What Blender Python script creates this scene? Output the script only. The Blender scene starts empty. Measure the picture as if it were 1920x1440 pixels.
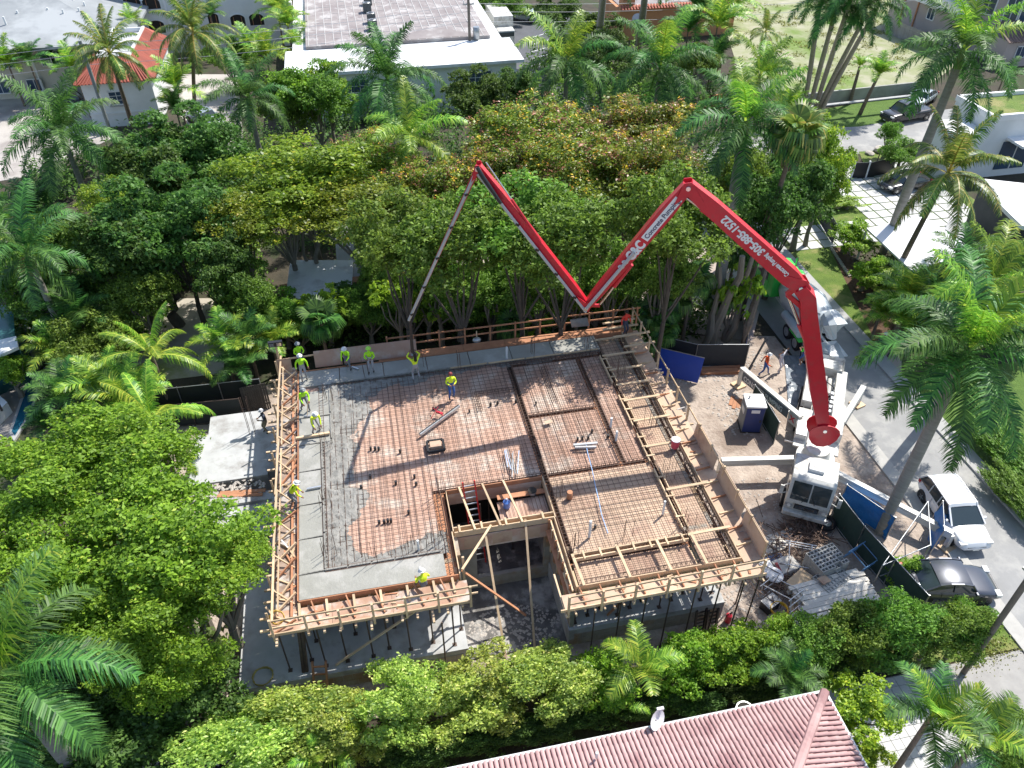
import bpy, bmesh, math, random
import numpy as np
from mathutils import Vector, Matrix, Quaternion, noise
random.seed(7); rng = np.random.default_rng(7)
R = math.radians
C = bpy.context.scene.collection
sc = bpy.context.scene

# ---------------------------------------------------------------- camera, sky, sun, exposure
FPX = 1480.0; PITCH = R(40); CAMH = 32.0; YAW = 0.2040179795925486
CX, CY = 4.6813, -20.3575            # camera foot in site coordinates (x right along the slab, y back along the street)
cam = bpy.data.cameras.new('camera'); camo = bpy.data.objects.new('camera', cam); C.objects.link(camo)
cam.sensor_width = 36; cam.lens = 36*FPX/1920; cam.clip_end = 1500; cam.clip_start = 0.5
camo.location = (CX, CY, CAMH); camo.rotation_euler = (R(90)-PITCH, 0, -YAW); sc.camera = camo

def P(u, v, z=0.0):
    "place in site coordinates seen at photo pixel (1920 x 1440) at height z"
    xc = (u-960)/FPX; yc = (720-v)/FPX
    d = (xc, math.cos(PITCH)+yc*math.sin(PITCH), -math.sin(PITCH)+yc*math.cos(PITCH))
    t = (z-CAMH)/d[2]; x = d[0]*t; y = d[1]*t; c, s = math.cos(YAW), math.sin(YAW)
    return Vector((CX+x*c+y*s, CY-x*s+y*c, z))
def P2(u, v, z=0.0):
    p = P(u, v, z); return (p.x, p.y)
def ray(u, v):
    a = P(u, v, 0.0); o = Vector((CX, CY, CAMH)); return o, (a-o)

world = bpy.data.worlds.new("World"); sc.world = world; world.use_nodes = True
wn = world.node_tree.nodes; wl = world.node_tree.links; wn.clear()
SUN_EL = R(55)
sv = Vector((.707, .707)); c_, s_ = math.cos(YAW), math.sin(YAW)
sx_, sy_ = sv.x*c_+sv.y*s_, -sv.x*s_+sv.y*c_            # horizontal direction towards the sun
sky = wn.new('ShaderNodeTexSky'); sky.sky_type = 'NISHITA'; sky.sun_disc = False
sky.sun_elevation = SUN_EL; sky.sun_rotation = math.atan2(sx_, sy_)
bg = wn.new('ShaderNodeBackground'); bg.inputs[1].default_value = 0.145
wo = wn.new('ShaderNodeOutputWorld'); wl.new(sky.outputs[0], bg.inputs[0]); wl.new(bg.outputs[0], wo.inputs[0])
sl = bpy.data.lights.new('sun', 'SUN'); sl.energy = 4.6; sl.angle = R(0.55); sl.color = (1, .955, .88)
so = bpy.data.objects.new('sun', sl); C.objects.link(so)
so.rotation_euler = Vector((sx_*math.cos(SUN_EL), sy_*math.cos(SUN_EL), math.sin(SUN_EL))).to_track_quat('Z', 'Y').to_euler()
so.location = (40, 60, 80)
sc.view_settings.view_transform = 'Standard'; sc.view_settings.look = 'None'
sc.view_settings.exposure = 0.58; sc.view_settings.gamma = 1; sc.view_settings.use_curve_mapping = False

# ---------------------------------------------------------------- materials
MATS = {}
def mat(name, c1, c2=None, scale=2.0, rough=.8, metal=0, bump=0, bscale=None, rnd=0, st=(1,1,1), detail=6, contrast=.25, obj=False, c3=None, s3=.3, spec=.5, coat=0, rot=None):
    if name in MATS: return MATS[name]
    m = bpy.data.materials.new(name); m.use_nodes = True; nt = m.node_tree; N = nt.nodes; L = nt.links
    b = N['Principled BSDF']; b.inputs['Roughness'].default_value = rough; b.inputs['Metallic'].default_value = metal
    b.inputs['Specular IOR Level'].default_value = spec
    if coat: b.inputs['Coat Weight'].default_value = coat; b.inputs['Coat Roughness'].default_value = .05
    if c2 is None: c2 = tuple(x*.82 for x in c1)
    if obj: tc = N.new('ShaderNodeTexCoord'); src = tc.outputs['Object']
    else: g = N.new('ShaderNodeNewGeometry'); src = g.outputs['Position']
    mp = N.new('ShaderNodeMapping'); mp.inputs['Scale'].default_value = st
    if rot: mp.inputs['Rotation'].default_value = rot
    L.new(src, mp.inputs[0])
    n1 = N.new('ShaderNodeTexNoise'); n1.inputs['Scale'].default_value = scale; n1.inputs['Detail'].default_value = detail; n1.inputs['Roughness'].default_value = .62
    L.new(mp.outputs[0], n1.inputs['Vector'])
    cr = N.new('ShaderNodeValToRGB'); cr.color_ramp.elements[0].position = .5-contrast; cr.color_ramp.elements[1].position = .5+contrast
    cr.color_ramp.elements[0].color = (*c2, 1); cr.color_ramp.elements[1].color = (*c1, 1)
    L.new(n1.outputs[0], cr.inputs[0]); out = cr.outputs[0]
    if c3:
        n3 = N.new('ShaderNodeTexNoise'); n3.inputs['Scale'].default_value = s3; n3.inputs['Detail'].default_value = 8; n3.inputs['Roughness'].default_value = .65
        L.new(src, n3.inputs['Vector'])
        r3 = N.new('ShaderNodeValToRGB'); r3.color_ramp.elements[0].position = .5; r3.color_ramp.elements[1].position = .62
        L.new(n3.outputs[0], r3.inputs[0])
        mx = N.new('ShaderNodeMixRGB'); mx.inputs[2].default_value = (*c3, 1); L.new(r3.outputs[0], mx.inputs[0]); L.new(out, mx.inputs[1]); out = mx.outputs[0]
    if rnd:
        oi = N.new('ShaderNodeObjectInfo'); mr = N.new('ShaderNodeMapRange'); mr.inputs[3].default_value = 1-rnd; mr.inputs[4].default_value = 1+rnd
        L.new(oi.outputs['Random'], mr.inputs[0])
        hs = N.new('ShaderNodeHueSaturation'); L.new(mr.outputs[0], hs.inputs['Value']); L.new(out, hs.inputs['Color']); out = hs.outputs[0]
    L.new(out, b.inputs['Base Color'])
    if bump:
        n2 = N.new('ShaderNodeTexNoise'); n2.inputs['Scale'].default_value = bscale or scale*4; n2.inputs['Detail'].default_value = 6
        L.new(mp.outputs[0], n2.inputs['Vector'])
        bm_ = N.new('ShaderNodeBump'); bm_.inputs['Strength'].default_value = min(1, bump); bm_.inputs['Distance'].default_value = .06*max(1, bump)
        L.new(n2.outputs[0], bm_.inputs['Height']); L.new(bm_.outputs[0], b.inputs['Normal'])
    MATS[name] = m; return m
def leafmat(name, dark, light, trans=.35, rough=.45, shift=.06, extra=None):
    if name in MATS: return MATS[name]
    m = bpy.data.materials.new(name); m.use_nodes = True; nt = m.node_tree; N = nt.nodes; L = nt.links
    b = N['Principled BSDF']; b.inputs['Roughness'].default_value = rough; b.inputs['Specular IOR Level'].default_value = .45
    at = N.new('ShaderNodeAttribute'); at.attribute_name = 'tint'
    cr = N.new('ShaderNodeValToRGB'); e = cr.color_ramp.elements; e[0].position = .05; e[1].position = .85
    e[0].color = (*dark, 1); e[1].color = (*light, 1)
    if extra:
        x = cr.color_ramp.elements.new(.93); x.color = (*extra, 1)
    L.new(at.outputs['Fac'], cr.inputs[0])
    oi = N.new('ShaderNodeObjectInfo'); mr = N.new('ShaderNodeMapRange'); mr.inputs[3].default_value = .5-shift*.35; mr.inputs[4].default_value = .5+shift*.35
    mv = N.new('ShaderNodeMapRange'); mv.inputs[3].default_value = 1-shift*3; mv.inputs[4].default_value = 1+shift*3
    L.new(oi.outputs['Random'], mr.inputs[0]); L.new(oi.outputs['Random'], mv.inputs[0])
    hs = N.new('ShaderNodeHueSaturation'); L.new(mr.outputs[0], hs.inputs['Hue']); L.new(mv.outputs[0], hs.inputs['Value']); L.new(cr.outputs[0], hs.inputs['Color'])
    L.new(hs.outputs[0], b.inputs['Base Color'])
    tr = N.new('ShaderNodeBsdfTranslucent'); h2 = N.new('ShaderNodeHueSaturation'); h2.inputs['Hue'].default_value = .495; h2.inputs['Value'].default_value = 1.7
    L.new(hs.outputs[0], h2.inputs['Color']); L.new(h2.outputs[0], tr.inputs[0])
    mx = N.new('ShaderNodeMixShader'); mx.inputs[0].default_value = trans
    L.new(b.outputs[0], mx.inputs[1]); L.new(tr.outputs[0], mx.inputs[2]); L.new(mx.outputs[0], N['Material Output'].inputs[0])
    MATS[name] = m; return m
def flat(name, c, rough=.6, metal=0, spec=.5, coat=0):
    return mat(name, c, tuple(x*.9 for x in c), 6, rough, metal, spec=spec, coat=coat, obj=True)

M_ply = mat('plywood_orange', (.52,.35,.27), (.42,.24,.165), .9, .7, rnd=.10, st=(1,1,1), c3=(.56,.46,.38), s3=.5)
M_ply2 = mat('plywood_tan', (.58,.43,.31), (.46,.31,.21), 1.6, .75, rnd=.1, c3=(.38,.24,.17), s3=.8)
M_lum = mat('lumber', (.66,.50,.33), (.50,.35,.21), 3, .8, rnd=.18)
M_lum_red = mat('lumber_red', (.50,.24,.13), (.36,.16,.08), 3, .8, rnd=.15)
M_rust = mat('rebar_rust', (.16,.10,.075), (.09,.06,.045), 5, .85, rnd=.2)
M_wet = mat('wet_concrete', (.33,.325,.29), (.26,.255,.225), 1.4, .42, bump=.25, bscale=9, c3=(.37,.36,.33), s3=.7)
M_rough = mat('rough_fresh_concrete', (.30,.29,.265), (.15,.145,.13), 3.5, .6, bump=1, bscale=7)
M_filth = mat('dirty_platform', (.42,.32,.25), (.20,.14,.11), 2.2, .9, bump=.3, c3=(.45,.43,.41), s3=1.1)
M_conc = mat('cured_concrete', (.50,.51,.51), (.38,.385,.385), 1.3, .85, bump=.15, c3=(.30,.29,.28), s3=.6)
M_block = mat('block_wall', (.40,.37,.32), (.25,.22,.18), 2, .9, bump=.3, c3=(.30,.20,.12), s3=.6)
M_steel = mat('prop_steel', (.13,.09,.07), (.07,.05,.045), 4, .6, metal=.3, rnd=.2)
M_galv = mat('galvanised_tube', (.45,.46,.47), (.33,.34,.35), 6, .4, metal=.7)
M_alu = mat('aluminium', (.62,.64,.66), (.45,.47,.5), 6, .35, metal=.6)
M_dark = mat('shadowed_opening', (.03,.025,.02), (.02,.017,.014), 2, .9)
M_white = mat('white_plaster', (.74,.75,.74), (.63,.64,.63), .6, .8, bump=.05)
M_red = mat('boom_red_paint', (.62,.010,.03), (.50,.009,.026), 1.5, .4, coat=.15, obj=True, c3=(.48,.03,.04), s3=1.8)
M_wpaint = mat('truck_white_paint', (.70,.70,.67), (.55,.54,.50), 2.5, .4, obj=True, c3=(.42,.40,.36), s3=1.6)
M_grey = mat('pipe_grey', (.50,.49,.48), (.36,.35,.34), 3, .45, obj=True)
M_black = flat('black_rubber', (.018,.018,.02), .75)
M_blk = flat('black_plastic', (.02,.02,.022), .4)
M_glass = flat('dark_glass', (.03,.045,.05), .06, spec=.9)
M_chrome = flat('chrome', (.6,.6,.6), .15, .95)
M_yel = flat('yellow_plastic', (.75,.45,.03), .5)
M_blue = mat('blue_tarp', (.015,.10,.45), (.01,.07,.33), 2, .45, bump=.4)
M_blue2 = mat('bright_blue_tarp', (.02,.22,.62), (.012,.15,.48), 2, .4, bump=.6)
M_green = mat('green_mesh', (.035,.075,.06), (.022,.05,.045), 2, .75, bump=.2)

# ---------------------------------------------------------------- object helpers
def tag(o, label=None, cat=None, group=None, kind=None):
    if label: o['label'] = label
    if cat: o['category'] = cat
    if group: o['group'] = group
    if kind: o['kind'] = kind
    return o
def thing(name, label, cat, loc=(0,0,0), group=None, rz=0):
    o = bpy.data.objects.new(name, None); o.empty_display_size = .3; C.objects.link(o)
    o.location = loc; o.rotation_euler = (0,0,rz); return tag(o, label, cat, group)
def par(o, parent, world_=True):
    if parent is not None:
        o.parent = parent
        if world_ and parent.type == 'EMPTY': o.matrix_parent_inverse = Matrix.Translation(-Vector(parent.location))
    return o
UB = {}
def unit_mesh(kind, m, rigid=0):
    k = (kind, m.name)
    if k in UB: return UB[k]
    bm = bmesh.new()
    if kind == 'box': bmesh.ops.create_cube(bm, size=1)
    elif kind == 'cyl': bmesh.ops.create_cone(bm, cap_ends=True, segments=8, radius1=.5, radius2=.5, depth=1)
    elif kind == 'cyl16': bmesh.ops.create_cone(bm, cap_ends=True, segments=20, radius1=.5, radius2=.5, depth=1)
    elif kind == 'bar': bmesh.ops.create_cone(bm, cap_ends=False, segments=4, radius1=.5, radius2=.5, depth=1)
    elif kind == 'cone': bmesh.ops.create_cone(bm, cap_ends=True, segments=12, radius1=.5, radius2=.32, depth=1)
    elif kind == 'ball': bmesh.ops.create_icosphere(bm, subdivisions=2, radius=.5)
    me = bpy.data.meshes.new(kind+'_'+m.name); bm.to_mesh(me); bm.free(); me.materials.append(m)
    if kind in ('cyl','cyl16','cone','ball'):
        for p in me.polygons: p.use_smooth = len(p.vertices) == 4 or kind == 'ball'
    UB[k] = me; return me
def box(name, parent, m, c, s, rz=0, rx=0, ry=0, kind='box', child=None):
    o = bpy.data.objects.new(name, unit_mesh(kind, m)); C.objects.link(o)
    o.location = c; o.scale = s; o.rotation_euler = (rx, ry, rz)
    return par(o, parent)
def bar(name, parent, m, p0, p1, w=.09, h=None, kind='box'):
    p0 = Vector(p0); p1 = Vector(p1); d = p1-p0; L_ = d.length
    if L_ < 1e-5: return None
    o = bpy.data.objects.new(name, unit_mesh(kind, m)); C.objects.link(o)
    q = d.to_track_quat('Z', 'Y') if abs(d.normalized().z) > .999 else None
    if q is None:
        z = d.normalized(); y = Vector((0,0,1)); y = (y - z*y.dot(z)).normalized(); x = y.cross(z)
        q = Matrix((x, y, z)).transposed().to_quaternion()
    o.rotation_mode = 'QUATERNION'; o.rotation_quaternion = q
    o.location = (p0+p1)/2; o.scale = (w, h or w, L_)
    return par(o, parent)
class MB:
    def __init__(s): s.v = []; s.f = []; s.mi = []; s.m = 0
    def quad(s, *p):
        n = len(s.v); s.v += [tuple(q) for q in p]; s.f.append(tuple(range(n, n+len(p)))); s.mi.append(s.m)
    def box(s, c, sz, rz=0, T=None):
        cx, cy, cz = c; a, b, d = sz[0]/2, sz[1]/2, sz[2]/2; cr, sr = math.cos(rz), math.sin(rz)
        n = len(s.v)
        for dz in (-d, d):
            for dx, dy in ((-a,-b),(a,-b),(a,b),(-a,b)):
                p = Vector((cx+dx*cr-dy*sr, cy+dx*sr+dy*cr, cz+dz))
                s.v.append(tuple(T @ p) if T else tuple(p))
        for f in ((3,2,1,0),(4,5,6,7),(0,1,5,4),(1,2,6,5),(2,3,7,6),(3,0,4,7)):
            s.f.append(tuple(n+i for i in f)); s.mi.append(s.m)
    def beam(s, p0, p1, w, h=None):
        p0 = Vector(p0); p1 = Vector(p1); z = (p1-p0).normalized(); h = h or w
        u = Vector((0,0,1)) if abs(z.z) < .99 else Vector((0,1,0)); y = (u-z*u.dot(z)).normalized(); x = y.cross(z)
        n = len(s.v)
        for p in (p0, p1):
            for a, b in ((-1,-1),(1,-1),(1,1),(-1,1)): s.v.append(tuple(p+x*a*w/2+y*b*h/2))
        for f in ((3,2,1,0),(4,5,6,7),(0,1,5,4),(1,2,6,5),(2,3,7,6),(3,0,4,7)):
            s.f.append(tuple(n+i for i in f)); s.mi.append(s.m)
    def tube(s, pts, rs, n=8, cap=True):
        pts = [Vector(p) for p in pts]
        if not hasattr(rs, '__len__'): rs = [rs]*len(pts)
        base = len(s.v)
        for i, p in enumerate(pts):
            t = (pts[min(i+1, len(pts)-1)]-pts[max(i-1, 0)]).normalized()
            u = Vector((0,0,1)) if abs(t.z) < .95 else Vector((1,0,0)); y = (u-t*u.dot(t)).normalized(); x = y.cross(t)
            for k in range(n):
                a = 2*math.pi*k/n; s.v.append(tuple(p+(x*math.cos(a)+y*math.sin(a))*rs[i]))
        for i in range(len(pts)-1):
            for k in range(n):
                a = base+i*n+k; b = base+i*n+(k+1) % n
                s.f.append((a, b, b+n, a+n)); s.mi.append(s.m)
        if cap:
            s.f.append(tuple(base+k for k in range(n))[::-1]); s.mi.append(s.m)
            s.f.append(tuple(base+(len(pts)-1)*n+k for k in range(n))); s.mi.append(s.m)
    def prism(s, poly, z0, z1):
        a = sum(poly[i][0]*poly[(i+1) % len(poly)][1]-poly[(i+1) % len(poly)][0]*poly[i][1] for i in range(len(poly)))
        if a < 0: poly = poly[::-1]
        n = len(s.v); k = len(poly)
        for z in (z0, z1): s.v += [(p[0], p[1], z) for p in poly]
        s.f.append(tuple(range(n+k-1, n-1, -1))); s.f.append(tuple(range(n+k, n+2*k))); s.mi += [s.m]*2
        for i in range(k): j = (i+1) % k; s.f.append((n+i, n+j, n+k+j, n+k+i)); s.mi.append(s.m)
    def sideprism(s, poly, x0, x1, T=None):
        "outline in (y,z) swept along x"
        n = len(s.v); k = len(poly)
        for x in (x0, x1):
            for p in poly:
                q = Vector((x, p[0], p[1])); s.v.append(tuple(T @ q) if T else tuple(q))
        s.f.append(tuple(range(n+k-1, n-1, -1))); s.f.append(tuple(range(n+k, n+2*k))); s.mi += [s.m]*2
        for i in range(k): j = (i+1) % k; s.f.append((n+i, n+j, n+k+j, n+k+i)); s.mi.append(s.m)
    def mesh(s, name, mats, smooth=False, bevel=0):
        me = bpy.data.meshes.new(name); me.from_pydata(s.v, [], s.f); 
        mats = mats if isinstance(mats, (list, tuple)) else [mats]
        for m in mats: me.materials.append(m)
        if len(mats) > 1: me.polygons.foreach_set('material_index', s.mi)
        bm = bmesh.new(); bm.from_mesh(me)
        if bevel: 
            bmesh.ops.remove_doubles(bm, verts=bm.verts, dist=1e-4)
            bmesh.ops.bevel(bm, geom=[e for e in bm.edges if e.calc_face_angle(0) > .5], offset=bevel, segments=2, affect='EDGES', profile=.6)
        bmesh.ops.recalc_face_normals(bm, faces=bm.faces); bm.to_mesh(me); bm.free()
        if smooth:
            me.polygons.foreach_set('use_smooth', [True]*len(me.polygons))
            try: me.set_sharp_from_angle(angle=R(38))
            except Exception: pass
        me.update(); return me
    def build(s, name, mats, parent=None, smooth=False, bevel=0, world_=True):
        o = bpy.data.objects.new(name, s.mesh(name, mats, smooth, bevel)); C.objects.link(o)
        return par(o, parent, world_)
def link(name, me, parent=None, loc=(0,0,0), rot=(0,0,0), scale=(1,1,1)):
    o = bpy.data.objects.new(name, me); C.objects.link(o); o.location = loc; o.rotation_euler = rot; o.scale = scale
    return par(o, parent, False)
def structure(name, m, poly, z0, z1, kind='structure'):
    b = MB(); b.prism(poly, z0, z1); return tag(b.build(name, m), kind=kind)
def pp(*pts, z=0): return [P2(u, v, z) for u, v in pts]
def text(name, s, size, m, parent, origin, xd, yd, extrude=.006, bold=.01, align='LEFT', width=None):
    cu = bpy.data.curves.new(name, 'FONT'); cu.body = s; cu.size = size; cu.extrude = extrude; cu.offset = bold; cu.align_x = align; cu.resolution_u = 3
    o = bpy.data.objects.new(name, cu); C.objects.link(o); bpy.context.view_layer.update()
    me = bpy.data.meshes.new_from_object(o.evaluated_get(bpy.context.evaluated_depsgraph_get()))
    bpy.data.objects.remove(o); bpy.data.curves.remove(cu); me.materials.clear(); me.materials.append(m)
    o = bpy.data.objects.new(name, me); C.objects.link(o)
    x = Vector(xd).normalized(); y = Vector(yd); y = (y-x*y.dot(x)).normalized(); z = x.cross(y)
    k = 1
    if width:
        xs = [v.co.x for v in me.vertices]; k = width/(max(xs)-min(xs))
    Mx = Matrix((x*k, y, z)).transposed().to_4x4(); Mx.translation = Vector(origin)
    o.matrix_world = Mx
    if parent is not None:
        o.parent = parent; o.matrix_parent_inverse = Matrix.Translation(-Vector(parent.location)) if parent.type == 'EMPTY' else parent.matrix_world.inverted()
        if parent.type == 'MESH': bpy.context.view_layer.update(); o.matrix_parent_inverse = parent.matrix_world.inverted()
    return o
# ---------------------------------------------------------------- ground and setting
M_soil = mat('leaf_litter_soil', (.075,.06,.04), (.03,.028,.018), .9, .95, bump=.8, bscale=6, c3=(.035,.055,.015), s3=.25)
M_dirt = mat('site_dirt', (.52,.44,.37), (.30,.24,.20), 1.3, .95, bump=1.5, bscale=6, c3=(.27,.21,.17), s3=.35)
M_asph = mat('asphalt', (.31,.31,.305), (.24,.24,.24), .7, .9, bump=.15, bscale=30, c3=(.36,.355,.34), s3=.4)
M_asph2 = mat('dark_asphalt', (.11,.115,.13), (.075,.08,.09), .7, .9, bump=.1, bscale=30)
M_kerb = mat('kerb_concrete', (.46,.45,.42), (.36,.35,.33), 2, .9, bump=.1)
M_walk = mat('concrete_walk', (.42,.42,.41), (.33,.33,.33), 1.5, .9, bump=.1)
M_grass = mat('lawn', (.15,.22,.035), (.07,.13,.02), 1.2, .95, bump=1, bscale=22, c3=(.26,.25,.09), s3=.35)
M_grassg = mat('green_lawn', (.11,.19,.03), (.06,.12,.018), 1.5, .95, bump=1, bscale=22)
M_sand = mat('sandy_ground', (.50,.45,.38), (.36,.33,.27), .5, .95, bump=.4, c3=(.22,.26,.08), s3=.16)
M_drive = mat('pale_gravel_drive', (.50,.47,.43), (.38,.35,.32), .8, .95, bump=.3, c3=(.30,.27,.25), s3=.2)
M_plaza = mat('plaza_grout', (.36,.35,.33), (.27,.26,.25), 2, .9)
M_stone = mat('pale_paver', (.56,.56,.55), (.47,.47,.46), 1.5, .8, rnd=.07)
M_pink = mat('pinkish_paving', (.50,.42,.38), (.38,.31,.28), 1, .9, bump=.2)
M_mulch = mat('mulch', (.13,.07,.04), (.06,.035,.02), 2, .95, bump=1, bscale=10)

tag(structure('ground', M_soil, [(-400,-120),(500,-120),(500,600),(-400,600)], -.6, 0))
structure('site_dirt', M_dirt, [(-8.5,-3.2),(31,-3.2),(30.9,18.3),(22,20.3),(-1.2,20.3),(-8.5,19)], -.02, .02)
RX0, RX1 = 31.75, 36.0
structure('road', M_asph, [(31.1,-60),(36.3,-60),(36.3,42),(38.5,44),(170,52),(170,60),(40,50.5),(31.1,40)], -.02, .03)
structure('cross_street', M_asph, [(38,43.2),(170,50.6),(170,57),(40,50.6)], -.02, .036)
k = MB(); k.box((31.45,-22,.07),(.8,66,.12)); k.box((31.45,26,.07),(.0,.0,.0)); tag(k.build('kerb', M_kerb), kind='structure')
structure('sidewalk', M_walk, [(36.0,-40),(36.95,-40),(36.95,37),(36.0,37)], 0, .15)
structure('verge_dirt', M_dirt, [(27.3,-3.2),(31.05,-3.2),(31.05,14.5),(28.5,15),(27.3,12)], 0, .035)
structure('road_verge_grass', M_grassg, [(36.95,-40),(46,-40),(46,12.5),(36.95,12.5)], 0, .05)
structure('pink_entry_path', M_pink, pp((1605,635),(1650,650),(1690,640),(1690,720),(1655,690)), 0, .055)
structure('lawn', M_grass, pp((1480,475),(1560,462),(1625,545),(1640,640),(1600,628),(1500,520)), 0, .06)
structure('mulch_bed', M_mulch, pp((1555,465),(1580,465),(1640,545),(1700,620),(1640,640),(1600,560)), .0, .065)
structure('back_lawn', M_grassg, pp((1545,205),(1700,180),(1740,215),(1610,238),(1545,240)), 0, .05)
structure('vacant_lot', mat('lot_grass_and_sand',(.40,.37,.29),(.20,.24,.08),.35,.95,bump=.5,c3=(.14,.21,.04),s3=.09), pp((1330,-40),(1690,-20),(1790,125),(1730,168),(1480,190),(1390,150)), 0, .05)
#structure('street_lawn', M_grassg, pp((1440,0),(1330,-30),(1330,-10),(1400,60),(1430,130),(1445,150)), 0, .054)
structure('grass_strip', M_grass, pp((1610,285),(1665,282),(1680,300),(1690,310),(1650,312),(1620,310)), 0, .05)
structure('gravel_drive', M_drive, pp((-60,190),(60,170),(200,190),(210,260),(60,330),(-60,350)), 0, .04)
structure('sandy_drive', M_drive, pp((340,140),(445,140),(460,300),(380,260),(330,210)), 0, .045)
structure('parking_lot', M_asph2, pp((950,15),(1130,25),(1130,230),(930,200)), 0, .04)
structure('neighbour_yard', M_pink, pp((560,500),(1420,440),(1440,520),(1410,640),(1300,625),(1180,560),(560,590)), 0, .024)
structure('side_alley', M_walk, [(-6,-7.2),(19.8,-7.2),(19.8,-6.55),(-6,-6.3)], 0, .08)
structure('plaza', M_plaza, [(20.6,-30),(31.0,-30),(31.0,-5.9),(21.5,-5.9),(21.2,-8.5)], 0, .05)
structure('verge_grass_near', M_grass, [(24.5,-5.8),(31.0,-5.8),(31.0,-3.3),(24.5,-3.3)], 0, .055)
structure('shaded_yard', M_sand, pp((250,560),(420,560),(420,700),(250,720)), 0, .035)
# parking bay lines
for i in range(6):
    b = MB(); a = P(1000-i*2, 70+i*14); q = P(1035-i*2, 60+i*14)
    b.beam((a.x,a.y,.047),(q.x,q.y,.047), .14, .008); tag(b.build('parking_line', M_white), kind='structure')
# plaza pavers, one by one near the camera
plz = thing('plaza_paving', 'pale square pavers laid on the plaza beside the pink roof', 'paving', (26,-8,.05))
n = 0
for ix in range(24):
    for iy in range(24):
        x = 21.5+ix*.42+ (iy % 2)*.0; y = -6.15-iy*.42
        if x > 30.9 or n >= 300: continue
        box('paver', plz, M_stone, (x, y, .062+random.uniform(-.003,.003)), (.40,.40,.03)); n += 1
b = MB()
for ix in range(24):
    for iy in range(24, 60):
        x = 21.5+ix*.42; y = -6.15-iy*.42
        if x < 30.9: b.box((x, y, .062), (.40,.40,.03))
tag(b.build('paver_field', M_stone, plz), kind='stuff')
# driveway of big white squares with grass joints
drv = thing('paved_driveway', 'driveway of large white square slabs with green joints by the modern house', 'driveway', P(1600,400))
structure('driveway_joint_grass', M_grass, [(37.6,28.3),(57,27),(57,41),(47,41),(37.6,32)], 0, .05)
for ix in range(16):
    for iy in range(11):
        x = 38.2+ix*1.2; y = 28.9+iy*1.2
        if y > 32.3 and x < 46.3: continue
        if x > 55: continue
        box('slab', drv, M_stone, (x, y, .07), (1.07,1.07,.05))

# ---------------------------------------------------------------- the unfinished house
H = thing('unfinished_house', 'concrete house under construction with rebar covered timber deck and half poured slab', 'building', (0,0,0))
ZD = 4.5
def hbox(n, m, x0, x1, y0, y1, z0, z1): return box(n, H, m, ((x0+x1)/2,(y0+y1)/2,(z0+z1)/2), (x1-x0,y1-y0,z1-z0))
# podium slabs
hbox('podium', M_conc, -3.0, 6.65, -1.5, 4.2, .02, 1.2); hbox('podium', M_conc, -1.9, 6.65, 4.2, 9.4, .02, 1.19)
hbox('podium', M_conc, 11.15, 18.5, -1.55, 15.0, .02, 1.2)
hbox('terrace_slab', M_conc, -6.3, -.2, 11.2, 14.9, .02, 1.05)
hbox('terrace_slab', M_conc, -5.6, -2.7, 14.9, 16.4, .02, 1.05)
hbox('terrace_kerb', M_conc, -6.4, -2.2, 10.95, 11.2, .02, 1.12)
for i in range(5): hbox('step', M_conc, -5.2, -1.92, 9.9-i*.62-.62, 9.9-i*.62, .02, 1.0-i*.17)
hbox('podium', M_conc, .0, 11.15, 9.4, 15.0, .02, 1.18)
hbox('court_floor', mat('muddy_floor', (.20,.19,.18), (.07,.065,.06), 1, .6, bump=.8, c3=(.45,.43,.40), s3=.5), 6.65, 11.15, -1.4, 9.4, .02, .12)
# joints in podium front faces: block courses as slim recessed bands
for k in range(24):
    for r in range(2):
        x0 = -3.0+k*.402+(r % 2)*.2
        if x0 < 6.4: box('block', H, M_block, (x0+.2, -1.51, .25+r*.42), (.385,.03,.39))
for k in range(18):
    for r in range(2):
        x0 = 11.2+k*.402+(r % 2)*.2
        if x0 < 18.2: box('block', H, M_block, (x0+.2, -1.56, .25+r*.42), (.385,.03,.39))
# walls below the deck
def wall(x0,y0,x1,y1,z0=1.2,z1=4.2,t=.2,m=M_block): return box('wall', H, m, ((x0+x1)/2,(y0+y1)/2,(z0+z1)/2), (max(t,abs(x1-x0)),max(t,abs(y1-y0)),z1-z0))
wall(.3,1.0,6.6,1.0); wall(.3,1.0,.3,14.8); wall(.3,14.8,18.3,14.8)
wall(6.75,1.2,6.75,2.3,.1); wall(11.3,-1.4,11.3,2.2,.1); wall(11.4,.6,18.0,.6); wall(18.2,.6,18.2,14.7)
wall(6.9,2.35,7.7,2.35,.1,4.2); wall(10.9,2.35,11.2,2.35,.1,4.2); wall(7.7,2.35,10.9,2.35,.1,.9)
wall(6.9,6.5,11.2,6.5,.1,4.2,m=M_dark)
# deck of plywood sheets
def panels(x0,x1,y0,y1,z,m=M_ply,w=1.22,l=2.44,name='plywood_sheet', holes=()):
    x = x0
    while x < x1-.02:
        xe = min(x+w, x1); y = y0
        while y < y1-.02:
            ye = min(y+l, y1)
            box(name, H, m, ((x+xe)/2,(y+ye)/2,z-.012+random.uniform(-.004,.004)), (xe-x-.012, ye-y-.012, .024)); y = ye
        x = xe
ZP = 4.36
T = .26  # beam trench
panels(0.05,6.1,1.45,5.0,ZP); panels(.05,11.35,5.0,15.0,ZP); panels(0.05,6.1,.05,1.45,ZP)
panels(11.65,15.3,5.0,9.0,ZP,M_ply); panels(11.65,15.3,9.0+T,13.3,ZP); panels(15.3+T,16.7,5.0,13.3,ZP)
panels(11.35,16.7,13.3+T,15.0,ZP)
panels(11.65,16.7,.1,4.75,ZP,M_ply2)
panels(17.0,18.25,-1.5,14.9,4.2,M_ply2); panels(11.5,16.75,-1.5,-.25,4.2,M_ply2)
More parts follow.
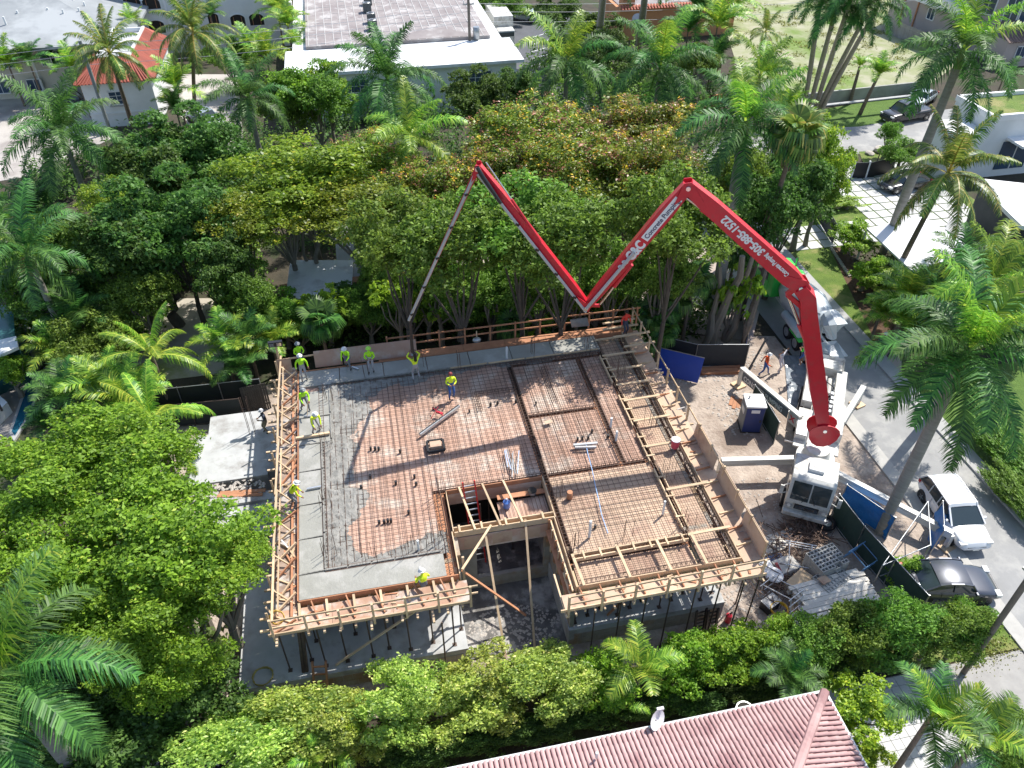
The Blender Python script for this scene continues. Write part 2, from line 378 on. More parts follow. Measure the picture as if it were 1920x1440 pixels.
# shallow beam trenches are floored lower down
for a in ((6.1,6.65,0.05,4.75),(6.1,11.65,4.75,5.0),(11.35,11.65,-.1,13.3),(11.65,16.7,4.75,5.0),(15.3,15.3+T,5.0,13.3),(11.65,15.3,9.0,9.0+T),
          (11.35,16.7,13.3,13.3+T),(16.7,17.0,-.25,15.0),(18.25,18.55,-1.6,15.0),(11.35,16.7,-.25,.1)):
    hbox('beam_trench', M_lum_red, a[0],a[1],a[2],a[3],3.95,4.0)
hbox('deck_joist_soffit', M_lum_red, .05, 6.6, .05, 15.0, 4.14, 4.18)
hbox('deck_joist_soffit', M_lum_red, 6.6, 11.3, 4.9, 15.0, 4.14, 4.18)
hbox('deck_joist_soffit', M_lum_red, 11.65, 16.7, -.1, 15.0, 4.14, 4.18)
# edge boards
def board(p0,p1,h=.36,t=.045,m=M_lum,z=ZD): 
    return bar('edge_board', H, m, (p0[0],p0[1],z-h/2+.02), (p1[0],p1[1],z-h/2+.02), t, h)
for i in range(6): board((-.03,i*2.5),(-.03,min(15.1,i*2.5+2.49)),.4,m=M_lum_red)
for i in range(3): board((i*2.2,-.03),(i*2.2+2.19,-.03),.42,m=M_lum_red)
board((6.65,-.05),(6.65,2.3),.55); board((6.72,2.3),(6.72,4.75),.5); board((6.72,4.75),(11.35,4.75),.5,m=M_lum_red); board((11.35,2.2),(11.35,4.75),.5)
board((6.75,2.5),(11.3,2.5),.3); board((6.75,2.22),(11.3,2.22),.34)
board((11.3,-1.65),(11.3,2.2),.5); board((11.35,-1.62),(18.62,-1.62),.5); board((18.62,-1.62),(18.62,3),.42); board((18.62,3.01),(18.62,9),.42); board((18.62,9.01),(18.62,15.1),.42)
for i in range(6): board((i*3.1,15.12),(i*3.1+3.09,15.12),.4,m=M_lum_red)
box('beam_form', H, M_ply, (9.05,2.17,3.72), (4.55,.03,.86)); box('beam_form', H, M_ply2, (11.27,.2,3.9), (.03,3.7,.6))
for x in (7.6,8.9,10.2): box('plywood_patch', H, M_ply2, (x,2.148,3.75), (.9,.012,.7))
box('beam_form', H, M_ply, (9.05,4.72,3.9), (4.5,.03,.7))
# shaft: landing inside with rebar
panels(9.0,11.3,2.55,4.1,3.9,M_ply)
box('plank', H, M_lum_red, (10.2,4.2,4.1), (2.3,.28,.05))
# cleats over the shaft
for x0,x1 in ((7.35,7.6),(8.45,8.75),(9.45,9.75)):
    bar('cleat', H, M_lum, (x0,4.8,4.56),(x1+.08,2.15,4.56),.09,.09)
for x in (7.0,8.0,9.1,10.8): bar('cleat', H, M_lum, (x,2.56,4.55),(x,2.15,4.55),.09,.07)
# inner edge boards of the balcony strips
for a,b in (((16.8,13.1),(16.8,10.7)),((16.8,9.6),(16.8,7.2)),((16.8,6.6),(16.8,4.6)),((16.82,4.1),(16.85,.4))):
    for dx in (-.13,.13): bar('edge_board', H, M_lum, (a[0]+dx,a[1],ZD),(b[0]+dx,b[1],ZD),.05,.2)
    for k in range(3):
        y = a[1]+(b[1]-a[1])*(k+.5)/3; bar('cleat', H, M_lum, (a[0]-.2,y,ZD+.12),(a[0]+.22,y,ZD+.12),.08,.04)
for dx in (-.12,.12): bar('edge_board', H, M_lum, (11.5,-.18+dx,ZD),(16.75,-.12+dx,ZD),.05,.2)
for k in range(7): bar('cleat', H, M_lum, (12+k*.75,-.4,ZD+.12),(12+k*.75,.05,ZD+.12),.08,.04)
for y in (14.4,12.9,11.6,10.3,9.0,7.4,5.5,2.6,-.1): bar('tie_board', H, M_lum, (16.75,y,ZD+.18),(18.75,y+.05,ZD+.18),.13,.05)
for x in (11.5,13.5,15.3,16.9): bar('tie_board', H, M_lum, (x,-.1,ZD+.18),(x+.08,-1.75,ZD+.18),.12,.05)
# poured strips
def slabstrip(x0,x1,y0,y1): hbox('poured_strip', M_wet, x0,x1,y0,y1,4.3,ZD)
ys = [0.06,1.3,3.2,5.2,7.35,9.2,11.2,13.3]
for i in range(7):
    slabstrip(.02, 1.04 if ys[i] < 8 else 1.6, max(1.255,ys[i]+.03), ys[i+1]-.03)
slabstrip(.02,6.1,.03,.0+1.24)
xs = [.02,2.2,4.6,7.0,9.4,11.8,14.2,16.9]
for i in range(7): slabstrip(xs[i]+.02, xs[i+1]-.02, 13.75, 15.05)
for y in ys[1:-1]: bar('screed_rail', H, M_rough, (.0,y,ZD+.01),(1.1 if y < 8 else 1.6,y+.05,ZD+.01),.045,.04)
# rough fresh concrete creeping over the bars: lumpy sheet that only surfaces where it was poured
def rough_sheet():
    nx, ny = 150, 150; x0,x1,y0,y1 = 1.04,16.7,1.24,13.75
    X = np.linspace(x0,x1,nx); Y = np.linspace(y0,y1,ny); vs = []; keep = np.zeros((ny,nx), bool)
    for j,y in enumerate(Y):
        for i,x in enumerate(X):
            w = noise.fractal(Vector((x*.55,y*.55,3)),1,2,5)
            wid = (1.4 if y < 8 else 1.5+.28*(y-8))+w*1.1
            dx = (wid-(x-x0)); dy = 1.0+.4*math.sin(x*1.3)+w*.6-(y-y0); dz = (y-(12.55+.10*x*(1 if x < 10 else .9)+w*.7-max(0,(4.5-x))*.35))
            if x > 6.3: dy = -1
            d = max(dx, dy, dz); keep[j,i] = d > -.12
            h = min(1, max(0, (d+.1)/.5))
            lump = noise.fractal(Vector((x*2.4,y*4.2,0)),1,2,4)*.05+noise.noise(Vector((x*7,y*10,4)))*.03
            vs.append((x,y,4.345+h*.12+lump*(.3+h)))
    fs = [(j*nx+i,j*nx+i+1,(j+1)*nx+i+1,(j+1)*nx+i) for j in range(ny-1) for i in range(nx-1) if keep[j,i] or keep[j+1,i+1] or keep[j,i+1] or keep[j+1,i]]
    b = MB(); b.v = vs; b.f = fs; b.mi = [0]*len(fs); return b.build('fresh_concrete', M_rough, H, smooth=True)
rough_sheet()
# rebar mat
def inreg(x,y): return (x < 6.5 and y > 1.3) or y > 4.9 or (x > 11.45 and y > .0)
ZR = 4.43
for k in range(44):
    y = 1.35+k*.29
    if y > 13.9: break
    j = random.uniform(-.02,.02)
    segs = [(1.1,16.7)] if y > 4.9 else [(1.1,6.5),(11.45,16.7)]
    for a,b_ in segs: bar('rebar', H, M_rust, (a,y+j,ZR),(b_,y-j,ZR+.01),.024,kind='bar')
for k in range(54):
    x = 1.2+k*.29
    if x > 16.75: break
    y0 = 1.3 if x < 6.5 else (4.9 if x < 11.45 else .05); j = random.uniform(-.02,.02)
    bar('rebar', H, M_rust, (x+j,y0,ZR+.03),(x-j,13.8,ZR+.03),.024,kind='bar')
for k in range(24):
    x = 1.4+k*.63; bar('rebar', H, M_rust, (x,5.1 if x > 6.4 else 1.4,ZR+.055),(x+.15,min(13.7,9+random.uniform(0,5)),ZR+.055),.02,kind='bar')
for k in range(18):
    y = .2+k*.26; bar('rebar', H, M_rust, (11.5,y,ZR+.05),(16.7,y+.02,ZR+.05),.02,kind='bar')
for k in range(28):
    x = 11.6+k*.185; bar('rebar', H, M_rust, (x,5.0,ZR+.07),(x+.03,9.0 if k % 2 else 13.2,ZR+.07),.018,kind='bar')
for y in np.arange(-1.4,14.8,.27): bar('rebar', H, M_rust, (17.0,y,4.28),(18.5,y+.02,4.29),.02,kind='bar')
for x in np.arange(17.1,18.5,.24): bar('rebar', H, M_rust, (x,-1.5,4.3),(x,14.8,4.3),.02,kind='bar')
for x in np.arange(11.6,17,.25): bar('rebar', H, M_rust, (x,-1.5,4.28),(x,-.2,4.28),.02,kind='bar')
for y in np.arange(-1.4,-.2,.22): bar('rebar', H, M_rust, (11.5,y,4.3),(16.9,y,4.3),.02,kind='bar')
for k in range(12): bar('rebar', H, M_rust, (9.1+k*.19,2.55,3.98),(9.1+k*.19,4.1,3.98),.02,kind='bar')
# beam cages: stirrups joined per beam
def cage(x0,y0,x1,y1,z0=4.02,z1=4.5,w=.2):
    b = MB(); d = Vector((x1-x0,y1-y0,0)); L_ = d.length; d.normalize(); n = Vector((-d.y,d.x,0))*w/2; a = Vector((x0,y0,0))
    for s in (-1,1):
        for z in (z0,z1): p = a+n*s; b.beam((p.x,p.y,z),(p.x+d.x*L_,p.y+d.y*L_,z),.026)
    for i in range(int(L_/.2)):
        p = a+d*(i*.2+.1); q = [p+n+Vector((0,0,z0)),p-n+Vector((0,0,z0)),p-n+Vector((0,0,z1)),p+n+Vector((0,0,z1))]
        for k in range(4): b.beam(q[k],q[(k+1)%4],.016)
    return tag(b.build('stirrup_cage', M_rust, H), kind='stuff')
for a in ((6.35,.1,6.35,4.8),(6.4,4.88,11.5,4.88),(11.5,-.1,11.5,13.3),(11.65,4.88,16.7,4.88),(15.43,5,15.43,13.3),(11.65,9.13,15.3,9.13),(11.5,13.43,16.7,13.43),(16.85,-.2,16.85,15),(18.4,-1.5,18.4,14.9),(1.15,1.35,1.15,13.5),(1.1,1.33,6.1,1.33),(11.5,-.1,16.7,-.1),(11.5,-1.45,18.3,-1.45),(13.3,9.9,13.3,12.9)): cage(*a)
cage(9.2,11.4,11.4,11.4); cage(9.3,10.0,9.3,11.4); cage(1.7,13.7,16.6,13.7)
# screed boards around the poured strips
for x0,x1,y in ((1.1,6.1,1.32),): 
    for k in range(5): bar('screed_board', H, M_rough, (x0+k,y,ZD+.05),(x0+k+.93,y+.01,ZD+.05),.09,.05)
for k in range(6): bar('screed_board', H, M_rough, (1.12+(.5 if k > 3 else 0),1.4+k*2,ZD+.04),(1.12+(.5 if k > 3 else 0),3.3+k*2,ZD+.04),.07,.06)
for k in range(7): bar('screed_board', H, M_lum if k > 2 else M_rough, (1.8+k*2.15,13.72,ZD+.05),(3.85+k*2.15,13.74,ZD+.05),.09,.05)
# upright starter bars
def starters(cx,cy,n,h=1.1,sp=.35,z=4.45):
    for k in range(n):
        x = cx+random.uniform(-sp,sp); y = cy+random.uniform(-sp,sp)
        bar('starter_bar', H, M_rust, (x,y,z),(x+random.uniform(-.05,.05),y+random.uniform(-.05,.05),z+h*random.uniform(.8,1.1)),.024,kind='bar')
for c in ((6.3,1.9,8),(6.35,4.6,6),(11.7,.2,10),(11.7,3.4,8),(14.2,.3,4),(16.9,.3,7),(17.6,7.0,10),(17.3,11.2,9),(17.2,3.4,6),(1.3,2.2,6),(1.2,5.0,5),(1.4,8.9,5),(1.5,12.6,6),(3.6,13.9,4),(6.5,13.9,4),(13.2,13.9,5),(16.2,14.0,7),(8.9,13.8,4),(3.0,1.5,4),(4.6,1.5,4),(5.6,1.5,4)): starters(*c)
# pipes standing in the deck
def stub(x,y,h,d,m,name='pipe_stub'): return box(name, H, m, (x,y,ZD+h/2-.1), (d,d,h), kind='cyl16')
for (u,v,h,d,m) in ((1145,800,.7,.12,M_white),(1155,825,.7,.12,M_white),(950,672,.9,.12,M_white),(1105,1005,1.1,.12,M_white),(785,1030,.7,.1,M_white),(1068,932,.45,.26,M_lum_red),(1243,962,.9,.1,M_white)):
    p = P(u,v,ZD); stub(p.x,p.y,h,d,m)
for (u,v) in ((695,841),(703,841),(710,841),(750,846),(694,893),(777,893),(742,905),(780,907),(677,913),(766,960),(711,979),(720,978),(727,976),(733,976),(1083,823),(1092,821),(1103,820),(1110,808),(1140,818),(1116,987),(920,758),(933,755),(976,740),(967,752)):
    p = P(u,v,ZD); stub(p.x,p.y,.2,.12,M_blk,'conduit_stub')
for (u,v) in ((842,700),(880,770),(812,765),(1005,755)):
    p = P(u,v,ZD); stub(p.x,p.y,.16,.1,M_blk,'conduit_stub')
# work platforms outside the form
ZW = 4.26
panels(-1.15,-.12,-1.2,15.9,ZW,M_filth,w=1.1)
for k in range(46):
    x,y = random.uniform(-1.1,-.15),random.uniform(-1,15.5); a = random.uniform(0,3.1); l = random.uniform(.2,.9); bar('scrap_stick', H, random.choice([M_lum,M_lum_red,M_filth,M_galv]), (x,y,ZW+.05),(max(-1.3,min(-.1,x+math.cos(a)*l)),y+math.sin(a)*l,ZW+random.uniform(.03,.35)),random.uniform(.03,.1),.03)
for k in range(40):
    x,y = random.choice([(random.uniform(-.5,6.5),random.uniform(-1.15,-.2)),(random.uniform(11,19),random.uniform(-2.4,-1.8)),(random.uniform(18.85,19.5),random.uniform(-1,14))]); a = random.uniform(0,3.1); l = random.uniform(.15,.7); bar('scrap_stick', H, random.choice([M_lum,M_lum_red,M_filth]), (x,y,ZW+.03),(x+math.cos(a)*l,y+math.sin(a)*l*.4,ZW+.04),random.uniform(.03,.1),.03)
panels(-1.15,6.9,-1.25,-.18,ZW,mat('platform_ply', (.50,.33,.24), (.34,.20,.13), 1.6, .85, rnd=.1, c3=(.48,.43,.38), s3=1.2),w=2.44,l=1.2)
panels(10.6,19.3,-2.5,-1.75,ZW,M_ply2,w=2.44,l=1.2)
panels(18.75,19.7,-1.7,15.4,ZW,M_ply2)
panels(4.4,19.4,15.25,16.1,ZW,M_lum_red,w=2.44)
panels(10.85,11.2,-1.6,2.0,ZW-.3,M_lum_red)
for k in range(7): bar('stud', H, M_lum if k%2 else M_lum_red, (11.0,-1.5+k*.6,3.0),(11.05,-1.5+k*.6,4.5),.05,.09)
for dz in (.0,.35): bar('waler', H, M_lum, (11.12,-1.7,4.35-dz),(11.12,2.2,4.35-dz),.06,.1)
bar('edge_board', H, M_lum, (-1.2,-1.27,ZW+.05),(6.95,-1.3,ZW+.05),.05,.16); bar('edge_board', H, M_lum, (10.4,-2.53,ZW+.05),(19.4,-2.5,ZW+.05),.05,.16)
# joists poking out
for k in range(24):
    y = -1.0+k*.7+random.uniform(-.1,.1); bar('joist', H, M_lum, (-1.3-random.uniform(0,.35),y,4.16),(.3,y,4.16),.09,.09)
for k in range(13):
    x = -.9+k*.62; bar('joist', H, M_lum, (x,-1.35-random.uniform(.0,.55),4.15),(x,.6,4.15),.09,.09)
for k in range(22):
    x = 10.6+k*.41; bar('joist', H, M_lum, (x,-2.6-random.uniform(0,.15),4.15),(x,-.6,4.15),.07,.09)
for k in range(20):
    y = -1.5+k*.86; bar('joist', H, M_lum, (18.2,y,4.15),(19.8+random.uniform(0,.2),y,4.15),.09,.09)
for (u0,v0,u1,v1) in ((1190,597,1130,607),(1196,608,1130,618),(1218,622,1150,632),(1228,641,1170,650)):
    bar('joist', H, M_lum, P(u0,v0,4.7),P(u1,v1,4.7),.13,.06)
# kickers on the left platform
for k in range(18):
    y = -1.0+k*.93
    bar('kicker', H, M_lum if k % 3 else M_lum_red, (-1.05+random.uniform(-.1,.2),y-.35+random.uniform(-.25,.2),4.3),(-.08,y+.25+random.uniform(-.2,.2),4.62),.06,.1)
    bar('kicker', H, M_lum, (-.2,y+.1,4.3),(-1.0,y+.5+random.uniform(0,.3),4.75 if k % 2 else 4.3),.05,.09)
# the long walers of the left platform
for i in range(5):
    bar('waler', H, M_lum, (-.95+random.uniform(-.06,.06),-1.1+i*3.4,4.95),(-.95+random.uniform(-.06,.06),2.6+i*3.4,4.95),.09,.05)
    bar('waler', H, M_lum, (-.8,-.6+i*3.3,4.62),(-.82,2.4+i*3.3,4.62),.05,.12)
    bar('waler', H, M_lum_red, (-.3,-.6+i*3.2,4.35),(-.3,2.4+i*3.2,4.35),.09,.09)
for k in range(10): bar('rail_post', H, M_lum, (-1.12,-.9+k*1.8,4.1),(-1.12,-.9+k*1.8,5.3),.09,.04)
# guard rails
def guard(p0,p1,n,h=1.05,m=M_lum,tilt=0,z=4.2,hs=(.55,1.0)):
    p0 = Vector((*p0,z)); p1 = Vector((*p1,z)); d = p1-p0
    for i in range(n+1):
        q = p0+d*i/n; bar('rail_post', H, m, (q.x,q.y,z-.25),(q.x,q.y,z+h+random.uniform(0,.12)),.09,.09)
    L_ = d.length; segs = max(1,int(L_/4))
    for hh in hs:
        for s in range(segs):
            a = p0+d*s/segs; b_ = p0+d*(s+1.04)/segs; bar('guard_rail', H, m, (a.x,a.y+.05,z+hh+random.uniform(-.03,.03)),(b_.x,b_.y+.05,z+hh+random.uniform(-.03,.03)),.04,.09)
guard((-1.0,-1.3),(6.9,-1.3),6); guard((10.7,-2.6),(19.2,-2.45),6)
guard((19.65,-1.6),(19.65,16.3),12,hs=(.95,),m=M_lum); guard((5.0,16.25),(19.9,16.25),10,hs=(.5,1.0),m=M_lum_red)
bar('guard_rail', H, M_lum, (-.9,15.9,4.9),(5.2,16.2,4.9),.04,.09)
for x in (0,1.1,2.2,3.3,4.4,5.5,6.3): bar('blocking', H, M_lum, (x,-.05,4.42),(x+.03,-.75,4.30),.1,.08)
for x in (.5,1.9,3.1,4.7,5.8): bar('kicker', H, M_lum_red, (x,-.1,4.5),(x+.3,-1.1,4.3),.05,.1)
for k in range(9): bar('kicker', H, M_lum_red, (11.4+k*.85,-1.7,4.5),(11.5+k*.85,-2.4,4.3),.05,.1)
for k in range(17): bar('kicker', H, M_lum_red if k%2 else M_lum, (18.68,-1+k*.93,4.5),(19.5,-.75+k*.93,4.3),.05,.1)
for k in range(6):
    y = 13.6-k*1.5; b = box('plywood_offcut', H, M_ply2, (19.15,y,4.31),(.85,1.1,.02),rz=random.uniform(-.2,.2))
# plywood leaning along right edge
for y0,y1 in ((6.2,3.7),(3.2,.6),(.4,-1.6)):
    box('plywood_sheet', H, M_ply2, (19.62,(y0+y1)/2,4.65), (.03,abs(y1-y0),1.15), ry=.12)
for a,b_ in ((0.9,2.4),(2.5,6.6)): box('plywood_sheet', H, M_ply, ((a+b_)/2,15.75,4.75), (b_-a,.03,.95), rx=-.35)
box('plywood_sheet', H, M_ply2, (-.75,15.6,4.7), (.8,.03,.8), rx=-.35)
# props under the platforms
def prop(x,y,z0,z1=4.1,m=M_steel):
    o = bar('prop', H, m, (x,y,z0),(x,y,z1),.07,kind='cyl'); box('prop_base', H, m, (x,y,z0+.01),(.18,.18,.02)); return o
for x,y,z0 in ((-.9,-1.0,1.2),(.0,-.7,1.2),(.6,-1.1,1.2),(1.5,-1.05,1.2),(2.6,-1.05,1.2),(3.3,-.8,1.2),(4.2,-1.05,1.2),(5.2,-.9,1.2),(6.1,-1.2,1.2),(5.6,-1.9,.02),(6.5,-.5,1.2),(.2,.2,1.2),(1.9,.2,1.2),(3.6,.2,1.2)): prop(x,y,z0)
for k in range(11): prop(11.5+k*.66,-1.2+.25*(k%3),1.2)
for k in range(7): prop(11.9+k*1.1,-2.45,.02)
for x,y in ((19.3,-2.3),(19.5,-1.0),(19.5,1.5),(19.5,4.0),(19.5,6.5)): prop(x,y,.02)
for x,y,z0 in ((8.2,4.0,.1),(9.8,4.2,.1),(8.8,5.2,.1),(10.4,5.0,.1)): prop(x,y,z0)
# long timber braces in the court
bar('brace', H, M_lum, P(985,973,4.5), P(1003,1222,.1), .1,.06); bar('brace', H, M_lum, P(910,1000,4.2), P(948,1232,.1), .1,.06)
bar('brace', H, M_lum, (6.75,-.1,4.9), (8.4,2.2,4.65), .1,.05); bar('brace', H, M_lum_red, (6.8,.6,3.9), (9.5,-.2,.9), .1,.06)
bar('brace', H, M_lum, (6.85,.3,2.8),(6.85,.3,5.2),.1,.08); bar('brace', H, M_lum, (1.0,-1.2,1.3),(4.9,-1.0,4.1),.1,.05)
bar('brace', H, M_lum_red, (13.0,-1.2,1.3),(15.2,-1.0,4.0),.1,.05)
for y in (-.9,-.3,.3,.9,1.5): bar('stud', H, M_lum_red, (11.05,y,2.9),(11.05,y,4.4),.05,.09)
# rusty stain strip and steel column on the podium
for dx in (0,.14): bar('steel_column', H, M_steel, (-.35+dx,-1.2,1.22),(-.15+dx,-.4,4.0),.12,.12)
# reinforced column cage on terrace
for dx,dy in ((0,0),(.3,0),(0,.3),(.3,.3)): bar('starter_bar', H, M_rust, P(560+0,790,1.1) if False else (-3.3+dx,14.4+dy,1.05),(-3.3+dx,14.4+dy,3.6),.03,kind='cyl')
# ---------------------------------------------------------------- boom pump truck
def lift(o, v): return o
TT = P(1543,815,3.4); EE = P(772,668,6.4)
nrm = Vector((-(EE.y-TT.y), EE.x-TT.x, 0))
def BP(u,v,off=0):
    o, d = ray(u,v); t = nrm.dot(TT-o)/nrm.dot(d); return o+d*t
bd = (EE-TT); bd.z = 0; bd.normalize()            # along the boom
bn = Vector((bd.y,-bd.x,0)); 
if bn.y > 0: bn = -bn                              # face of the boom turned to the site front
tf = P(1513,938,.6); tr = P(1552,700,1.5); ax = (tf-tr); ax.z = 0; ax.normalize(); axr = Vector((-ax.y,ax.x,0))
PUMP = thing('concrete_pump_truck', 'white pump truck with a long folded red boom reaching over the slab', 'pump truck', (TT.x,TT.y,0))
def TL(f, r, z): # truck coordinates: f metres ahead of turret axis, r to the driver's left, z up
    return Vector((TT.x,TT.y,0))+ax*f+axr*r+Vector((0,0,z))
TRZ = math.atan2(ax.y,ax.x)-R(90)
def tbox(n,m,f,r,z,lf,lr,lz,rz=0,bevel=0.03,parent=PUMP,taper=None):
    b = MB(); b.box((0,0,0),(lr,lf,lz)); 
    o = b.build(n, m, None, smooth=False, bevel=bevel); o.location = TL(f,r,z); o.rotation_euler = (0,0,TRZ+rz); par(o,parent); return o
# chassis, decks
for s in (-.42,.42): tbox('chassis_rail', M_wpaint, -3.6,s,1.0,10.2,.22,.3)
tbox('deck', M_wpaint, -2.6,0,1.35,3.4,2.4,.12); tbox('deck', M_wpaint, -6.4,.85,1.5,3.6,.6,.5); tbox('deck', M_wpaint, -6.4,-.85,1.5,3.6,.6,.5)
tbox('water_tank', M_wpaint, -3.2,.85,1.75,2.6,.7,.7,bevel=.08); tbox('tool_box', M_alu, -2.0,-.9,1.6,1.2,.6,.5)
for k in range(3): tbox('valve_bank', M_blk, -4.5-k*.5,.1,1.75,.3,.5,.25)
for k in range(5): tbox('valve_bank', M_alu, -4.0-k*.42,.42,1.8,.22,.2,.2)
for s in (-.25,.25): bar('pump_cylinder', PUMP, M_wpaint, TL(-3.2,s,1.6), TL(-7.6,s,1.35), .26, kind='cyl16')
bar('delivery_pipe', PUMP, M_grey, TL(-7.6,0,1.5), TL(-.6,-.55,2.0), .16, kind='cyl16')
# hopper
b = MB(); b.quad(TL(-8.0,.9,1.9),TL(-8.0,-.9,1.9),TL(-8.2,-.5,1.0),TL(-8.2,.5,1.0)); b.quad(TL(-9.3,.9,1.9),TL(-9.3,-.9,1.9),TL(-9.0,-.5,1.0),TL(-9.0,.5,1.0))
b.quad(TL(-8.0,.9,1.9),TL(-9.3,.9,1.9),TL(-9.0,.5,1.0),TL(-8.2,.5,1.0)); b.quad(TL(-8.0,-.9,1.9),TL(-9.3,-.9,1.9),TL(-9.0,-.5,1.0),TL(-8.2,-.5,1.0)); b.quad(TL(-8.2,.5,1.02),TL(-8.2,-.5,1.02),TL(-9,-.5,1.02),TL(-9,.5,1.02))
b.quad(TL(-8.05,.85,1.7),TL(-9.25,.85,1.7),TL(-9.25,-.85,1.7),TL(-8.05,-.85,1.7))
b.build('hopper', M_wpaint, PUMP)
def wheel(parent, c, axis, r=.52, w=.3, tm=M_black, rm=M_alu):
    a = Vector(axis).normalized()*w/2; c = Vector(c)
    b = MB(); 
    b.tube([c-a, c-a*.8, c+a*.8, c+a], [r*.88, r, r, r*.88], 22); t = b.build('wheel', tm, parent, smooth=True)
    for s in (-1,1):
        b = MB(); b.tube([c+a*s*1.0, c+a*s*1.03], [r*.62, r*.55], 18)
        rim = b.build('rim', rm, t, world_=False)
        b = MB(); b.tube([c+a*s*1.03, c+a*s*1.25], [r*.2, r*.14], 10); b.build('hub', M_galv if rm is M_alu else rm, t, world_=False)
    return t
def fix_children(root):
    # grandchildren were built in world coordinates while their parent sits under a moved empty
    for o in list(root.children):
        for g in o.children:
            if g.type == 'MESH' and g.parent.type == 'MESH' and g.matrix_parent_inverse == Matrix.Identity(4): g.matrix_parent_inverse = Matrix.Identity(4)
for f in (2.35,-3.9,-5.3,-6.6):
    for s in (-1,1): wheel(PUMP, TL(f,s*1.08,.52), axr)
# cab
def cabmesh():
    b = MB()
    # side outline (y forward, z up)
    pts = [(0,.75),(2.2,.75),(2.35,1.35),(2.32,1.6),(2.0,2.95),(1.75,3.1),(0,3.1)]
    b.sideprism(pts,-1.2,1.2); o = b.build('cab', M_wpaint, None, bevel=.07, smooth=True); o.scale = (.9,.9,.93); o.location = TL(1.3,0,.05); o.rotation_euler = (0,0,TRZ); par(o,PUMP); return o
cab = cabmesh()
def onc(n,m,pts,bev=0,d=.02,x0=None):
    return None
def cabquad(n,m,x0,x1,p0,p1,off=.03,parent=cab):
    b = MB(); v = Vector((0,p1[0]-p0[0],p1[1]-p0[1])).normalized(); nn = Vector((0,v.z,-v.y))*off
    a = [Vector((x0,p0[0],p0[1])),Vector((x1,p0[0],p0[1])),Vector((x1,p1[0],p1[1])),Vector((x0,p1[0],p1[1]))]
    if nn.y < 0: nn = -nn
    for q in (a,): 
        n8 = len(b.v); b.v += [tuple(p-nn*.6) for p in q]+[tuple(p+nn) for p in q]
        for f in ((0,1,2,3),(7,6,5,4),(0,4,5,1),(1,5,6,2),(2,6,7,3),(3,7,4,0)): b.f.append(tuple(n8+i for i in f)); b.mi.append(0)
    me = b.mesh(n,[m]); o = bpy.data.objects.new(n,me); C.objects.link(o); o.parent = parent; return o
for x0,x1 in ((-1.02,-.04),(.04,1.02)): cabquad('windscreen', M_glass, x0,x1,(2.30,1.68),(2.02,2.82))
cabquad('grille', M_blk, -.66,.66,(2.27,.98),(2.345,1.42)); 
for k in range(4): cabquad('grille_bar', M_chrome, -.6,.6,(2.30+k*.012,1.02+k*.09),(2.305+k*.012,1.04+k*.09),.045)
for s in (-1,1):
    cabquad('headlight_bezel', M_alu, s*.95-.2,s*.95+.2,(2.27,1.02),(2.33,1.36),.035)
    o = link('headlight', unit_mesh('cyl16',flat('lamp_lens',(.75,.75,.72),.1)), cab, (s*.95,2.335,1.19),(R(96),0,0),(.22,.22,.06))
b = MB(); b.box((0,2.3,.68),(2.42,.42,.3)); me = b.mesh('bumper',[M_wpaint],bevel=.05); link('bumper',me,cab)
b = MB(); b.box((0,.95,3.2),(.85,.8,.22)); link('roof_air_conditioner',b.mesh('roof_air_conditioner',[flat('ac_white',(.75,.75,.74))],bevel=.05),cab)
link('fan_ring',unit_mesh('cyl16',M_grey),cab,(0,.95,3.32),(0,0,0),(.42,.42,.03))
for s in (-1,1):
    b = MB(); b.sideprism([(.35,1.75),(1.95,1.75),(1.75,2.75),(.4,2.75)], s*1.19, s*1.215); link('side_window', b.mesh('side_window',[M_glass]), cab)
    b = MB(); b.beam((s*1.2,2.0,2.5),(s*1.55,2.25,2.45),.03); b.beam((s*1.2,2.0,1.8),(s*1.55,2.25,1.85),.03); b.box((s*1.56,2.25,2.15),(.2,.08,.62)); link('mirror', b.mesh('mirror',[M_wpaint]), cab)
    b = MB(); b.beam((s*.35,2.36,1.62),(s*.1,2.2,2.15),.025); link('wiper', b.mesh('wiper',[M_blk]), cab)
bpy.context.view_layer.update()
cw = cab.matrix_world
o_ = cw @ Vector((0,2.40,1.16)); text('maker_letters','MACK',.2,M_chrome,cab,cw @ Vector((-.42,2.375,1.14)),cw.to_3x3() @ Vector((1,0,0)),Vector((0,0,1)) ,width=.84)
# the text on the front reads towards the front: mirror its run
# turret and boom
b = MB(); c0 = TL(0,0,1.3); b.tube([c0,c0+Vector((0,0,.5)),c0+Vector((0,0,.55)),c0+Vector((0,0,1.1))],[1.0,1.0,.75,.6],24); b.build('turret', M_wpaint, PUMP, smooth=True)
def section(name, pts, wid, th, m=M_red, off=0.0):
    "box girder in the boom plane through pts [(point, depth)], depth across"
    b = MB(); ring = []
    for i,(p,h) in enumerate(zip(pts,th)):
        t = (pts[min(i+1,len(pts)-1)]-pts[max(i-1,0)]).normalized(); up = bn.cross(t).normalized()
        w = wid[i] if hasattr(wid,'__len__') else wid
        for sx,sz in ((-1,-1),(1,-1),(1,1),(-1,1)): b.v.append(tuple(p+bn*(sx*w/2+off)+up*sz*h/2))
    n = len(pts)
    for i in range(n-1):
        for k in range(4): j = (k+1)%4; b.f.append((i*4+k,i*4+j,i*4+4+j,i*4+4+k)); b.mi.append(0)
    b.f.append((3,2,1,0)); b.f.append(tuple((n-1)*4+k for k in range(4))); b.mi += [0,0]
    return b.build(name, m, PUMP, bevel=.02)
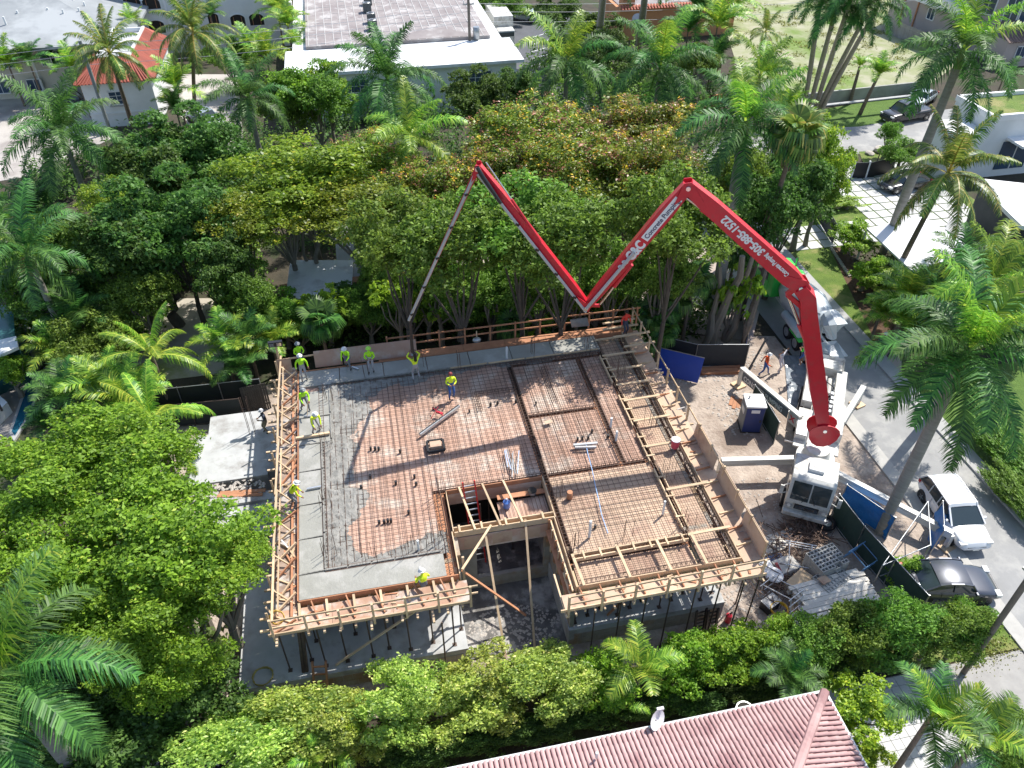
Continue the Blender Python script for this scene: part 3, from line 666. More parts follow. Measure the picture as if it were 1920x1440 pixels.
J0 = BP(1543,800); J1 = BP(1500,535); J2 = BP(1290,348); J3 = BP(1100,572); J4 = BP(897,312); J5 = BP(768,597); J6 = BP(775,660)
def lerp(a,b_,t): return a+(b_-a)*t
# pedestal fork: two red cheek plates
for s in (-1,1):
    b = MB(); q = [J0+bd*math.cos(t_)*(.75 if math.cos(t_) > 0 else .8)+Vector((0,0,math.sin(t_)*(.95 if math.sin(t_) < 0 else .55)-.05)) for t_ in [k_*2*math.pi/14 for k_ in range(14)]]; n_ = 14
    for d in (.0,.06): b.v += [tuple(p+bn*(s*.42+d)) for p in q]
    b.f = [tuple(range(n_))[::-1],tuple(range(n_,2*n_))]+[(i,(i+1)%n_,n_+(i+1)%n_,n_+i) for i in range(n_)]; b.mi = [0]*(n_+2); b.build('turret_cheek', M_red, PUMP, bevel=.01)
    box('pivot_pin', PUMP, M_chrome, J0+bn*s*.46+Vector((0,0,.1)), (.2,.2,.1), rx=R(90), rz=math.atan2(bd.y,bd.x), kind='cyl')
e1 = BP(1512,560)
s1 = section('boom_arm', [J0, lerp(J0,e1,.3), lerp(J0,e1,.9), e1+Vector((0,0,.15)), J1], .78, [.55,.8,.74,.7,.5])
s2 = section('boom_arm', [J1+(J1-J2).normalized()*.1, lerp(J1,J2,.1), lerp(J1,J2,.8), J2], .5, [.6,.86,.74,.55], off=.0)
s3 = section('boom_arm', [J2, lerp(J2,J3,.2), lerp(J2,J3,.85), J3], .42, [.48,.66,.52,.36])
s4 = section('boom_arm', [J3, lerp(J3,J4,.15), lerp(J3,J4,.85), J4], .34, [.34,.44,.40,.3])
s5 = section('boom_arm', [J4, lerp(J4,J5,.2), J5], .2, [.26,.2,.14])
# knuckles
def knuckle(J, A_, B_, s=.5):
    a = (A_-J).normalized(); c = (B_-J).normalized(); up = -(a+c).normalized()
    for d in (-1,1):
        b = MB(); q = [J+a*s, J+up*s*.45+a*s*.25, J+up*s*.45+c*s*.25, J+c*s, J-up*s*.35]
        for e in (0,.04): b.v += [tuple(p+bn*(d*.24+e)) for p in q]
        b.f = [(4,3,2,1,0),(5,6,7,8,9)]+[(i,(i+1)%5,5+(i+1)%5,5+i) for i in range(5)]; b.mi = [0]*7; b.build('knuckle_plate', M_red, PUMP)
    box('pivot_pin', PUMP, M_chrome, J+bn*.3, (.2,.2,.12), rx=R(90), rz=math.atan2(bd.y,bd.x), kind='cyl')
knuckle(J1,J0,J2,1.0); knuckle(J2,J1,J3,.95); knuckle(J3,J2,J4,.8); knuckle(J4,J3,J5,.7)
def cyl(a,b_,r,off,t=.55):
    a = a+bn*off; b_ = b_+bn*off; bar('hydraulic_cylinder', PUMP, M_red, a, lerp(a,b_,t), r*2, kind='cyl16'); bar('piston_rod', PUMP, M_chrome, lerp(a,b_,t), b_, r*1.1, kind='cyl16')
cyl(BP(1524,668), BP(1478,556), .14, .0); bar('link_arm', PUMP, M_red, BP(1476,552), J1+Vector((0,0,.1)), .16,.24); bar('link_arm', PUMP, M_red, BP(1476,552), BP(1508,580), .16,.2)
cyl(TL(-.7,0,3.6), lerp(J0,J1,.28)-bd*.0+bd*-.25, .17, .0,.7)
cyl(lerp(J1,J2,.72)-Vector((0,0,.35)), J2-Vector((0,0,.55))-bd*.0, .12, .0)
cyl(lerp(J3,J2,.40)+bd*-.35-Vector((0,0,.15)), J3+(-bd)*1.0*-.0+BP(1125,570)-J3, .11, .0)
bar('link_arm', PUMP, M_red, J3, BP(1125,573), .12,.14)
cyl(lerp(J4,J3,.55)+Vector((0,0,.3)), J4+Vector((0,0,.25))-bd*.35, .06, .1)
# delivery line along the arms
def pipe(a,b_,t0,t1,off,r=.07,m=M_grey,d=Vector((0,0,0))):
    bar('delivery_pipe', PUMP, m, lerp(a,b_,t0)+bn*off+d, lerp(a,b_,t1)+bn*off+d, r*2, kind='cyl16')
pipe(J2,J3,.50,1,.32,.08,M_grey); pipe(J3,J4,0,1,.27,.07,M_grey,Vector((0,0,-.22))); pipe(J4,J5,0,1,.17,.07,M_grey)
for k in range(5): box('pipe_clamp', PUMP, M_blk, lerp(J4,J5,.15+k*.2)+bn*.17, (.17,.17,.1), ry=R(-25))
for k in range(5): box('pipe_clamp', PUMP, M_blk, lerp(J3,J4,.12+k*.18)+bn*.27-Vector((0,0,.22)), (.18,.18,.1), ry=R(35))
b = MB(); b.tube([J4+bn*.3+Vector((0,0,.1)),lerp(J4,J3,.05)+bn*.34+Vector((0,0,.0)),lerp(J4,J3,.2)+bn*.34-Vector((0,0,.15))],[.09,.1,.08],10); b.build('rubber_elbow', M_blk, PUMP, smooth=True)
b = MB(); b.tube([J5,J5+Vector((0,0,-.5)),J6+bd*.05,J6+Vector((.05,0,-.1)),P(779,676,5.9)],[.08,.085,.085,.085,.09],10); b.build('end_hose', M_blk, PUMP, smooth=True)
for k in range(9): box('pipe_clamp', PUMP, M_blk, lerp(J0,J1,.08+k*.1)-bd*-.45*0+bn*-.42, (.22,.12,.16))
pipe(J0,J1,.06,.96,-.5,.08,M_grey); pipe(J1,J2,0,1,-.34,.07,M_grey)
for k in range(6):
    b = MB(); a0 = TL(-1.2-k*.9,.15+.1*(k%3),1.75); b.tube([a0,a0+Vector((.25,.2,.28)),a0+Vector((.1,.7,.3)),a0+Vector((-.1,1.1,.05))],.03,5); b.build('hydraulic_hose', M_blk, PUMP, smooth=True)
# boom lettering
t2 = (J2-J1).normalized(); u2 = bn.cross(t2); u2 = u2 if u2.z < 0 else -u2
t3 = (J2-J3).normalized(); u3 = bn.cross(t3); u3 = u3 if u3.z > 0 else -u3
M_let = flat('white_lettering', (.8,.8,.8), .5); M_letd = flat('dark_lettering', (.08,.08,.14), .5); M_letr = flat('red_lettering', (.6,.03,.06), .5)
text('phone_lettering','305-885-1522',.5,M_let,s2, lerp(J1,J2,.36)+bn*.262-u2*.20,t2,u2,.004,.02,width=2.55)
text('lettering','Concrete Pumping',.3,M_let,s2, lerp(J1,J2,.13)+bn*.262-u2*.14,t2,u2,.004,.012,width=1.55)
o = bar('sign_panel', PUMP, M_let, lerp(J3,J2,.60)+bn*.215,lerp(J3,J2,.92)+bn*.215,.012,.36)
text('lettering','Concrete Pumping',.30,M_letd,s3, lerp(J3,J2,.612)+bn*.225-u3*.10,t3,u3,.003,.008,width=2.25)
text('lettering','C&C',.62,M_let,s3, lerp(J3,J2,.44)+bn*.215-u3*.22,t3,u3,.004,.03,width=1.05)
for t_ in (.37,.41): 
    q = lerp(J3,J2,t_)+bn*.22; box('marking_dot', PUMP, M_let, q, (.3,.22,.01), rx=R(90), rz=math.atan2(bd.y,bd.x), kind='cyl16')
# outriggers
def outrigger(p0,p1,foot,h=.42,w=.3,lab=None):
    bar('outrigger', PUMP, M_wpaint, p0,p1,w,h); bar('outrigger_jack', PUMP, M_wpaint, p1,(p1.x,p1.y,.15),.2); box('outrigger_pad', PUMP, M_lum, (p1.x,p1.y,.08),(.7,.7,.12),rz=.3)
o1a, o1b = TL(.3,1.0,1.35), P(1352,862,1.5)
outrigger(TL(.2,-1.0,1.35), P(1352,866,1.35), None); outrigger(TL(.4,1.0,1.35), P(1785,1003,1.0), None)
r1, r2 = P(1503,782,1.55), P(1392,690,1.45)
outrigger(r1, r2, None, h=.12, w=.32); outrigger(P(1577,795,1.5), P(1618,728,1.35), None)
d = (r1-r2); fn = Vector((d.y,-d.x,0)).normalized(); fn = fn if fn.y < 0 else -fn
pn = bar('sign_panel', PUMP, flat('sign_dark_grey',(.13,.15,.17)), lerp(r2,r1,.06)+fn*.17-Vector((0,0,.36)), lerp(r2,r1,.84)+fn*.17-Vector((0,0,.36)), .02,.62)
text('lettering','CONCRETE PUMPING',.5,M_let,PUMP, lerp(r2,r1,.09)+fn*.19-Vector((0,0,.56)),d,(0,0,1),.004,.012,width=d.length*.66)
pn = bar('sign_panel', PUMP, M_alu, lerp(r2,r1,.85)+fn*.16-Vector((0,0,.42)), lerp(r2,r1,1.0)+fn*.16-Vector((0,0,.42)), .02,.75)
text('logo','X',.5,M_letr,PUMP, lerp(r2,r1,.88)+fn*.18-Vector((0,0,.6)),d,(0,0,1),.004,.02)
# plate 48M standing on the left side
a = P(1470,832,1.0); bpl = box('number_plate', PUMP, M_let, (a.x+.35,a.y-.1,1.15), (.75,.03,.62), rx=R(-42), rz=TRZ)
bpy.context.view_layer.update(); mw = bpl.matrix_world.to_3x3().normalized()
text('number_lettering','48M',.34,M_letr,PUMP, bpl.matrix_world.translation+mw @ Vector((-.12,-.03,-.24)), mw @ Vector((0,0,1)), mw @ Vector((-1,0,0)),.003,.012,width=.5)

# ---------------------------------------------------------------- concrete mixer truck behind it
M_mix = mat('mixer_drum', (.52,.57,.60), (.42,.47,.50), 1.2, .45, obj=True); M_lime = flat('lime_green_paint', (.05,.55,.08), .4)
mf = P(1450,560,0); mr_ = P(1545,690,0); 
MX = thing('concrete_mixer_truck', 'pale grey and green mixer truck backed up behind the pump', 'mixer truck', (mr_.x,mr_.y,0))
ma = (mf-mr_); ma.z = 0; ma.normalize(); mrt = Vector((ma.y,-ma.x,0)); MRZ = math.atan2(ma.y,ma.x)-R(90)
def ML(f,r,z): return Vector((mr_.x,mr_.y,0))+ma*f+mrt*r+Vector((0,0,z))
def mbox(n,m,f,r,z,lf,lr,lz,bevel=.03):
    b = MB(); b.box((0,0,0),(lr,lf,lz)); o = b.build(n,m,None,bevel=bevel); o.location = ML(f,r,z); o.rotation_euler = (0,0,MRZ); return par(o,MX)
for s in (-.4,.4): mbox('chassis_rail', M_mix, 4.5,s,1.0,9,.2,.3)
mbox('rear_deck', M_mix, .4,0,1.15,1.6,2.2,.1); 
b = MB(); b.tube([ML(1.0,0,2.6),ML(1.5,0,2.6),ML(3.4,0,2.45),ML(5.4,0,2.15),ML(6.6,0,1.95),ML(6.9,0,1.95)],[.55,.75,1.2,1.15,.7,.3],24); b.build('drum', M_mix, MX, smooth=True)
for k in range(3):
    b = MB(); pts = []; 
    for i in range(20):
        t = i/19; f = 1.5+t*4.6; r = (.75+.5*math.sin(math.pi*min(1,t*1.15)**.8)) + .01; r = np.interp(f,[1,1.5,3.4,5.4,6.6],[.55,.75,1.2,1.15,.7])+.012
        zc = np.interp(f,[1,1.5,3.4,5.4,6.6],[2.6,2.6,2.45,2.15,1.95]); a = t*3.0+k*2.09; pts.append(ML(f,math.cos(a)*r,zc+math.sin(a)*r))
    b.tube(pts,.02,5); b.build('drum_fin', M_mix, MX)
b = MB(); b.tube([ML(.3,0,2.3),ML(.3,0,3.2),ML(1.1,0,3.3)],[.35,.75,.6],10); b.build('charge_hopper', M_mix, MX)
b = MB(); b.quad(ML(.2,-.3,1.7),ML(.2,.3,1.7),ML(-1.3,.25,1.3),ML(-1.3,-.25,1.3)); b.quad(ML(.2,-.3,1.7),ML(-1.3,-.25,1.3),ML(-1.3,-.4,1.55),ML(.2,-.45,1.95)); b.quad(ML(.2,.3,1.7),ML(-1.3,.25,1.3),ML(-1.3,.4,1.55),ML(.2,.45,1.95)); b.build('chute', M_mix, MX)
bar('water_tank', MX, M_mix, ML(1.8,-1.15,1.5),ML(4.2,-1.15,1.5),.6,kind='cyl16'); bar('exhaust', MX, M_chrome, ML(8,1.0,1.2),ML(8,1.0,3.4),.14,kind='cyl16')
for s in (-.17,.17):
    bar('ladder_rail', MX, M_alu, ML(-.2,-.9+s,.4),ML(.4,-.9+s,3.0),.05)
for k in range(6): bar('ladder_rung', MX, M_alu, ML(-.1+k*.09,-1.07,.7+k*.4),ML(-.1+k*.09,-.73,.7+k*.4),.035)
mbox('front_cover', M_lime, 7.0,0,2.0,.7,2.3,1.7,.12); mbox('cab', M_lime, 8.3,0,1.7,1.9,2.3,2.0,.15); mbox('cab_window', M_glass, 8.35,0,2.3,1.7,2.34,.6,.05); mbox('hood', M_lime, 9.9,0,1.35,1.5,1.8,1.0,.15); mbox('fender', M_lime, 2.2,-1.1,1.15,1.5,.5,.1)
for f in (.8,2.2,3.5,9.8):
    for s in (-1,1): wheel(MX, ML(f,s*1.02,.52), mrt)

# ---------------------------------------------------------------- cars
def make_car(name,label,body,p_rear,p_front,L_=4.6,W_=1.85,Hh=1.6,kind='suv',z=0,group=None,cat='car'):
    a = P(*p_rear,z=.3) if len(p_rear) == 2 else Vector(p_rear); f = P(*p_front,z=.3) if len(p_front) == 2 else Vector(p_front)
    mid = (a+f)/2; d = f-a; rz = math.atan2(d.y,d.x)-R(90)
    T_ = bpy.data.objects.new(name,None); C.objects.link(T_); tag(T_,label,cat,group)
    h = L_/2; zb = .28
    if kind == 'suv': low = [(-h,.62),(-h+.05,.95),(-h+.15,1.02),(-h+1.0,1.05),(h-1.3,1.0),(h-.35,.90),(h-.05,.72),(h,.5)]; top = [(-h+.12,1.02),(-h+.42,Hh-.12),(-h+.8,Hh),(.25,Hh),(h-1.95,Hh-.12),(h-1.15,1.0)]
    elif kind == 'sedan': low = [(-h,.6),(-h+.04,.92),(-h+.3,1.0),(-h+1.0,1.0),(h-1.3,.93),(h-.35,.8),(h-.05,.62),(h,.45)]; top = [(-h+.55,.99),(-h+1.35,Hh-.1),(-h+1.8,Hh),(.15,Hh),(.6,Hh-.08),(h-1.35,.93)]
    else: low = [(-h,.7),(-h+.03,1.1),(-h+.1,1.12),(-h+1.9,1.12),(h-1.3,1.12),(h-.2,1.05),(h,.85),(h,.5)]; top = [(-h+1.95,1.12),(-h+2.05,Hh-.08),(-h+2.3,Hh),(h-2.2,Hh),(h-2.0,Hh-.06),(h-1.4,1.12)]
    # lower body lofted over stations
    def zt(y): return float(np.interp(y,[p[0] for p in low],[p[1] for p in low]))
    ysl = [-h,-h+.08,-h+.3,-h+.8,-h+1.3,-.4,.4,h-1.4,h-.9,h-.45,h-.15,h]
    b = MB(); ring = 12
    for y in ysl:
        e = 1-(abs(y)/h)**6*.16; w = W_/2*e; tz = zt(y); lo = zb+(.12 if abs(y) > h-.2 else 0)
        prof = [(-.80*w,lo),(-w*.98,lo+.1),(-w,.55),(-w*.985,tz-.18),(-w*.93,tz-.05),(-w*.80,tz+.0),(0,tz+.03)]
        full = prof+[(-x,q) for x,q in prof[-2::-1]]; ring = len(full)
        for x,q in full: b.v.append((x,y,q))
    n = len(ysl)
    for i in range(n-1):
        for k in range(ring-1): b.f.append((i*ring+k,i*ring+k+1,(i+1)*ring+k+1,(i+1)*ring+k)); b.mi.append(0)
        b.f.append((i*ring,(i+1)*ring,(i+1)*ring+ring-1,i*ring+ring-1)); b.mi.append(0)
    b.f.append(tuple(range(ring))); b.f.append(tuple((n-1)*ring+k for k in range(ring))[::-1]); b.mi += [0,0]
    bo_ = link('body', b.mesh('body',[body],smooth=True), T_); sm_ = bo_.modifiers.new('smooth','SUBSURF'); sm_.levels = 1; sm_.render_levels = 1
    # greenhouse
    b = MB(); R_ = []
    def row(y,zz,w): R_.append([(-w,y,zz),(w,y,zz)])
    zs = [p[1] for p in top]
    wt = W_/2*.86; wb = W_/2*.95
    for y,zz in top: row(y,zz, wb if zz < 1.2 else wt*.93)
    b.v = [p for r in R_ for p in r]
    m_ = len(R_)
    def face(i): return (2*i,2*i+1,2*i+3,2*i+2)
    side = [tuple(2*i for i in range(m_)), tuple(2*i+1 for i in range(m_))[::-1]]
    g = MB(); g.v = list(b.v); g.f = [face(0),face(m_-2)]+side; g.mi = [0]*4
    link('window_glass', g.mesh('window_glass',[M_glass]), T_)
    r = MB(); idx = list(range(1,m_-1))
    for i in idx:
        x,y,zz = R_[i][1]; r.v += [(-x*1.01,y,zz-.07),(-x*.97,y,zz-.01),(-x*.80,y,zz+.025),(0,y,zz+.045),(x*.80,y,zz+.025),(x*.97,y,zz-.01),(x*1.01,y,zz-.07)]
    for i in range(len(idx)-1):
        for k in range(6): q_ = i*7+k; r.f.append((q_,q_+1,q_+8,q_+7)); r.mi.append(0)
    # pillars
    for s in (-1,1):
        for y0,z0,y1,z1 in ((top[0][0],top[0][1],top[1][0],top[1][1]),(top[-1][0],top[-1][1],top[-2][0],top[-2][1])): r.beam((s*wb,y0,z0),(s*wt*.94,y1,z1),.08,.07)
        for yy in ((-.25,) if kind != 'suv' else (-.35,-h+1.15)): r.beam((s*(wb+.0),yy,1.0),(s*(wt*.95),yy,Hh-.06),.03,.09)
        for i in range(1,m_-2): r.beam((s*wt*.93,R_[i][0][1],R_[i][0][2]),(s*wt*.93,R_[i+1][0][1],R_[i+1][0][2]),.07,.06)
    link('roof', r.mesh('roof',[body],smooth=True), T_)
    for y in (-h+.85,h-.9):
        for s in (-1,1):
            bb = MB(); c = Vector((s*(W_/2-.11),y,.33)); aa = Vector((.1,0,0)); bb.tube([c-aa,c-aa*.8,c+aa*.8,c+aa],[.29,.335,.335,.29],20); t = link('wheel', bb.mesh('wheel',[M_black],smooth=True), T_)
            bb = MB(); bb.tube([c+aa*s*1.0,c+aa*s*1.05],[.21,.19],16); 
            link('rim', bb.mesh('rim',[M_alu]), t)
            bb = MB()
            for k in range(5): q = k*2*math.pi/5; bb.beam(c+aa*s*1.08,c+aa*s*1.08+Vector((0,math.cos(q)*.19,math.sin(q)*.19)),.03,.05)
            link('spoke', bb.mesh('spoke',[M_chrome]), t)
            arch = MB(); arch.tube([c+Vector((s*.085,0,.02)),c+Vector((s*.112,0,.02))],[.39,.385],18); link('wheel_arch', arch.mesh('wheel_arch',[M_blk]), T_)
    LMP = flat('lamp_lens',(.75,.75,.72),.1); RL = flat('red_lamp',(.45,.01,.015),.2)
    for s in (-1,1):
        bb = MB(); bb.box((s*W_*.37,h-.26,.70 if kind!='pickup' else .88),(.36,.26,.15)); link('headlight', bb.mesh('headlight',[LMP],bevel=.03), T_)
        bb = MB(); bb.box((s*W_*.42,-h+.16,.86),(.18,.16,.22)); link('tail_light', bb.mesh('tail_light',[RL],bevel=.03), T_)
        bb = MB(); bb.box((s*(W_/2+.09),h-1.5,1.05),(.2,.12,.14)); link('mirror', bb.mesh('mirror',[body],bevel=.03), T_)
        bb = MB(); bb.box((s*(W_/2-.0),-.05,.84),(.02,.18,.03)); link('door_handle', bb.mesh('door_handle',[M_chrome]), T_)
        bb = MB(); bb.box((s*(W_/2-.008),.33,.68),(.012,.012,.6)); bb.box((s*(W_/2-.008),-.75,.68),(.012,.012,.6)); link('door_seam', bb.mesh('door_seam',[M_blk]), T_)
    bb = MB(); bb.box((0,h-.10,.50),(1.0,.12,.2)); link('grille', bb.mesh('grille',[M_blk],bevel=.03), T_)
    bb = MB(); bb.box((0,h-.03,.44),(.32,.02,.13)); link('number_plate', bb.mesh('number_plate',[LMP]), T_)
    T_.location = (mid.x,mid.y,z+.03); T_.rotation_euler = (0,0,rz); return T_
M_cw = mat('car_white', (.74,.75,.76), (.70,.71,.72), 2, .22, obj=True, coat=.6); M_cs = mat('car_dark_silver', (.05,.06,.08), (.045,.05,.07), 2, .28, metal=.3, obj=True, coat=.6); M_cb = mat('car_black', (.02,.02,.025), (.015,.015,.018), 2, .25, obj=True, coat=.6); M_cl = mat('car_light_silver', (.45,.52,.56), (.42,.48,.52), 2, .28, metal=.4, obj=True, coat=.5)
make_car('parked_car','white crossover parked on the street beside the blue fence gate',M_cw,(1752,922),(1818,1020))
make_car('parked_car','dark grey sedan parked nose right behind the green hedge',M_cs,(1700,1098),(1848,1100),kind='sedan',Hh=1.42,L_=4.5)
make_car('parked_pickup','black pickup parked on the cross street by the grass strip',M_cb,(1725,215),(1668,225),kind='pickup',Hh=1.85,L_=5.6,W_=2.0,cat='pickup truck')
make_car('parked_car','pale silver car half hidden behind the tall palm, on the cross street',M_cl,(1745,178),(1708,200),Hh=1.45,kind='sedan')
make_car('parked_car','silver and black crossover in the parking lot behind the flat roof building',M_cl,(1000,38),(965,32))
make_car('parked_car','black car under the coconut palm on the white slab driveway',M_cb,(1715,345),(1672,352),kind='sedan',Hh=1.45)
make_car('parked_car','dark car parked by the cream apartment block at upper left',M_cb,(118,198),(158,192),kind='sedan',Hh=1.45)
make_car('parked_car','silver car mostly under the trees near the coconut palm',M_cl,(372,222),(398,232),kind='sedan',Hh=1.45)
# box truck
p = P(925,80,0); q = P(918,50,0)
BT = thing('box_truck', 'white box truck parked beside the flat roof building', 'box truck', (p.x+1.0,p.y,0))
x,y = p.x+1.2,p.y-1
b = MB(); b.box((x,y+3.6,2.1),(2.5,7.0,2.6)); b.build('cargo_box', M_wpaint, BT, bevel=.05)
b = MB(); b.box((x,y-.9,1.35),(2.2,1.8,1.7)); b.build('cab', M_wpaint, BT, bevel=.2); b = MB(); b.box((x,y-1.45,1.75),(2.0,.8,.6)); b.build('windscreen', M_glass, BT, bevel=.1)
for yy in (-1,2,5.5):
    for s in (-1,1): wheel(BT,(x+s*1.0,y+yy,.45),(1,0,0),.45,.25)
# golf-cart sized covered boat next to it
# ---------------------------------------------------------------- people
M_skin = flat('skin', (.30,.16,.09), .6); M_skin2 = flat('skin_dark', (.12,.06,.035), .6)
M_hv = flat('hi_vis_yellow_green', (.45,.90,.02), .7); M_hvy = flat('hi_vis_yellow', (.75,.95,.03), .7); M_or = flat('hi_vis_orange', (.90,.13,.03), .7); M_rd = flat('red_orange_shirt', (.80,.05,.03), .7)
M_jean = flat('grey_jeans', (.16,.17,.20), .85); M_bj = flat('blue_jeans', (.05,.12,.35), .85); M_lj = flat('pale_work_trousers', (.36,.36,.38), .85); M_boot = flat('boots', (.06,.05,.045), .8); M_hatw = flat('white_hard_hat', (.75,.75,.75), .3); M_hatg = flat('grey_hard_hat', (.25,.27,.28), .4); M_shw = flat('white_clothes', (.70,.68,.72), .8)
M_khaki = flat('khaki_trousers', (.25,.21,.14), .85); M_navy = flat('dark_shirt', (.05,.06,.09), .8); M_gn = flat('bright_green_shirt', (.06,.75,.05), .7); M_hair = flat('dark_hair', (.015,.012,.01), .7)
POSES = dict(
 stand=dict(hip=.93,lean=(0,.03),feet=((-.13,0),(.13,.06)),hands=((-.32,.10,.85),(.32,.10,.85))),
 walk=dict(hip=.91,lean=(0,.10),feet=((-.10,.33),(.10,-.30)),hands=((-.30,-.18,.92),(.30,.30,.98))),
 rake=dict(hip=.88,lean=(0,.38),feet=((-.16,.12),(.18,-.16)),hands=((-.12,.62,.95),(.16,.52,.80))),
 bend=dict(hip=.86,lean=(0,.55),feet=((-.20,0),(.20,.08)),hands=((-.10,.72,.42),(.20,.66,.40))),
 hose=dict(hip=.93,lean=(0,.06),feet=((-.18,0),(.20,.08)),hands=((-.16,.34,1.72),(.16,.34,1.70))),
 arms=dict(hip=.92,lean=(0,.0),feet=((-.16,0),(.20,.1)),hands=((-.30,.12,1.72),(.30,.16,1.70))),
 front=dict(hip=.92,lean=(0,.08),feet=((-.12,0),(.14,.1)),hands=((-.10,.34,1.12),(.12,.34,1.12))),
 sit=dict(hip=.48,lean=(0,.15),feet=((-.18,.42),(.2,.46)),hands=((-.2,.36,.62),(.2,.38,.62))),
 kneel=dict(hip=.50,lean=(0,.45),feet=((-.16,-.35),(.18,.25)),hands=((-.1,.72,.12),(.25,.62,.25))),
)
def person(label,p,face,pose,shirt,pants,hat=None,skin=None,short=False,group=None,h=1.76,cap=None,legs=None,boot=None,stripe=False):
    skin = skin or M_skin; q = POSES[pose]; T_ = thing('person',label,'person',(0,0,0),group)
    k = h/1.76; hip = q['hip']; lx,ly = q['lean']
    pel = Vector((0,0,hip)); tor = .50; lz = math.sqrt(max(.02,1-lx*lx-ly*ly*1.3)); up = Vector((lx,ly*1.25,lz)).normalized()
    ch = pel+up*tor*.62; nk = pel+up*(tor+.04); hd = nk+(up*.35+Vector((0,.12 if pose in ('hose','arms') else .10+ly*.3,.9))).normalized()*.19
    V = [pel, pel+up*.18, ch, nk, nk+(hd-nk)*.45, hd, hd+(hd-nk).normalized()*.08]; Rr = [.145,.135,.165,.075,.055,.095,.085]
    E_ = [(0,1),(1,2),(2,3),(3,4),(4,5),(5,6)]; reg = ['p','s','s','s','k','k']
    for s,hnd,ft in ((-1,q['hands'][0],q['feet'][0]),(1,q['hands'][1],q['feet'][1])):
        sh = pel+up*(tor-.03)+Vector((s*.19,0,0)); hv = Vector(hnd); d = hv-sh; L_ = d.length
        if L_ > .56: hv = sh+d.normalized()*.56; d = hv-sh; L_ = .56
        out = Vector((s*.5,-.4,-.6)); out = (out-d.normalized()*out.dot(d.normalized())).normalized(); bendv = math.sqrt(max(0,.29**2-(L_/2)**2))
        el = sh+d*.5+out*bendv; i = len(V); V += [sh,el,lerp_(el,hv,.92)]; Rr += [.068,.048,.032]; E_ += [(2,i),(i,i+1),(i+1,i+2)]; reg += ['s','s','s' if not short else 'k']
        hj = pel+Vector((s*.10,0,-.04)); an = Vector((ft[0],ft[1],.09)); d = an-hj; L_ = d.length
        if L_ > .86: an = hj+d.normalized()*.86; d = an-hj; L_ = .86
        f = Vector((0,1,.1)); f = (f-d.normalized()*f.dot(d.normalized())).normalized(); kn = hj+d*.5+f*math.sqrt(max(0,.435**2-(L_/2)**2))
        i = len(V); V += [hj,kn,an,an+Vector((0,.15,-.045))]; Rr += [.095,.062,.045,.042]; E_ += [(0,i),(i,i+1),(i+1,i+2),(i+2,i+3)]; reg += ['p','p','p' if legs is None else legs,'b']
        # hand: palm and fingers built below
        wr = V[i-1]; 
    me = bpy.data.meshes.new('body'); me.from_pydata([tuple(v) for v in V], E_, []); o = bpy.data.objects.new('body', me); C.objects.link(o)
    md = o.modifiers.new('s','SKIN'); md.use_smooth_shade = True
    for v_,r in zip(me.skin_vertices[0].data, Rr): v_.radius = (r, r*.78 if r > .12 else r)
    me.skin_vertices[0].data[0].use_root = True
    o.modifiers.new('d','SUBSURF').levels = 1
    bpy.context.view_layer.update()
    m2 = bpy.data.meshes.new_from_object(o.evaluated_get(bpy.context.evaluated_depsgraph_get())); bpy.data.objects.remove(o)
    m2.materials.clear(); ml = {'s':0,'p':1,'k':2,'b':3}
    for m in (shirt,pants,skin,boot or M_boot): m2.materials.append(m)
    segs = [(V[a],V[b_],ml[r]) for (a,b_),r in zip(E_,reg)]
    # fingers and palms appended
    bm = bmesh.new(); bm.from_mesh(m2); bm.faces.ensure_lookup_table()
    for fc in bm.faces:
        c = fc.calc_center_median(); best = 9; bi = 0
        for a,b_,r in segs:
            ab = b_-a; t = max(0,min(1,(c-a).dot(ab)/max(ab.length_squared,1e-6))); dd = (c-(a+ab*t)).length
            if dd < best: best = dd; bi = r
        fc.material_index = bi
    tmp = MB()
    for (ws,we) in ((8,9),(15,16)):
        a = V[ws]; b_ = V[we]; d = (b_-a).normalized(); side = d.cross(Vector((0,0,1))); side = side.normalized() if side.length > .1 else Vector((1,0,0)); nn = side.cross(d)
        tmp.tube([b_-d*.02,b_+d*.04,b_+d*.085],[.028,.042,.036],6)
        for kf,(o_,l_) in enumerate(((-.03,.065),(-.01,.078),(.01,.074),(.03,.058))):
            f0 = b_+d*.08+side*o_; tmp.tube([f0,f0+d*l_*.5,f0+d*l_*.85+nn*.02],[.0095,.009,.007],5)
        f0 = b_+d*.03+side*.035; tmp.tube([f0,f0+side*.03+d*.03,f0+side*.035+d*.06],[.011,.010,.008],5)
    # face: nose, ears, eyes
    hf = Vector((0,1,0)); tmp.tube([hd+hf*.07+Vector((0,0,.02)),hd+hf*.105-Vector((0,0,.015))],[.012,.016],5)
    for s in (-1,1): tmp.tube([hd+Vector((s*.082,.0,.02)),hd+Vector((s*.098,-.005,-.01))],[.018,.014],5)
    n0 = len(bm.faces); vs = [bm.verts.new(v_) for v_ in tmp.v]
    for f in tmp.f:
        try: fc = bm.faces.new([vs[i] for i in f]); fc.material_index = 2; fc.smooth = True
        except ValueError: pass
    bm.to_mesh(m2); bm.free()
    body = bpy.data.objects.new('body', m2); C.objects.link(body); body.parent = T_
    topd = (hd-nk).normalized(); b = MB()
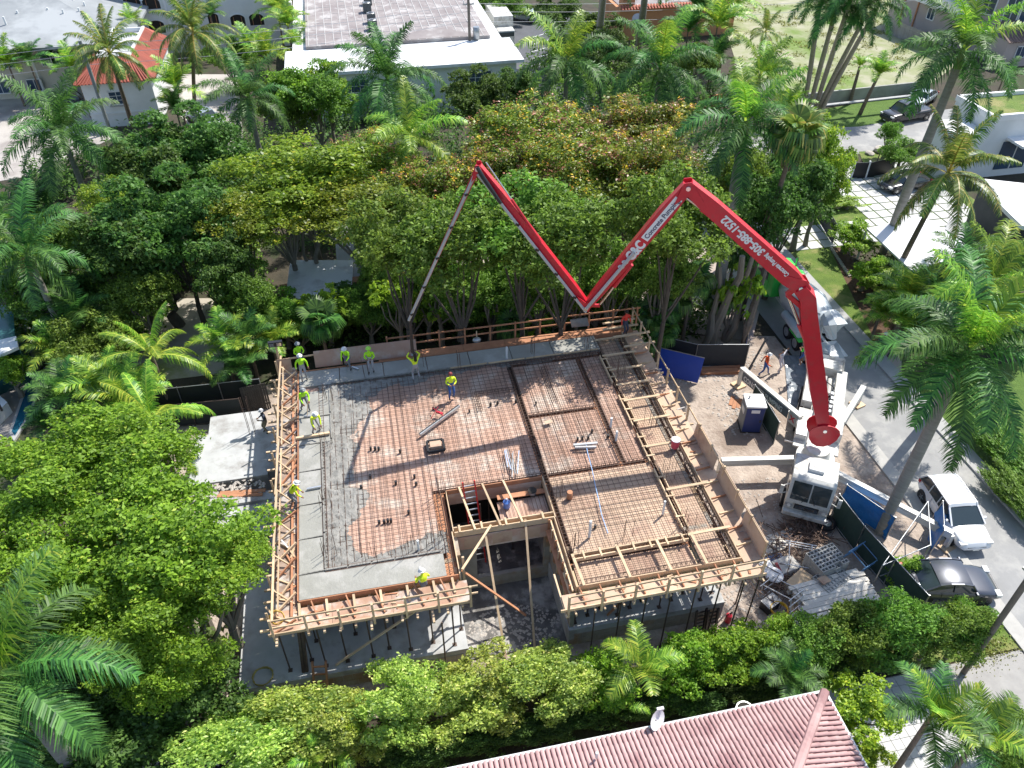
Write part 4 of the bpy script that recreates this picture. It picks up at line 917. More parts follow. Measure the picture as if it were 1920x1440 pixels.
    if hat:
        c = hd+topd*.05; b.tube([c-topd*.02,c,c+topd*.05,c+topd*.095,c+topd*.115],[.155,.118,.112,.075,.01],14)
        b.tube([c+hf*.06,c+hf*.16-Vector((0,0,.01))],[.07,.05],8); o = b.build('hard_hat',hat,T_,smooth=True,world_=False)
        b = MB(); c = hd; b.tube([c-topd*.03-hf*.02,c+topd*.045],[.092,.1],10); b.build('hair',M_hair,T_,smooth=True,world_=False)
    else:
        c = hd; b.tube([c-topd*.01-hf*.02,c+topd*.06-hf*.01,c+topd*.115],[.098,.102,.05],12); b.build('hair' if cap is None else 'cap',cap or M_hair,T_,smooth=True,world_=False)
    for s in (-1,1):
        b = MB(); c = hd+Vector((s*.033,.088,.025)); b.tube([c,c+hf*.012],[.011,.008],6); b.build('eye',M_blk,T_,world_=False)
    b = MB(); c = hd+Vector((0,.085,-.045)); b.box(tuple(c),(.05,.012,.008)); b.build('mouth',flat('lips',(.2,.06,.05)),T_,world_=False)
    if stripe:
        a = pel+up*.22; 
        b = MB(); b.tube([a-up*.02,a+up*.03],[.172,.176],14,cap=False); b.build('reflective_band',flat('reflective_band',(.7,.75,.7),.3),T_,world_=False)
    T_.location = p; T_.rotation_euler = (0,0,R(face)); T_.scale = (k,k,k); return T_
def lerp_(a,b_,t): return a+(b_-a)*t
Z4 = 4.46; Z5 = 4.52; G1 = 'crew working on the slab'
person('worker in lime shirt and grey hard hat behind the railing at the far left corner',P(566,688,4.3),200,'front',M_hv,M_jean,M_hatg,group=G1)
person('worker in lime shirt and white hard hat at the left end of the back strip',P(571,712,Z5),190,'stand',M_hv,M_lj,M_hatw,group=G1)
person('worker in lime shirt bending with a pole in front of the plywood sheet',P(655,690,Z5),160,'rake',M_hv,M_jean,M_hatw,group=G1)
person('worker in lime shirt and lime hat facing the camera with knees apart',P(697,697,Z5),175,'front',M_hv,M_lj,flat('lime_hat',(.4,.8,.1)),group=G1,stripe=True)
person('worker with both arms raised guiding the end of the pump hose',P(781,712,Z5),10,'hose',M_hvy,M_lj,M_hatg,group=G1)
person('worker in lime shirt and blue jeans alone in the middle of the bars',P(847,745,Z4),185,'front',M_hvy,M_bj,None,group=G1,cap=flat('maroon_cap',(.25,.04,.04)))
person('worker in lime shirt stooping over a rake beside the left strip',P(573,768,Z5),200,'rake',M_hv,M_jean,M_hatg,group=G1)
person('worker in yellow shirt bent over by the screed pole on the left strip',P(592,808,Z5),205,'bend',M_hvy,M_lj,M_hatw,group=G1)
person('worker in yellow shirt on the left platform reaching over wet concrete',P(548,950,4.3),275,'bend',M_hvy,M_jean,M_hatw,group=G1)
person('worker in yellow vest and white hood sitting on the front left form',P(797,1108,4.28),20,'sit',M_hvy,M_jean,M_hatw,group=G1)
person('worker in red orange shirt at the back right corner of the deck',P(1170,628,4.3),200,'stand',M_rd,M_navy,None,group=G1)
person('person in white hard hat and lime scarf standing on the pale terrace slab',P(503,810,1.05),110,'front',M_navy,M_khaki,M_hatw)
person('person in orange vest and white hard hat walking near the tarpaulin',P(1430,703,.03),250,'walk',M_or,M_bj,M_hatw)
person('person in white clothes with both hands raised beside the mixer',P(1459,695,.03),205,'arms',M_shw,M_shw,None,short=True,boot=M_shw)
person('person in bright green shirt and blue shorts standing on the mixer rear deck',P(1503,685,1.2),20,'front',M_gn,M_bj,None,short=True,legs='k',boot=M_shw)
person('person in dark shirt and white hard hat walking on the pink path',P(1646,662,.1),170,'walk',M_navy,M_navy,M_hatw,short=True)
person('person in white hard hat half hidden by the palm fronds at the pink path',P(1668,668,.1),150,'stand',M_navy,M_navy,M_hatw,short=True)
# tools held or lying
def tool(name,label,cat,parts,group=None):
    a = Vector(parts[0][1]); T_ = thing(name,label,cat,a,group)
    for n,p0,p1,w,m,kd in parts: bar(n,T_,m,p0,p1,w,kind=kd)
    return T_
M_wood = M_lum
tool('rake','concrete rake held by the stooping worker on the back strip','rake',[('handle',P(632,655,5.3),P(660,690,4.6),.04,M_wood,'cyl'),('head',P(660,688,4.56),P(672,692,4.56),.08,M_alu,'box')])
tool('rake','rake held by the worker on the upper left strip','rake',[('handle',P(577,750,5.4),P(576,780,4.6),.04,M_wood,'cyl'),('head',P(570,781,4.56),P(582,780,4.56),.08,M_alu,'box')])
tool('screed_bar','long screed pole lying across the left strip by the bent worker','pole',[('bar',P(555,822,4.6),P(618,812,4.62),.12,M_lum,'box')])
tool('screed_bar','wooden float pushed across the left strip by the kneeling worker','float',[('bar',P(575,917,4.6),P(602,912,4.6),.08,M_alu,'box')])
tool('screed_plank','long aluminium screed lying diagonally on the orange bars','screed',[('beam',P(787,815,4.62),P(861,761,4.64),.14,M_alu,'box'),('flange',P(786,813,4.68),P(860,759,4.72),.05,M_blk,'box')])
tool('screed_plank','bundle of pale screed rails lying on bars at right centre','screed',[('beam',P(1075,835,4.6),P(1120,831,4.6),.12,M_alu,'box'),('beam',P(1078,839,4.6),P(1118,838,4.6),.1,M_grey,'box')])
T_ = thing('pipe_bundle','bundle of grey and white conduit lying over the bars near the shaft','pipes',P(960,870,4.5))
for k,(u0,v0,u1,v1) in enumerate(((948,843,958,880),(951,842,962,882),(946,845,952,876),(960,850,966,888),(973,845,970,888),(962,846,960,895))): bar('conduit',T_,M_galv if k%2 else flat('pale_blue_conduit',(.45,.55,.7)),P(u0,v0,4.62),P(u1,v1,4.62),.05,kind='cyl')
T_ = thing('blue_hose','pale blue hose running over the bars of the right bay','hose',P(1100,850,4.5)); b = MB(); b.tube([P(1098,830,4.6),P(1102,850,4.58),P(1110,880,4.58),P(1115,905,4.58),P(1122,935,4.58),P(1128,965,4.58),P(1140,1000,4.58)],.02,6); b.build('hose',flat('blue_hose',(.35,.55,.85)),T_,smooth=True)
# buckets
def bucket(label,p,m,cat='bucket',name='bucket',h=.38,r=.17,ml=None):
    T_ = thing(name,label,cat,p); b = MB(); p = Vector(p); z = Vector((0,0,1)); b.tube([p,p+z*h],[r*.85,r],14); b.build('pail',m,T_,smooth=True)
    b = MB(); b.tube([p+z*h,p+z*(h+.03)],[r*1.06,r*1.04],14); b.build('lid',ml or m,T_); return T_
bucket('white lidded red bucket standing on the right hand strip of the deck',P(1265,838,4.4),flat('pink_red',(.7,.08,.12)),h=.5,r=.22,ml=flat('white_clothes',(.7,.68,.72)))
T_ = thing('water_bottle','large blue water bottle in the shaft beside the cleat','water bottle',P(950,950,4.0)); b = MB(); p = P(950,950,4.0); z = Vector((0,0,1)); b.tube([p,p+z*.35,p+z*.42,p+z*.48],[.17,.17,.08,.06],14); b.build('bottle',flat('water_blue',(.12,.25,.65),.15),T_,smooth=True); b = MB(); b.tube([p+z*.48,p+z*.55],[.05,.05],10); b.build('cap',M_alu,T_)
bucket('grey pail on the plank inside the shaft',P(998,925,4.15),M_galv,h=.2,r=.2,ml=M_dark)
# ladders
def ladder(label,p0,p1,w,m,n,rm=None,t=.05):
    T_ = thing('ladder',label,'ladder',p0); p0 = Vector(p0); p1 = Vector(p1); d = p1-p0; side = d.cross(Vector((0,0,1)) if abs(d.normalized().z) < .97 else Vector((0,1,0))).normalized()*w/2
    if abs(side.x) < abs(side.y) and abs(d.normalized().z) > .8: side = Vector((w/2,0,0))
    for s in (-1,1): bar('rail',T_,m,p0+side*s,p1+side*s,t,t*1.6)
    for i in range(n): q = lerp_(p0,p1,(i+.7)/(n+.4)); bar('rung',T_,rm or m,q-side,q+side,t*.7,t)
    return T_
ladder('red fibreglass ladder standing in the shaft opening',P(888,985,.6)+Vector((0,1.4,0)) if False else Vector((8.0,3.3,.6)),Vector((7.75,4.3,5.4)),.55,flat('ladder_red',(.65,.03,.03)),14,M_alu)
ladder('rough timber ladder against the front left podium',P(605,1330,.05),P(598,1240,1.9),.55,M_lum_red,6,t=.08)
for u in (1310,1332): ladder('black frame ladder leaning on the right podium front, '+('nearer the palm' if u == 1310 else 'nearer the fire extinguisher'),P(u,1185,.1),P(u+6,1143,2.0),.45,M_blk,6,t=.07)
ladder('grey frame ladder lying on the terrace by the left platform',P(498,1045,1.0),P(502,995,1.1),.5,M_steel,6,t=.09)
T_ = thing('fire_extinguisher','red fire extinguisher standing on the dirt at the right podium corner','fire extinguisher',P(1364,1165,.03)); p = P(1364,1165,.03); b = MB(); b.tube([p,p+Vector((0,0,.5)),p+Vector((0,0,.6))],[.14,.14,.05],12); b.build('cylinder',M_letr,T_,smooth=True); b = MB(); b.beam(p+Vector((0,0,.6)),p+Vector((.12,0,.68)),.05); b.tube([p+Vector((0,0,.62)),p+Vector((-.15,0,.5)),p+Vector((-.18,0,.2))],.02,6); b.build('valve',M_blk,T_)
# hoses coiled
def coil(label,p,m,r=.4,n=4,tilt=0):
    T_ = thing('hose_coil',label,'hose',p); b = MB(); pts = []
    for i in range(n*16): a = i/16*2*math.pi; rr = r+random.uniform(-.03,.03); pts.append(Vector(p)+Vector((math.cos(a)*rr,math.sin(a)*rr*math.cos(tilt),.05+math.sin(a)*rr*math.sin(tilt)+i*.0015)))
    b.tube(pts,.022,5); b.build('hose',m,T_,smooth=True); return T_
coil('yellow hose coil lying on the podium at far left',P(494,1270,1.22),mat('dull_yellow',(.45,.36,.10),(.3,.25,.08)),.42); coil('yellow rope coil hanging at the left platform corner',P(520,1160,4.6),mat('rope_yellow',(.65,.42,.08),(.5,.3,.06)),.28,3,1.0)
coil('bright yellow hose heap in front of the scrap pile',P(1460,1145,.4),M_yel,.38,6); coil('red hose loop lying under the hedge edge',P(1436,1193,.2),M_letr,.18,3)
# generator / bits on deck
T_ = thing('deck_opening_box','small timber box with black surround in the middle of the deck','box',P(817,838,4.5)); p = P(817,838,4.5); box('block_out',T_,M_ply2,p+Vector((0,0,.12)),(.55,.4,.22)); 
for s in (-1,1): box('frame',T_,M_blk,p+Vector((s*.4,0,.08)),(.12,.7,.12)); 
box('frame',T_,M_blk,p+Vector((0,-.38,.08)),(.8,.1,.12)); box('frame',T_,M_blk,p+Vector((0,.38,.08)),(.8,.1,.12))
T_ = thing('loose_board','pale square board laid on the bars near the dark beam','board',P(1028,791,4.55)); box('sheet',T_,M_ply2,P(1028,791,4.56),(.4,.25,.02),rz=.2)
T_ = thing('concrete_float_stand','red handled bull float lying by the aluminium screed','float',P(825,772,4.6)); bar('handle',T_,M_letr,P(812,765,4.7),P(832,780,5.0),.03,kind='cyl'); bar('handle',T_,M_letr,P(808,785,4.6),P(822,762,5.0),.03,kind='cyl'); bar('blade',T_,M_letr,P(818,772,4.7),P(830,776,4.7),.1)
# lamp on a stand at upper left
T_ = thing('work_light','black work light on a timber post at the upper left corner of the deck','work light',P(527,690,4.3)); bar('post',T_,M_lum,P(527,690,4.3),P(527,690,4.3)+Vector((0,0,1.6)),.1); q = P(527,690,4.3)+Vector((0,0,1.7)); box('lamp',T_,M_blk,q,(.75,.2,.3)); 
for s in (-1,1): box('lens',T_,M_chrome,q+Vector((s*.2,-.11,0)),(.25,.02,.2))
T_ = thing('tarpaulin_sheet','grey sheet hung over the back guard rail below the boom knuckle','sheet',P(1087,607,5.0)); b = MB(); q = [P(1069,600,5.5),P(1101,596,5.5),P(1105,611,4.9),P(1072,614,4.9)]; b.quad(*q); b.quad(*[v_+Vector((0,.05,.0)) for v_ in q][::-1]); b.build('sheet',M_galv,T_)
T_ = thing('grey_bundle','grey bag tied on the back guard rail left of centre','bag',P(894,640,5.2)); q = P(894,637,5.2); link('bag',unit_mesh('ball',M_galv),T_,(0,0,.1),(0,0,0),(.5,.35,.35)); bar('tie',T_,M_lum,q,q+Vector((0,0,.6)),.05)

# ---------------------------------------------------------------- portable toilet, fences, yard stock
tp = (P(1390,803,0)+P(1432,798,0))/2+Vector((0,.6,0)); tp = P(1403,800,0)
TO = thing('portable_toilet','dark blue portable toilet with a white roof on the dirt yard','portable toilet',(tp.x,tp.y,.03)); M_tb = flat('toilet_blue',(.015,.035,.16),.45); M_tg = flat('toilet_grey',(.16,.18,.21),.6)
TO.rotation_euler = (0,0,R(-14)); TO.scale = (.96,.96,.93)
b = MB(); b.box((0,0,1.06),(1.14,1.14,2.0)); link('cabin',b.mesh('cabin',[M_tg],bevel=.03),TO)
b = MB(); b.box((0,-.575,1.05),(1.06,.04,1.94)); d_ = link('door',b.mesh('door',[M_tb],bevel=.01),TO); b = MB(); b.box((.4,-.61,1.0),(.1,.04,.16)); link('handle',b.mesh('handle',[M_blk]),d_)
b = MB(); b.prism([(-.62,-.64),(.62,-.64),(.62,.62),(-.62,.62)],2.06,2.22); link('roof',b.mesh('roof',[flat('roof_white',(.78,.78,.78),.5)],bevel=.09,smooth=True),TO)
b = MB(); b.box((0,-.61,1.8),(.5,.03,.24)); s_o = link('sign',b.mesh('sign',[M_let]),TO); b = MB(); b.box((-.585,0,1.5),(.03,.55,.4)); link('sign',b.mesh('sign',[M_let]),TO); bar_ = MB(); bar_.tube([(-.3,.2,2.2),(-.3,.2,2.42)],.05,8); link('vent_pipe',bar_.mesh('vent_pipe',[M_grey]),TO)
b = MB(); b.box((0,0,.05),(1.2,1.2,.1)); link('skid',b.mesh('skid',[M_blk]),TO)
bpy.context.view_layer.update()
def fence(label,pts,h,m,cat='fence',group=None,lean=0,top=True,mesh_only=False,sub=6,rail=M_galv,sag=.06):
    pts = [Vector((p[0],p[1],0)) for p in pts]; T_ = thing('site_fence',label,cat,pts[0],group)
    for i in range(len(pts)-1):
        a,b_ = pts[i],pts[i+1]; d = b_-a; n = max(1,round(d.length/2.4)); nn = Vector((-d.y,d.x,0)).normalized()*lean
        for k in range(n+1):
            q = a+d*k/n; bar('post',T_,rail,q,q+nn+Vector((0,0,h+.05)),.06,kind='cyl')
        if top: bar('top_rail',T_,rail,a+nn+Vector((0,0,h)),b_+nn+Vector((0,0,h)),.05,kind='cyl'); bar('bottom_rail',T_,rail,a+Vector((0,0,.15)),b_+Vector((0,0,.15)),.04,kind='cyl')
        for k in range(n):
            b = MB(); N_ = 6; 
            for j in range(N_+1):
                for w in range(5):
                    q = a+d*(k+j/N_)/n; zz = w/4*h; wob = sag*math.sin(j*1.7+w*2.1+k); b.v.append(tuple(q+nn*(zz/h)+Vector((-d.y,d.x,0)).normalized()*(wob+.03)+Vector((0,0,zz+.02))))
            for j in range(N_):
                for w in range(4): q = j*5+w; b.f.append((q,q+1,q+6,q+5)); b.mi.append(0)
            b.build('screen',m,T_,smooth=True)
    return T_
fence('dark green screen fence between the scrap yard and the leaning palm',[P2(1555,975),P2(1600,1035),P2(1715,1165)],2.0,M_green)
fence('dark green mesh fence beside the portable toilet, below the outrigger lettering',[P2(1416,722,1.7),P2(1430,740,1.7),P2(1462,792,1.7)],1.7,M_green)
fence('blue tarpaulin fence panel standing near the trees by the driveway',[P2(1400,655),P2(1405,600)],2.2,M_blue,lean=.2)
fence('black screened fence behind the blue sheet at the back of the yard',[P2(1225,672),P2(1300,690),P2(1395,690)],1.9,mat('black_mesh',(.03,.035,.04),(.02,.024,.03),2,.8))
T_ = thing('blue_board','big bright blue board leaning on the fence beside the dirt yard','board',P(1275,705,0)); 
b = MB(); q = [P(1229,700,.1),P(1308,718,.1),P(1321,672,1.7),P(1236,652,1.7)]; nn = (q[1]-q[0]).cross(q[3]-q[0]).normalized()*.03
b.v = [tuple(v_-nn) for v_ in q]+[tuple(v_+nn) for v_ in q]; b.f = [(3,2,1,0),(4,5,6,7),(0,1,5,4),(1,2,6,5),(2,3,7,6),(3,0,4,7)]; b.mi = [0]*6; b.build('sheet',mat('board_blue',(.008,.06,.42),(.006,.05,.36),2,.4),T_)
bar('frame',T_,M_galv,q[3]+Vector((0,0,.03)),q[2]+Vector((0,0,.03)),.04)
T_ = fence('bright blue tarpaulin stretched behind the green fence beside the leaning palm trunk',[P2(1572,950),P2(1660,1012)],1.7,M_blue2,sag=.12)
fence('open chain link gate leaf with a torn blue tarpaulin beside the white crossover',[P2(1740,985),P2(1742,1040)],1.9,M_blue2,sag=.1,lean=.1)
T_ = thing('gate_leaf','galvanised gate frame lying open between the two blue tarpaulins','gate',P(1660,1060,0))
for a,b_ in (((1740,940,1.9),(1655,1060,1.9)),((1655,1060,1.9),(1745,1022,1.9)),((1745,1022,1.9),(1740,940,1.9)),((1650,1080,1.0),(1742,1046,1.0))): bar('tube',T_,M_galv,P(*a),P(*b_),.06,kind='cyl')
for u,v in ((1655,1060),(1745,1022),(1740,940)): q = P(u,v,1.9); bar('post',T_,M_galv,(q.x,q.y,0),q,.06,kind='cyl')
# hollow blocks on pallets
M_cb2 = mat('concrete_block_grey',(.50,.49,.46),(.40,.39,.37),3,.9,rnd=.06)
bb = MB()
def hollow(bb,x=0,y=0,z=0):
    for dy in (-.085,.085): bb.box((x,y+dy,z),(.39,.03,.19))
    for dx in (-.18,0,.18): bb.box((x+dx,y,z),(.03,.14,.19))
hollow(bb); HB = bb.mesh('block',[M_cb2])
def block_stack(label,p,nx,ny,nz,rz,group='pallets of hollow blocks'):
    T_ = thing('block_pallet',label,'block pallet',(p.x,p.y,.03),group,rz)
    for s in (-1,0,1): link('skid',unit_mesh('box',M_lum),T_,(0,s*ny*.1,.06),(0,0,0),(nx*.4,.1,.1))
    for z in range(nz):
        for j in range(ny):
            for i in range(nx):
                if z == nz-1 and random.random() < .15: continue
                link('block',HB,T_,((i-(nx-1)/2)*.402+random.uniform(-.01,.01),(j-(ny-1)/2)*.205,.21+z*.196),(0,0,random.uniform(-.02,.02)))
    return T_
block_stack('taller pallet of grey hollow blocks in the scrap yard, farther from the camera',P(1545,1062,.6),4,6,6,R(12)); block_stack('lower pallet of grey hollow blocks next to the white planks',P(1555,1095,.4),4,5,4,R(20))
# plank stacks
def plank_stack(label,p,L_,n,m,rz,layers=2,cat='planks',name='plank_stack',w=.22,t=.045,z=.03,jit=.08):
    T_ = thing(name,label,cat,(p.x,p.y,z),None,rz)
    for l in range(layers):
        for i in range(n): link('plank',unit_mesh('box',m),T_,(random.uniform(-jit,jit)*2,(i-(n-1)/2)*w*1.08,t*.5+l*t*1.6),(0,0,random.uniform(-.03,.03)),(L_*random.uniform(.9,1),w,t))
    return T_
M_wplank = mat('whitewashed_boards',(.74,.71,.65),(.58,.54,.48),2,.85,rnd=.1)
plank_stack('stack of whitewashed form boards beside the hedge',P(1570,1108,1.0),3.8,8,M_wplank,R(4),layers=12); 
plank_stack('stack of grey boards beside the blue board',P(1350,697,0),2.6,3,M_lum_red,R(-8),layers=3); plank_stack('three short brown boards lying by the portable toilet',P(1378,757,0),1.0,3,M_lum_red,R(55),layers=1)
plank_stack('bundle of pale poles on the yard ground near the tall plywood edge',P(1452,1020,0),3.0,8,M_wplank,R(10),layers=2,w=.12)
plank_stack('pile of brown scrap timber in front of the white boards',P(1500,1125,.2),2.0,4,M_lum,R(60),layers=5,jit=.2)
plank_stack('long pale plank bundle lying across the terrace rubble',P(455,928,.9),2.4,2,M_lum_red,R(-8),layers=1,z=1.0)
# saw horses / steel frames
def frame(label,p,w,l,h,m,rz,ry=0):
    T_ = thing('steel_frame',label,'steel frame',(p.x,p.y,.05),None,rz); T_.rotation_euler = (ry,0,rz)
    for x in (-w/2,w/2):
        for y in (-l/2,l/2): bar('leg',T_,m,(x,y,0),(x*.7,y,h),.05,kind='cyl').matrix_parent_inverse = Matrix.Identity(4)
    for y in (-l/2,l/2):
        for z in (.3,.65,1.0): bar('rail',T_,m,(-w/2,y,z*h),(w/2,y,z*h),.05,kind='cyl').matrix_parent_inverse = Matrix.Identity(4)
    for x in (-w/2*.7,w/2*.7): bar('rail',T_,m,(x,-l/2,h),(x,l/2,h),.05,kind='cyl').matrix_parent_inverse = Matrix.Identity(4)
frame('pale blue steel frame by the green fence',P(1600,1060,.0),1.2,1.0,1.1,flat('frame_blue',(.15,.32,.55)),R(20),R(15)); frame('white steel frame lying over the pale poles',P(1495,1045,.3),1.5,1.2,.9,M_let,R(-25),R(20)); frame('white steel frame in front of the scrap pile',P(1470,1130,.2),1.1,1.6,1.0,M_let,R(25),R(-20))
# tyre
T_ = thing('spare_tyre','old tyre on a grey rim lying by the rusty heap','tyre',P(1550,980,.1)); p = P(1550,980,.35)
b = MB(); 
for i in range(24):
    a = i/24*2*math.pi
    for j in range(8):
        q = j/8*2*math.pi; r = .36+.13*math.cos(q); b.v.append((p.x+math.cos(a)*r,p.y+math.sin(a)*r*.95,p.z+.12*math.sin(q)+math.sin(a)*.1))
for i in range(24):
    for j in range(8): b.f.append((i*8+j,((i+1)%24)*8+j,((i+1)%24)*8+(j+1)%8,i*8+(j+1)%8)); b.mi.append(0)
b.build('tyre',M_black,T_,smooth=True); b = MB(); b.tube([p-Vector((0,0,.05)),p+Vector((0,0,.03)),p+Vector((0,0,.06))],[.26,.24,.1],16); b.build('rim',M_alu,T_)
# wheelbarrow, drums, generator, boxes in the scrap pile
def crate(label,name,cat,p,s,m,rz=0,lid=None,z=.03):
    T_ = thing(name,label,cat,(p.x,p.y,z),None,rz); b = MB(); b.box((0,0,s[2]/2),s); link('box',b.mesh('box',[m],bevel=.03),T_)
    if lid: b = MB(); b.box((0,0,s[2]+.02),(s[0]*1.04,s[1]*1.04,.04)); link('lid',b.mesh('lid',[lid],bevel=.01),T_)
    for k in (-1,1): b = MB(); b.beam((k*s[0]*.3,-s[1]/2-.01,.02),(k*s[0]*.3,-s[1]/2-.01,s[2]),.06,.03); link('slat',b.mesh('slat',[m]),T_)
    return T_
crate('black plastic generator lying beside the yellow hose','generator','generator',P(1443,1135,.2),(.8,.55,.5),M_blk,.4,M_grey); crate('blue box beside the scrap pile under the hedge','tool_box','tool box',P(1500,1165,.1),(.7,.5,.4),M_navy,-.3,M_letr); crate('wooden crate holding paper sacks by the white boards','crate','crate',P(1500,1100,.3),(1.2,.9,.7),M_wplank,.5,M_lum)
crate('dark blue grooved sheet stack next to the toilet pan','panel_stack','panels',P(1446,1048,.2),(1.3,.4,.2),flat('slate_blue',(.12,.16,.28)),.1); crate('tan board on top of the lower block pallet','board','board',P(1545,1088,1.0),(.5,.4,.04),M_ply2,.3,z=1.02)
crate('white chest beside the red edged panel','chest','chest',P(1472,1065,.2),(1.1,.8,.45),M_let,.2,M_wplank)
T_ = thing('wash_basin','white oval basin standing among the scrap','basin',P(1450,1080,.3)); b = MB(); p = P(1450,1080,.45); b.tube([p,p+Vector((0,0,.12)),p+Vector((0,0,.16)),p+Vector((0,0,.08))],[.3,.46,.42,.2],18); b.build('bowl',M_let,T_,smooth=True); box('slab',T_,M_let,p+Vector((-.1,.5,.05)),(.6,.7,.1))
T_ = thing('red_board','dark red edged panel leaning in the scrap pile','panel',P(1461,1068,.3)); bar('panel',T_,flat('dark_red',(.25,.02,.03)),P(1455,1055,.6),P(1468,1082,.5),.15,.04)
T_ = thing('ply_sheet','printed white board leaning near the hedge below the scrap pile','board',P(1515,1160,.2)); q = P(1512,1160,.5); box('sheet',T_,M_wplank,q,(1.3,.04,.9),rx=R(-50),rz=R(12))
# rubble: counted-out lumps joined as stuff
def rubble(name,c,rx,ry,n,m,smin=.04,smax=.14,z=.03,rz=0):
    b = MB()
    for i in range(n):
        a = random.uniform(0,2*math.pi); r = math.sqrt(random.random()); x = c[0]+math.cos(a)*r*rx; y = c[1]+math.sin(a)*r*ry; s = random.uniform(smin,smax)
        q = Vector((x,y,z+s*.1)); vs = [q+Vector((random.uniform(-1,1),random.uniform(-1,1),random.uniform(-.5,.8))).normalized()*s for _ in range(6)]
        vs = [q+Vector(d_)*s*random.uniform(.6,1.1) for d_ in ((1,0,0),(0,1,0),(-1,0,0),(0,-1,0),(.1,.1,.35),(0,0,-.3))]
        n0 = len(b.v); b.v += [tuple(v_) for v_ in vs]
        for f in ((0,1,4),(1,2,4),(2,3,4),(3,0,4),(1,0,5),(2,1,5),(3,2,5),(0,3,5)): b.f.append(tuple(n0+i_ for i_ in f)); b.mi.append(0)
    return tag(b.build(name,m),kind='stuff')
M_rub = mat('pale_rubble',(.52,.48,.43),(.36,.32,.29),2,.9)
rubble('rubble',P2(1300,690),5.5,1.6,500,M_rub); rubble('rubble',(8.9,-.2),2.2,1.2,500,M_rub,z=.1); rubble('rubble',(-4.2,10.2),2.0,.8,260,M_rub,z=1.0); rubble('rubble',P2(1450,1120),3.0,2.6,700,M_rub,.03,.12); rubble('rubble',P2(1390,770),2.0,2.5,200,M_rub); rubble('rubble',(-5.0,-3.0),3,1.2,300,M_rub); rubble('rubble',P2(1450,960),3.5,2.5,400,M_rub,.03,.1)
rubble('rusty_scrap',P2(1505,1000),1.3,.9,260,M_rust,.05,.2,.1); rubble('rubble',P2(385,770),2.6,1.4,260,M_rub,.04,.14)
# thin wire and bar scrap
b = MB()
for i in range(260):
    c = random.choice([(P2(1460,1030),2.2),(P2(1510,1005),1.2),(P2(1470,1100),1.6)]); a = random.uniform(0,6.3); p = Vector((c[0][0]+random.gauss(0,c[1]*.5),c[0][1]+random.gauss(0,c[1]*.4),random.uniform(.1,.6)+(1.0 if c[0][0] < 0 else 0))); l = random.uniform(.3,1.4)
    b.beam(p,p+Vector((math.cos(a)*l,math.sin(a)*l,random.uniform(-.1,.2))),.03)
tag(b.build('bar_scrap',M_rust),kind='stuff')
# plastic sheet on the road beneath the hopper
T_ = thing('plastic_sheet','crumpled grey plastic sheet spread under the pump hopper','plastic sheet',P(1500,720,0)); b = MB(); q = [P(1470,668),P(1570,668),P(1580,745),P(1480,790)]; N_ = 24
for j in range(N_+1):
    for i in range(N_+1):
        a = lerp_(lerp_(q[0],q[1],i/N_),lerp_(q[3],q[2],i/N_),j/N_); a.z = .06+.10*abs(noise.noise(Vector((a.x*2.2,a.y*2.2,0)))); b.v.append(tuple(a))
for j in range(N_):
    for i in range(N_): a = j*(N_+1)+i; b.f.append((a,a+1,a+N_+2,a+N_+1)); b.mi.append(0)
b.build('sheet',mat('plastic_film',(.28,.32,.36),(.14,.16,.19),1.5,.25),T_)
# ---------------------------------------------------------------- neighbouring buildings
M_cream = mat('cream_render',(.62,.58,.48),(.50,.46,.38),.6,.9); M_rgrey = mat('grey_roof_membrane',(.30,.32,.33),(.20,.215,.225),.25,.9,c3=(.36,.38,.39),s3=.12); M_rgrey2 = mat('stained_flat_roof',(.33,.30,.29),(.20,.17,.17),.3,.9,c3=(.42,.40,.39),s3=.5)
M_winb = mat('window_blue_glass',(.06,.10,.16),(.03,.05,.08),.6,.12); M_tile = mat('terracotta_tile',(.40,.11,.07),(.26,.07,.05),.8,.8,rnd=.14); M_ptile = mat('pink_concrete_tile',(.58,.39,.37),(.42,.25,.24),.9,.85,rnd=.10,c3=(.32,.18,.18),s3=.4)
def ppoly(b,pts,thick=.0): b.quad(*pts)
def bwin(parent,c,w,h,face='y',m=M_winb,fm=M_white,mull=1,d=.06,rows=1,name='window'):
    "window in a wall facing -y at c"
    b = MB(); x,y,z = c
    for s in (-1,1): b.box((x+s*w/2,y-d/2,z),(.09,d+.04,h+.18)); b.box((x,y-d/2,z+s*h/2),(w+.09,d+.04,.09))
    for k in range(mull): b.box((x-w/2+w*(k+1)/(mull+1),y-d/2,z),(.05,d+.02,h-.09))
    for k in range(rows-1): b.box((x,y-d/2-.004,z-h/2+h*(k+1)/rows),(w-.09,d,.04))
    f = b.build(name,fm,parent); b = MB(); b.box((x,y-.02,z),(w-.05,.03,h-.05)); b.build('pane',m,f,world_=False); return f
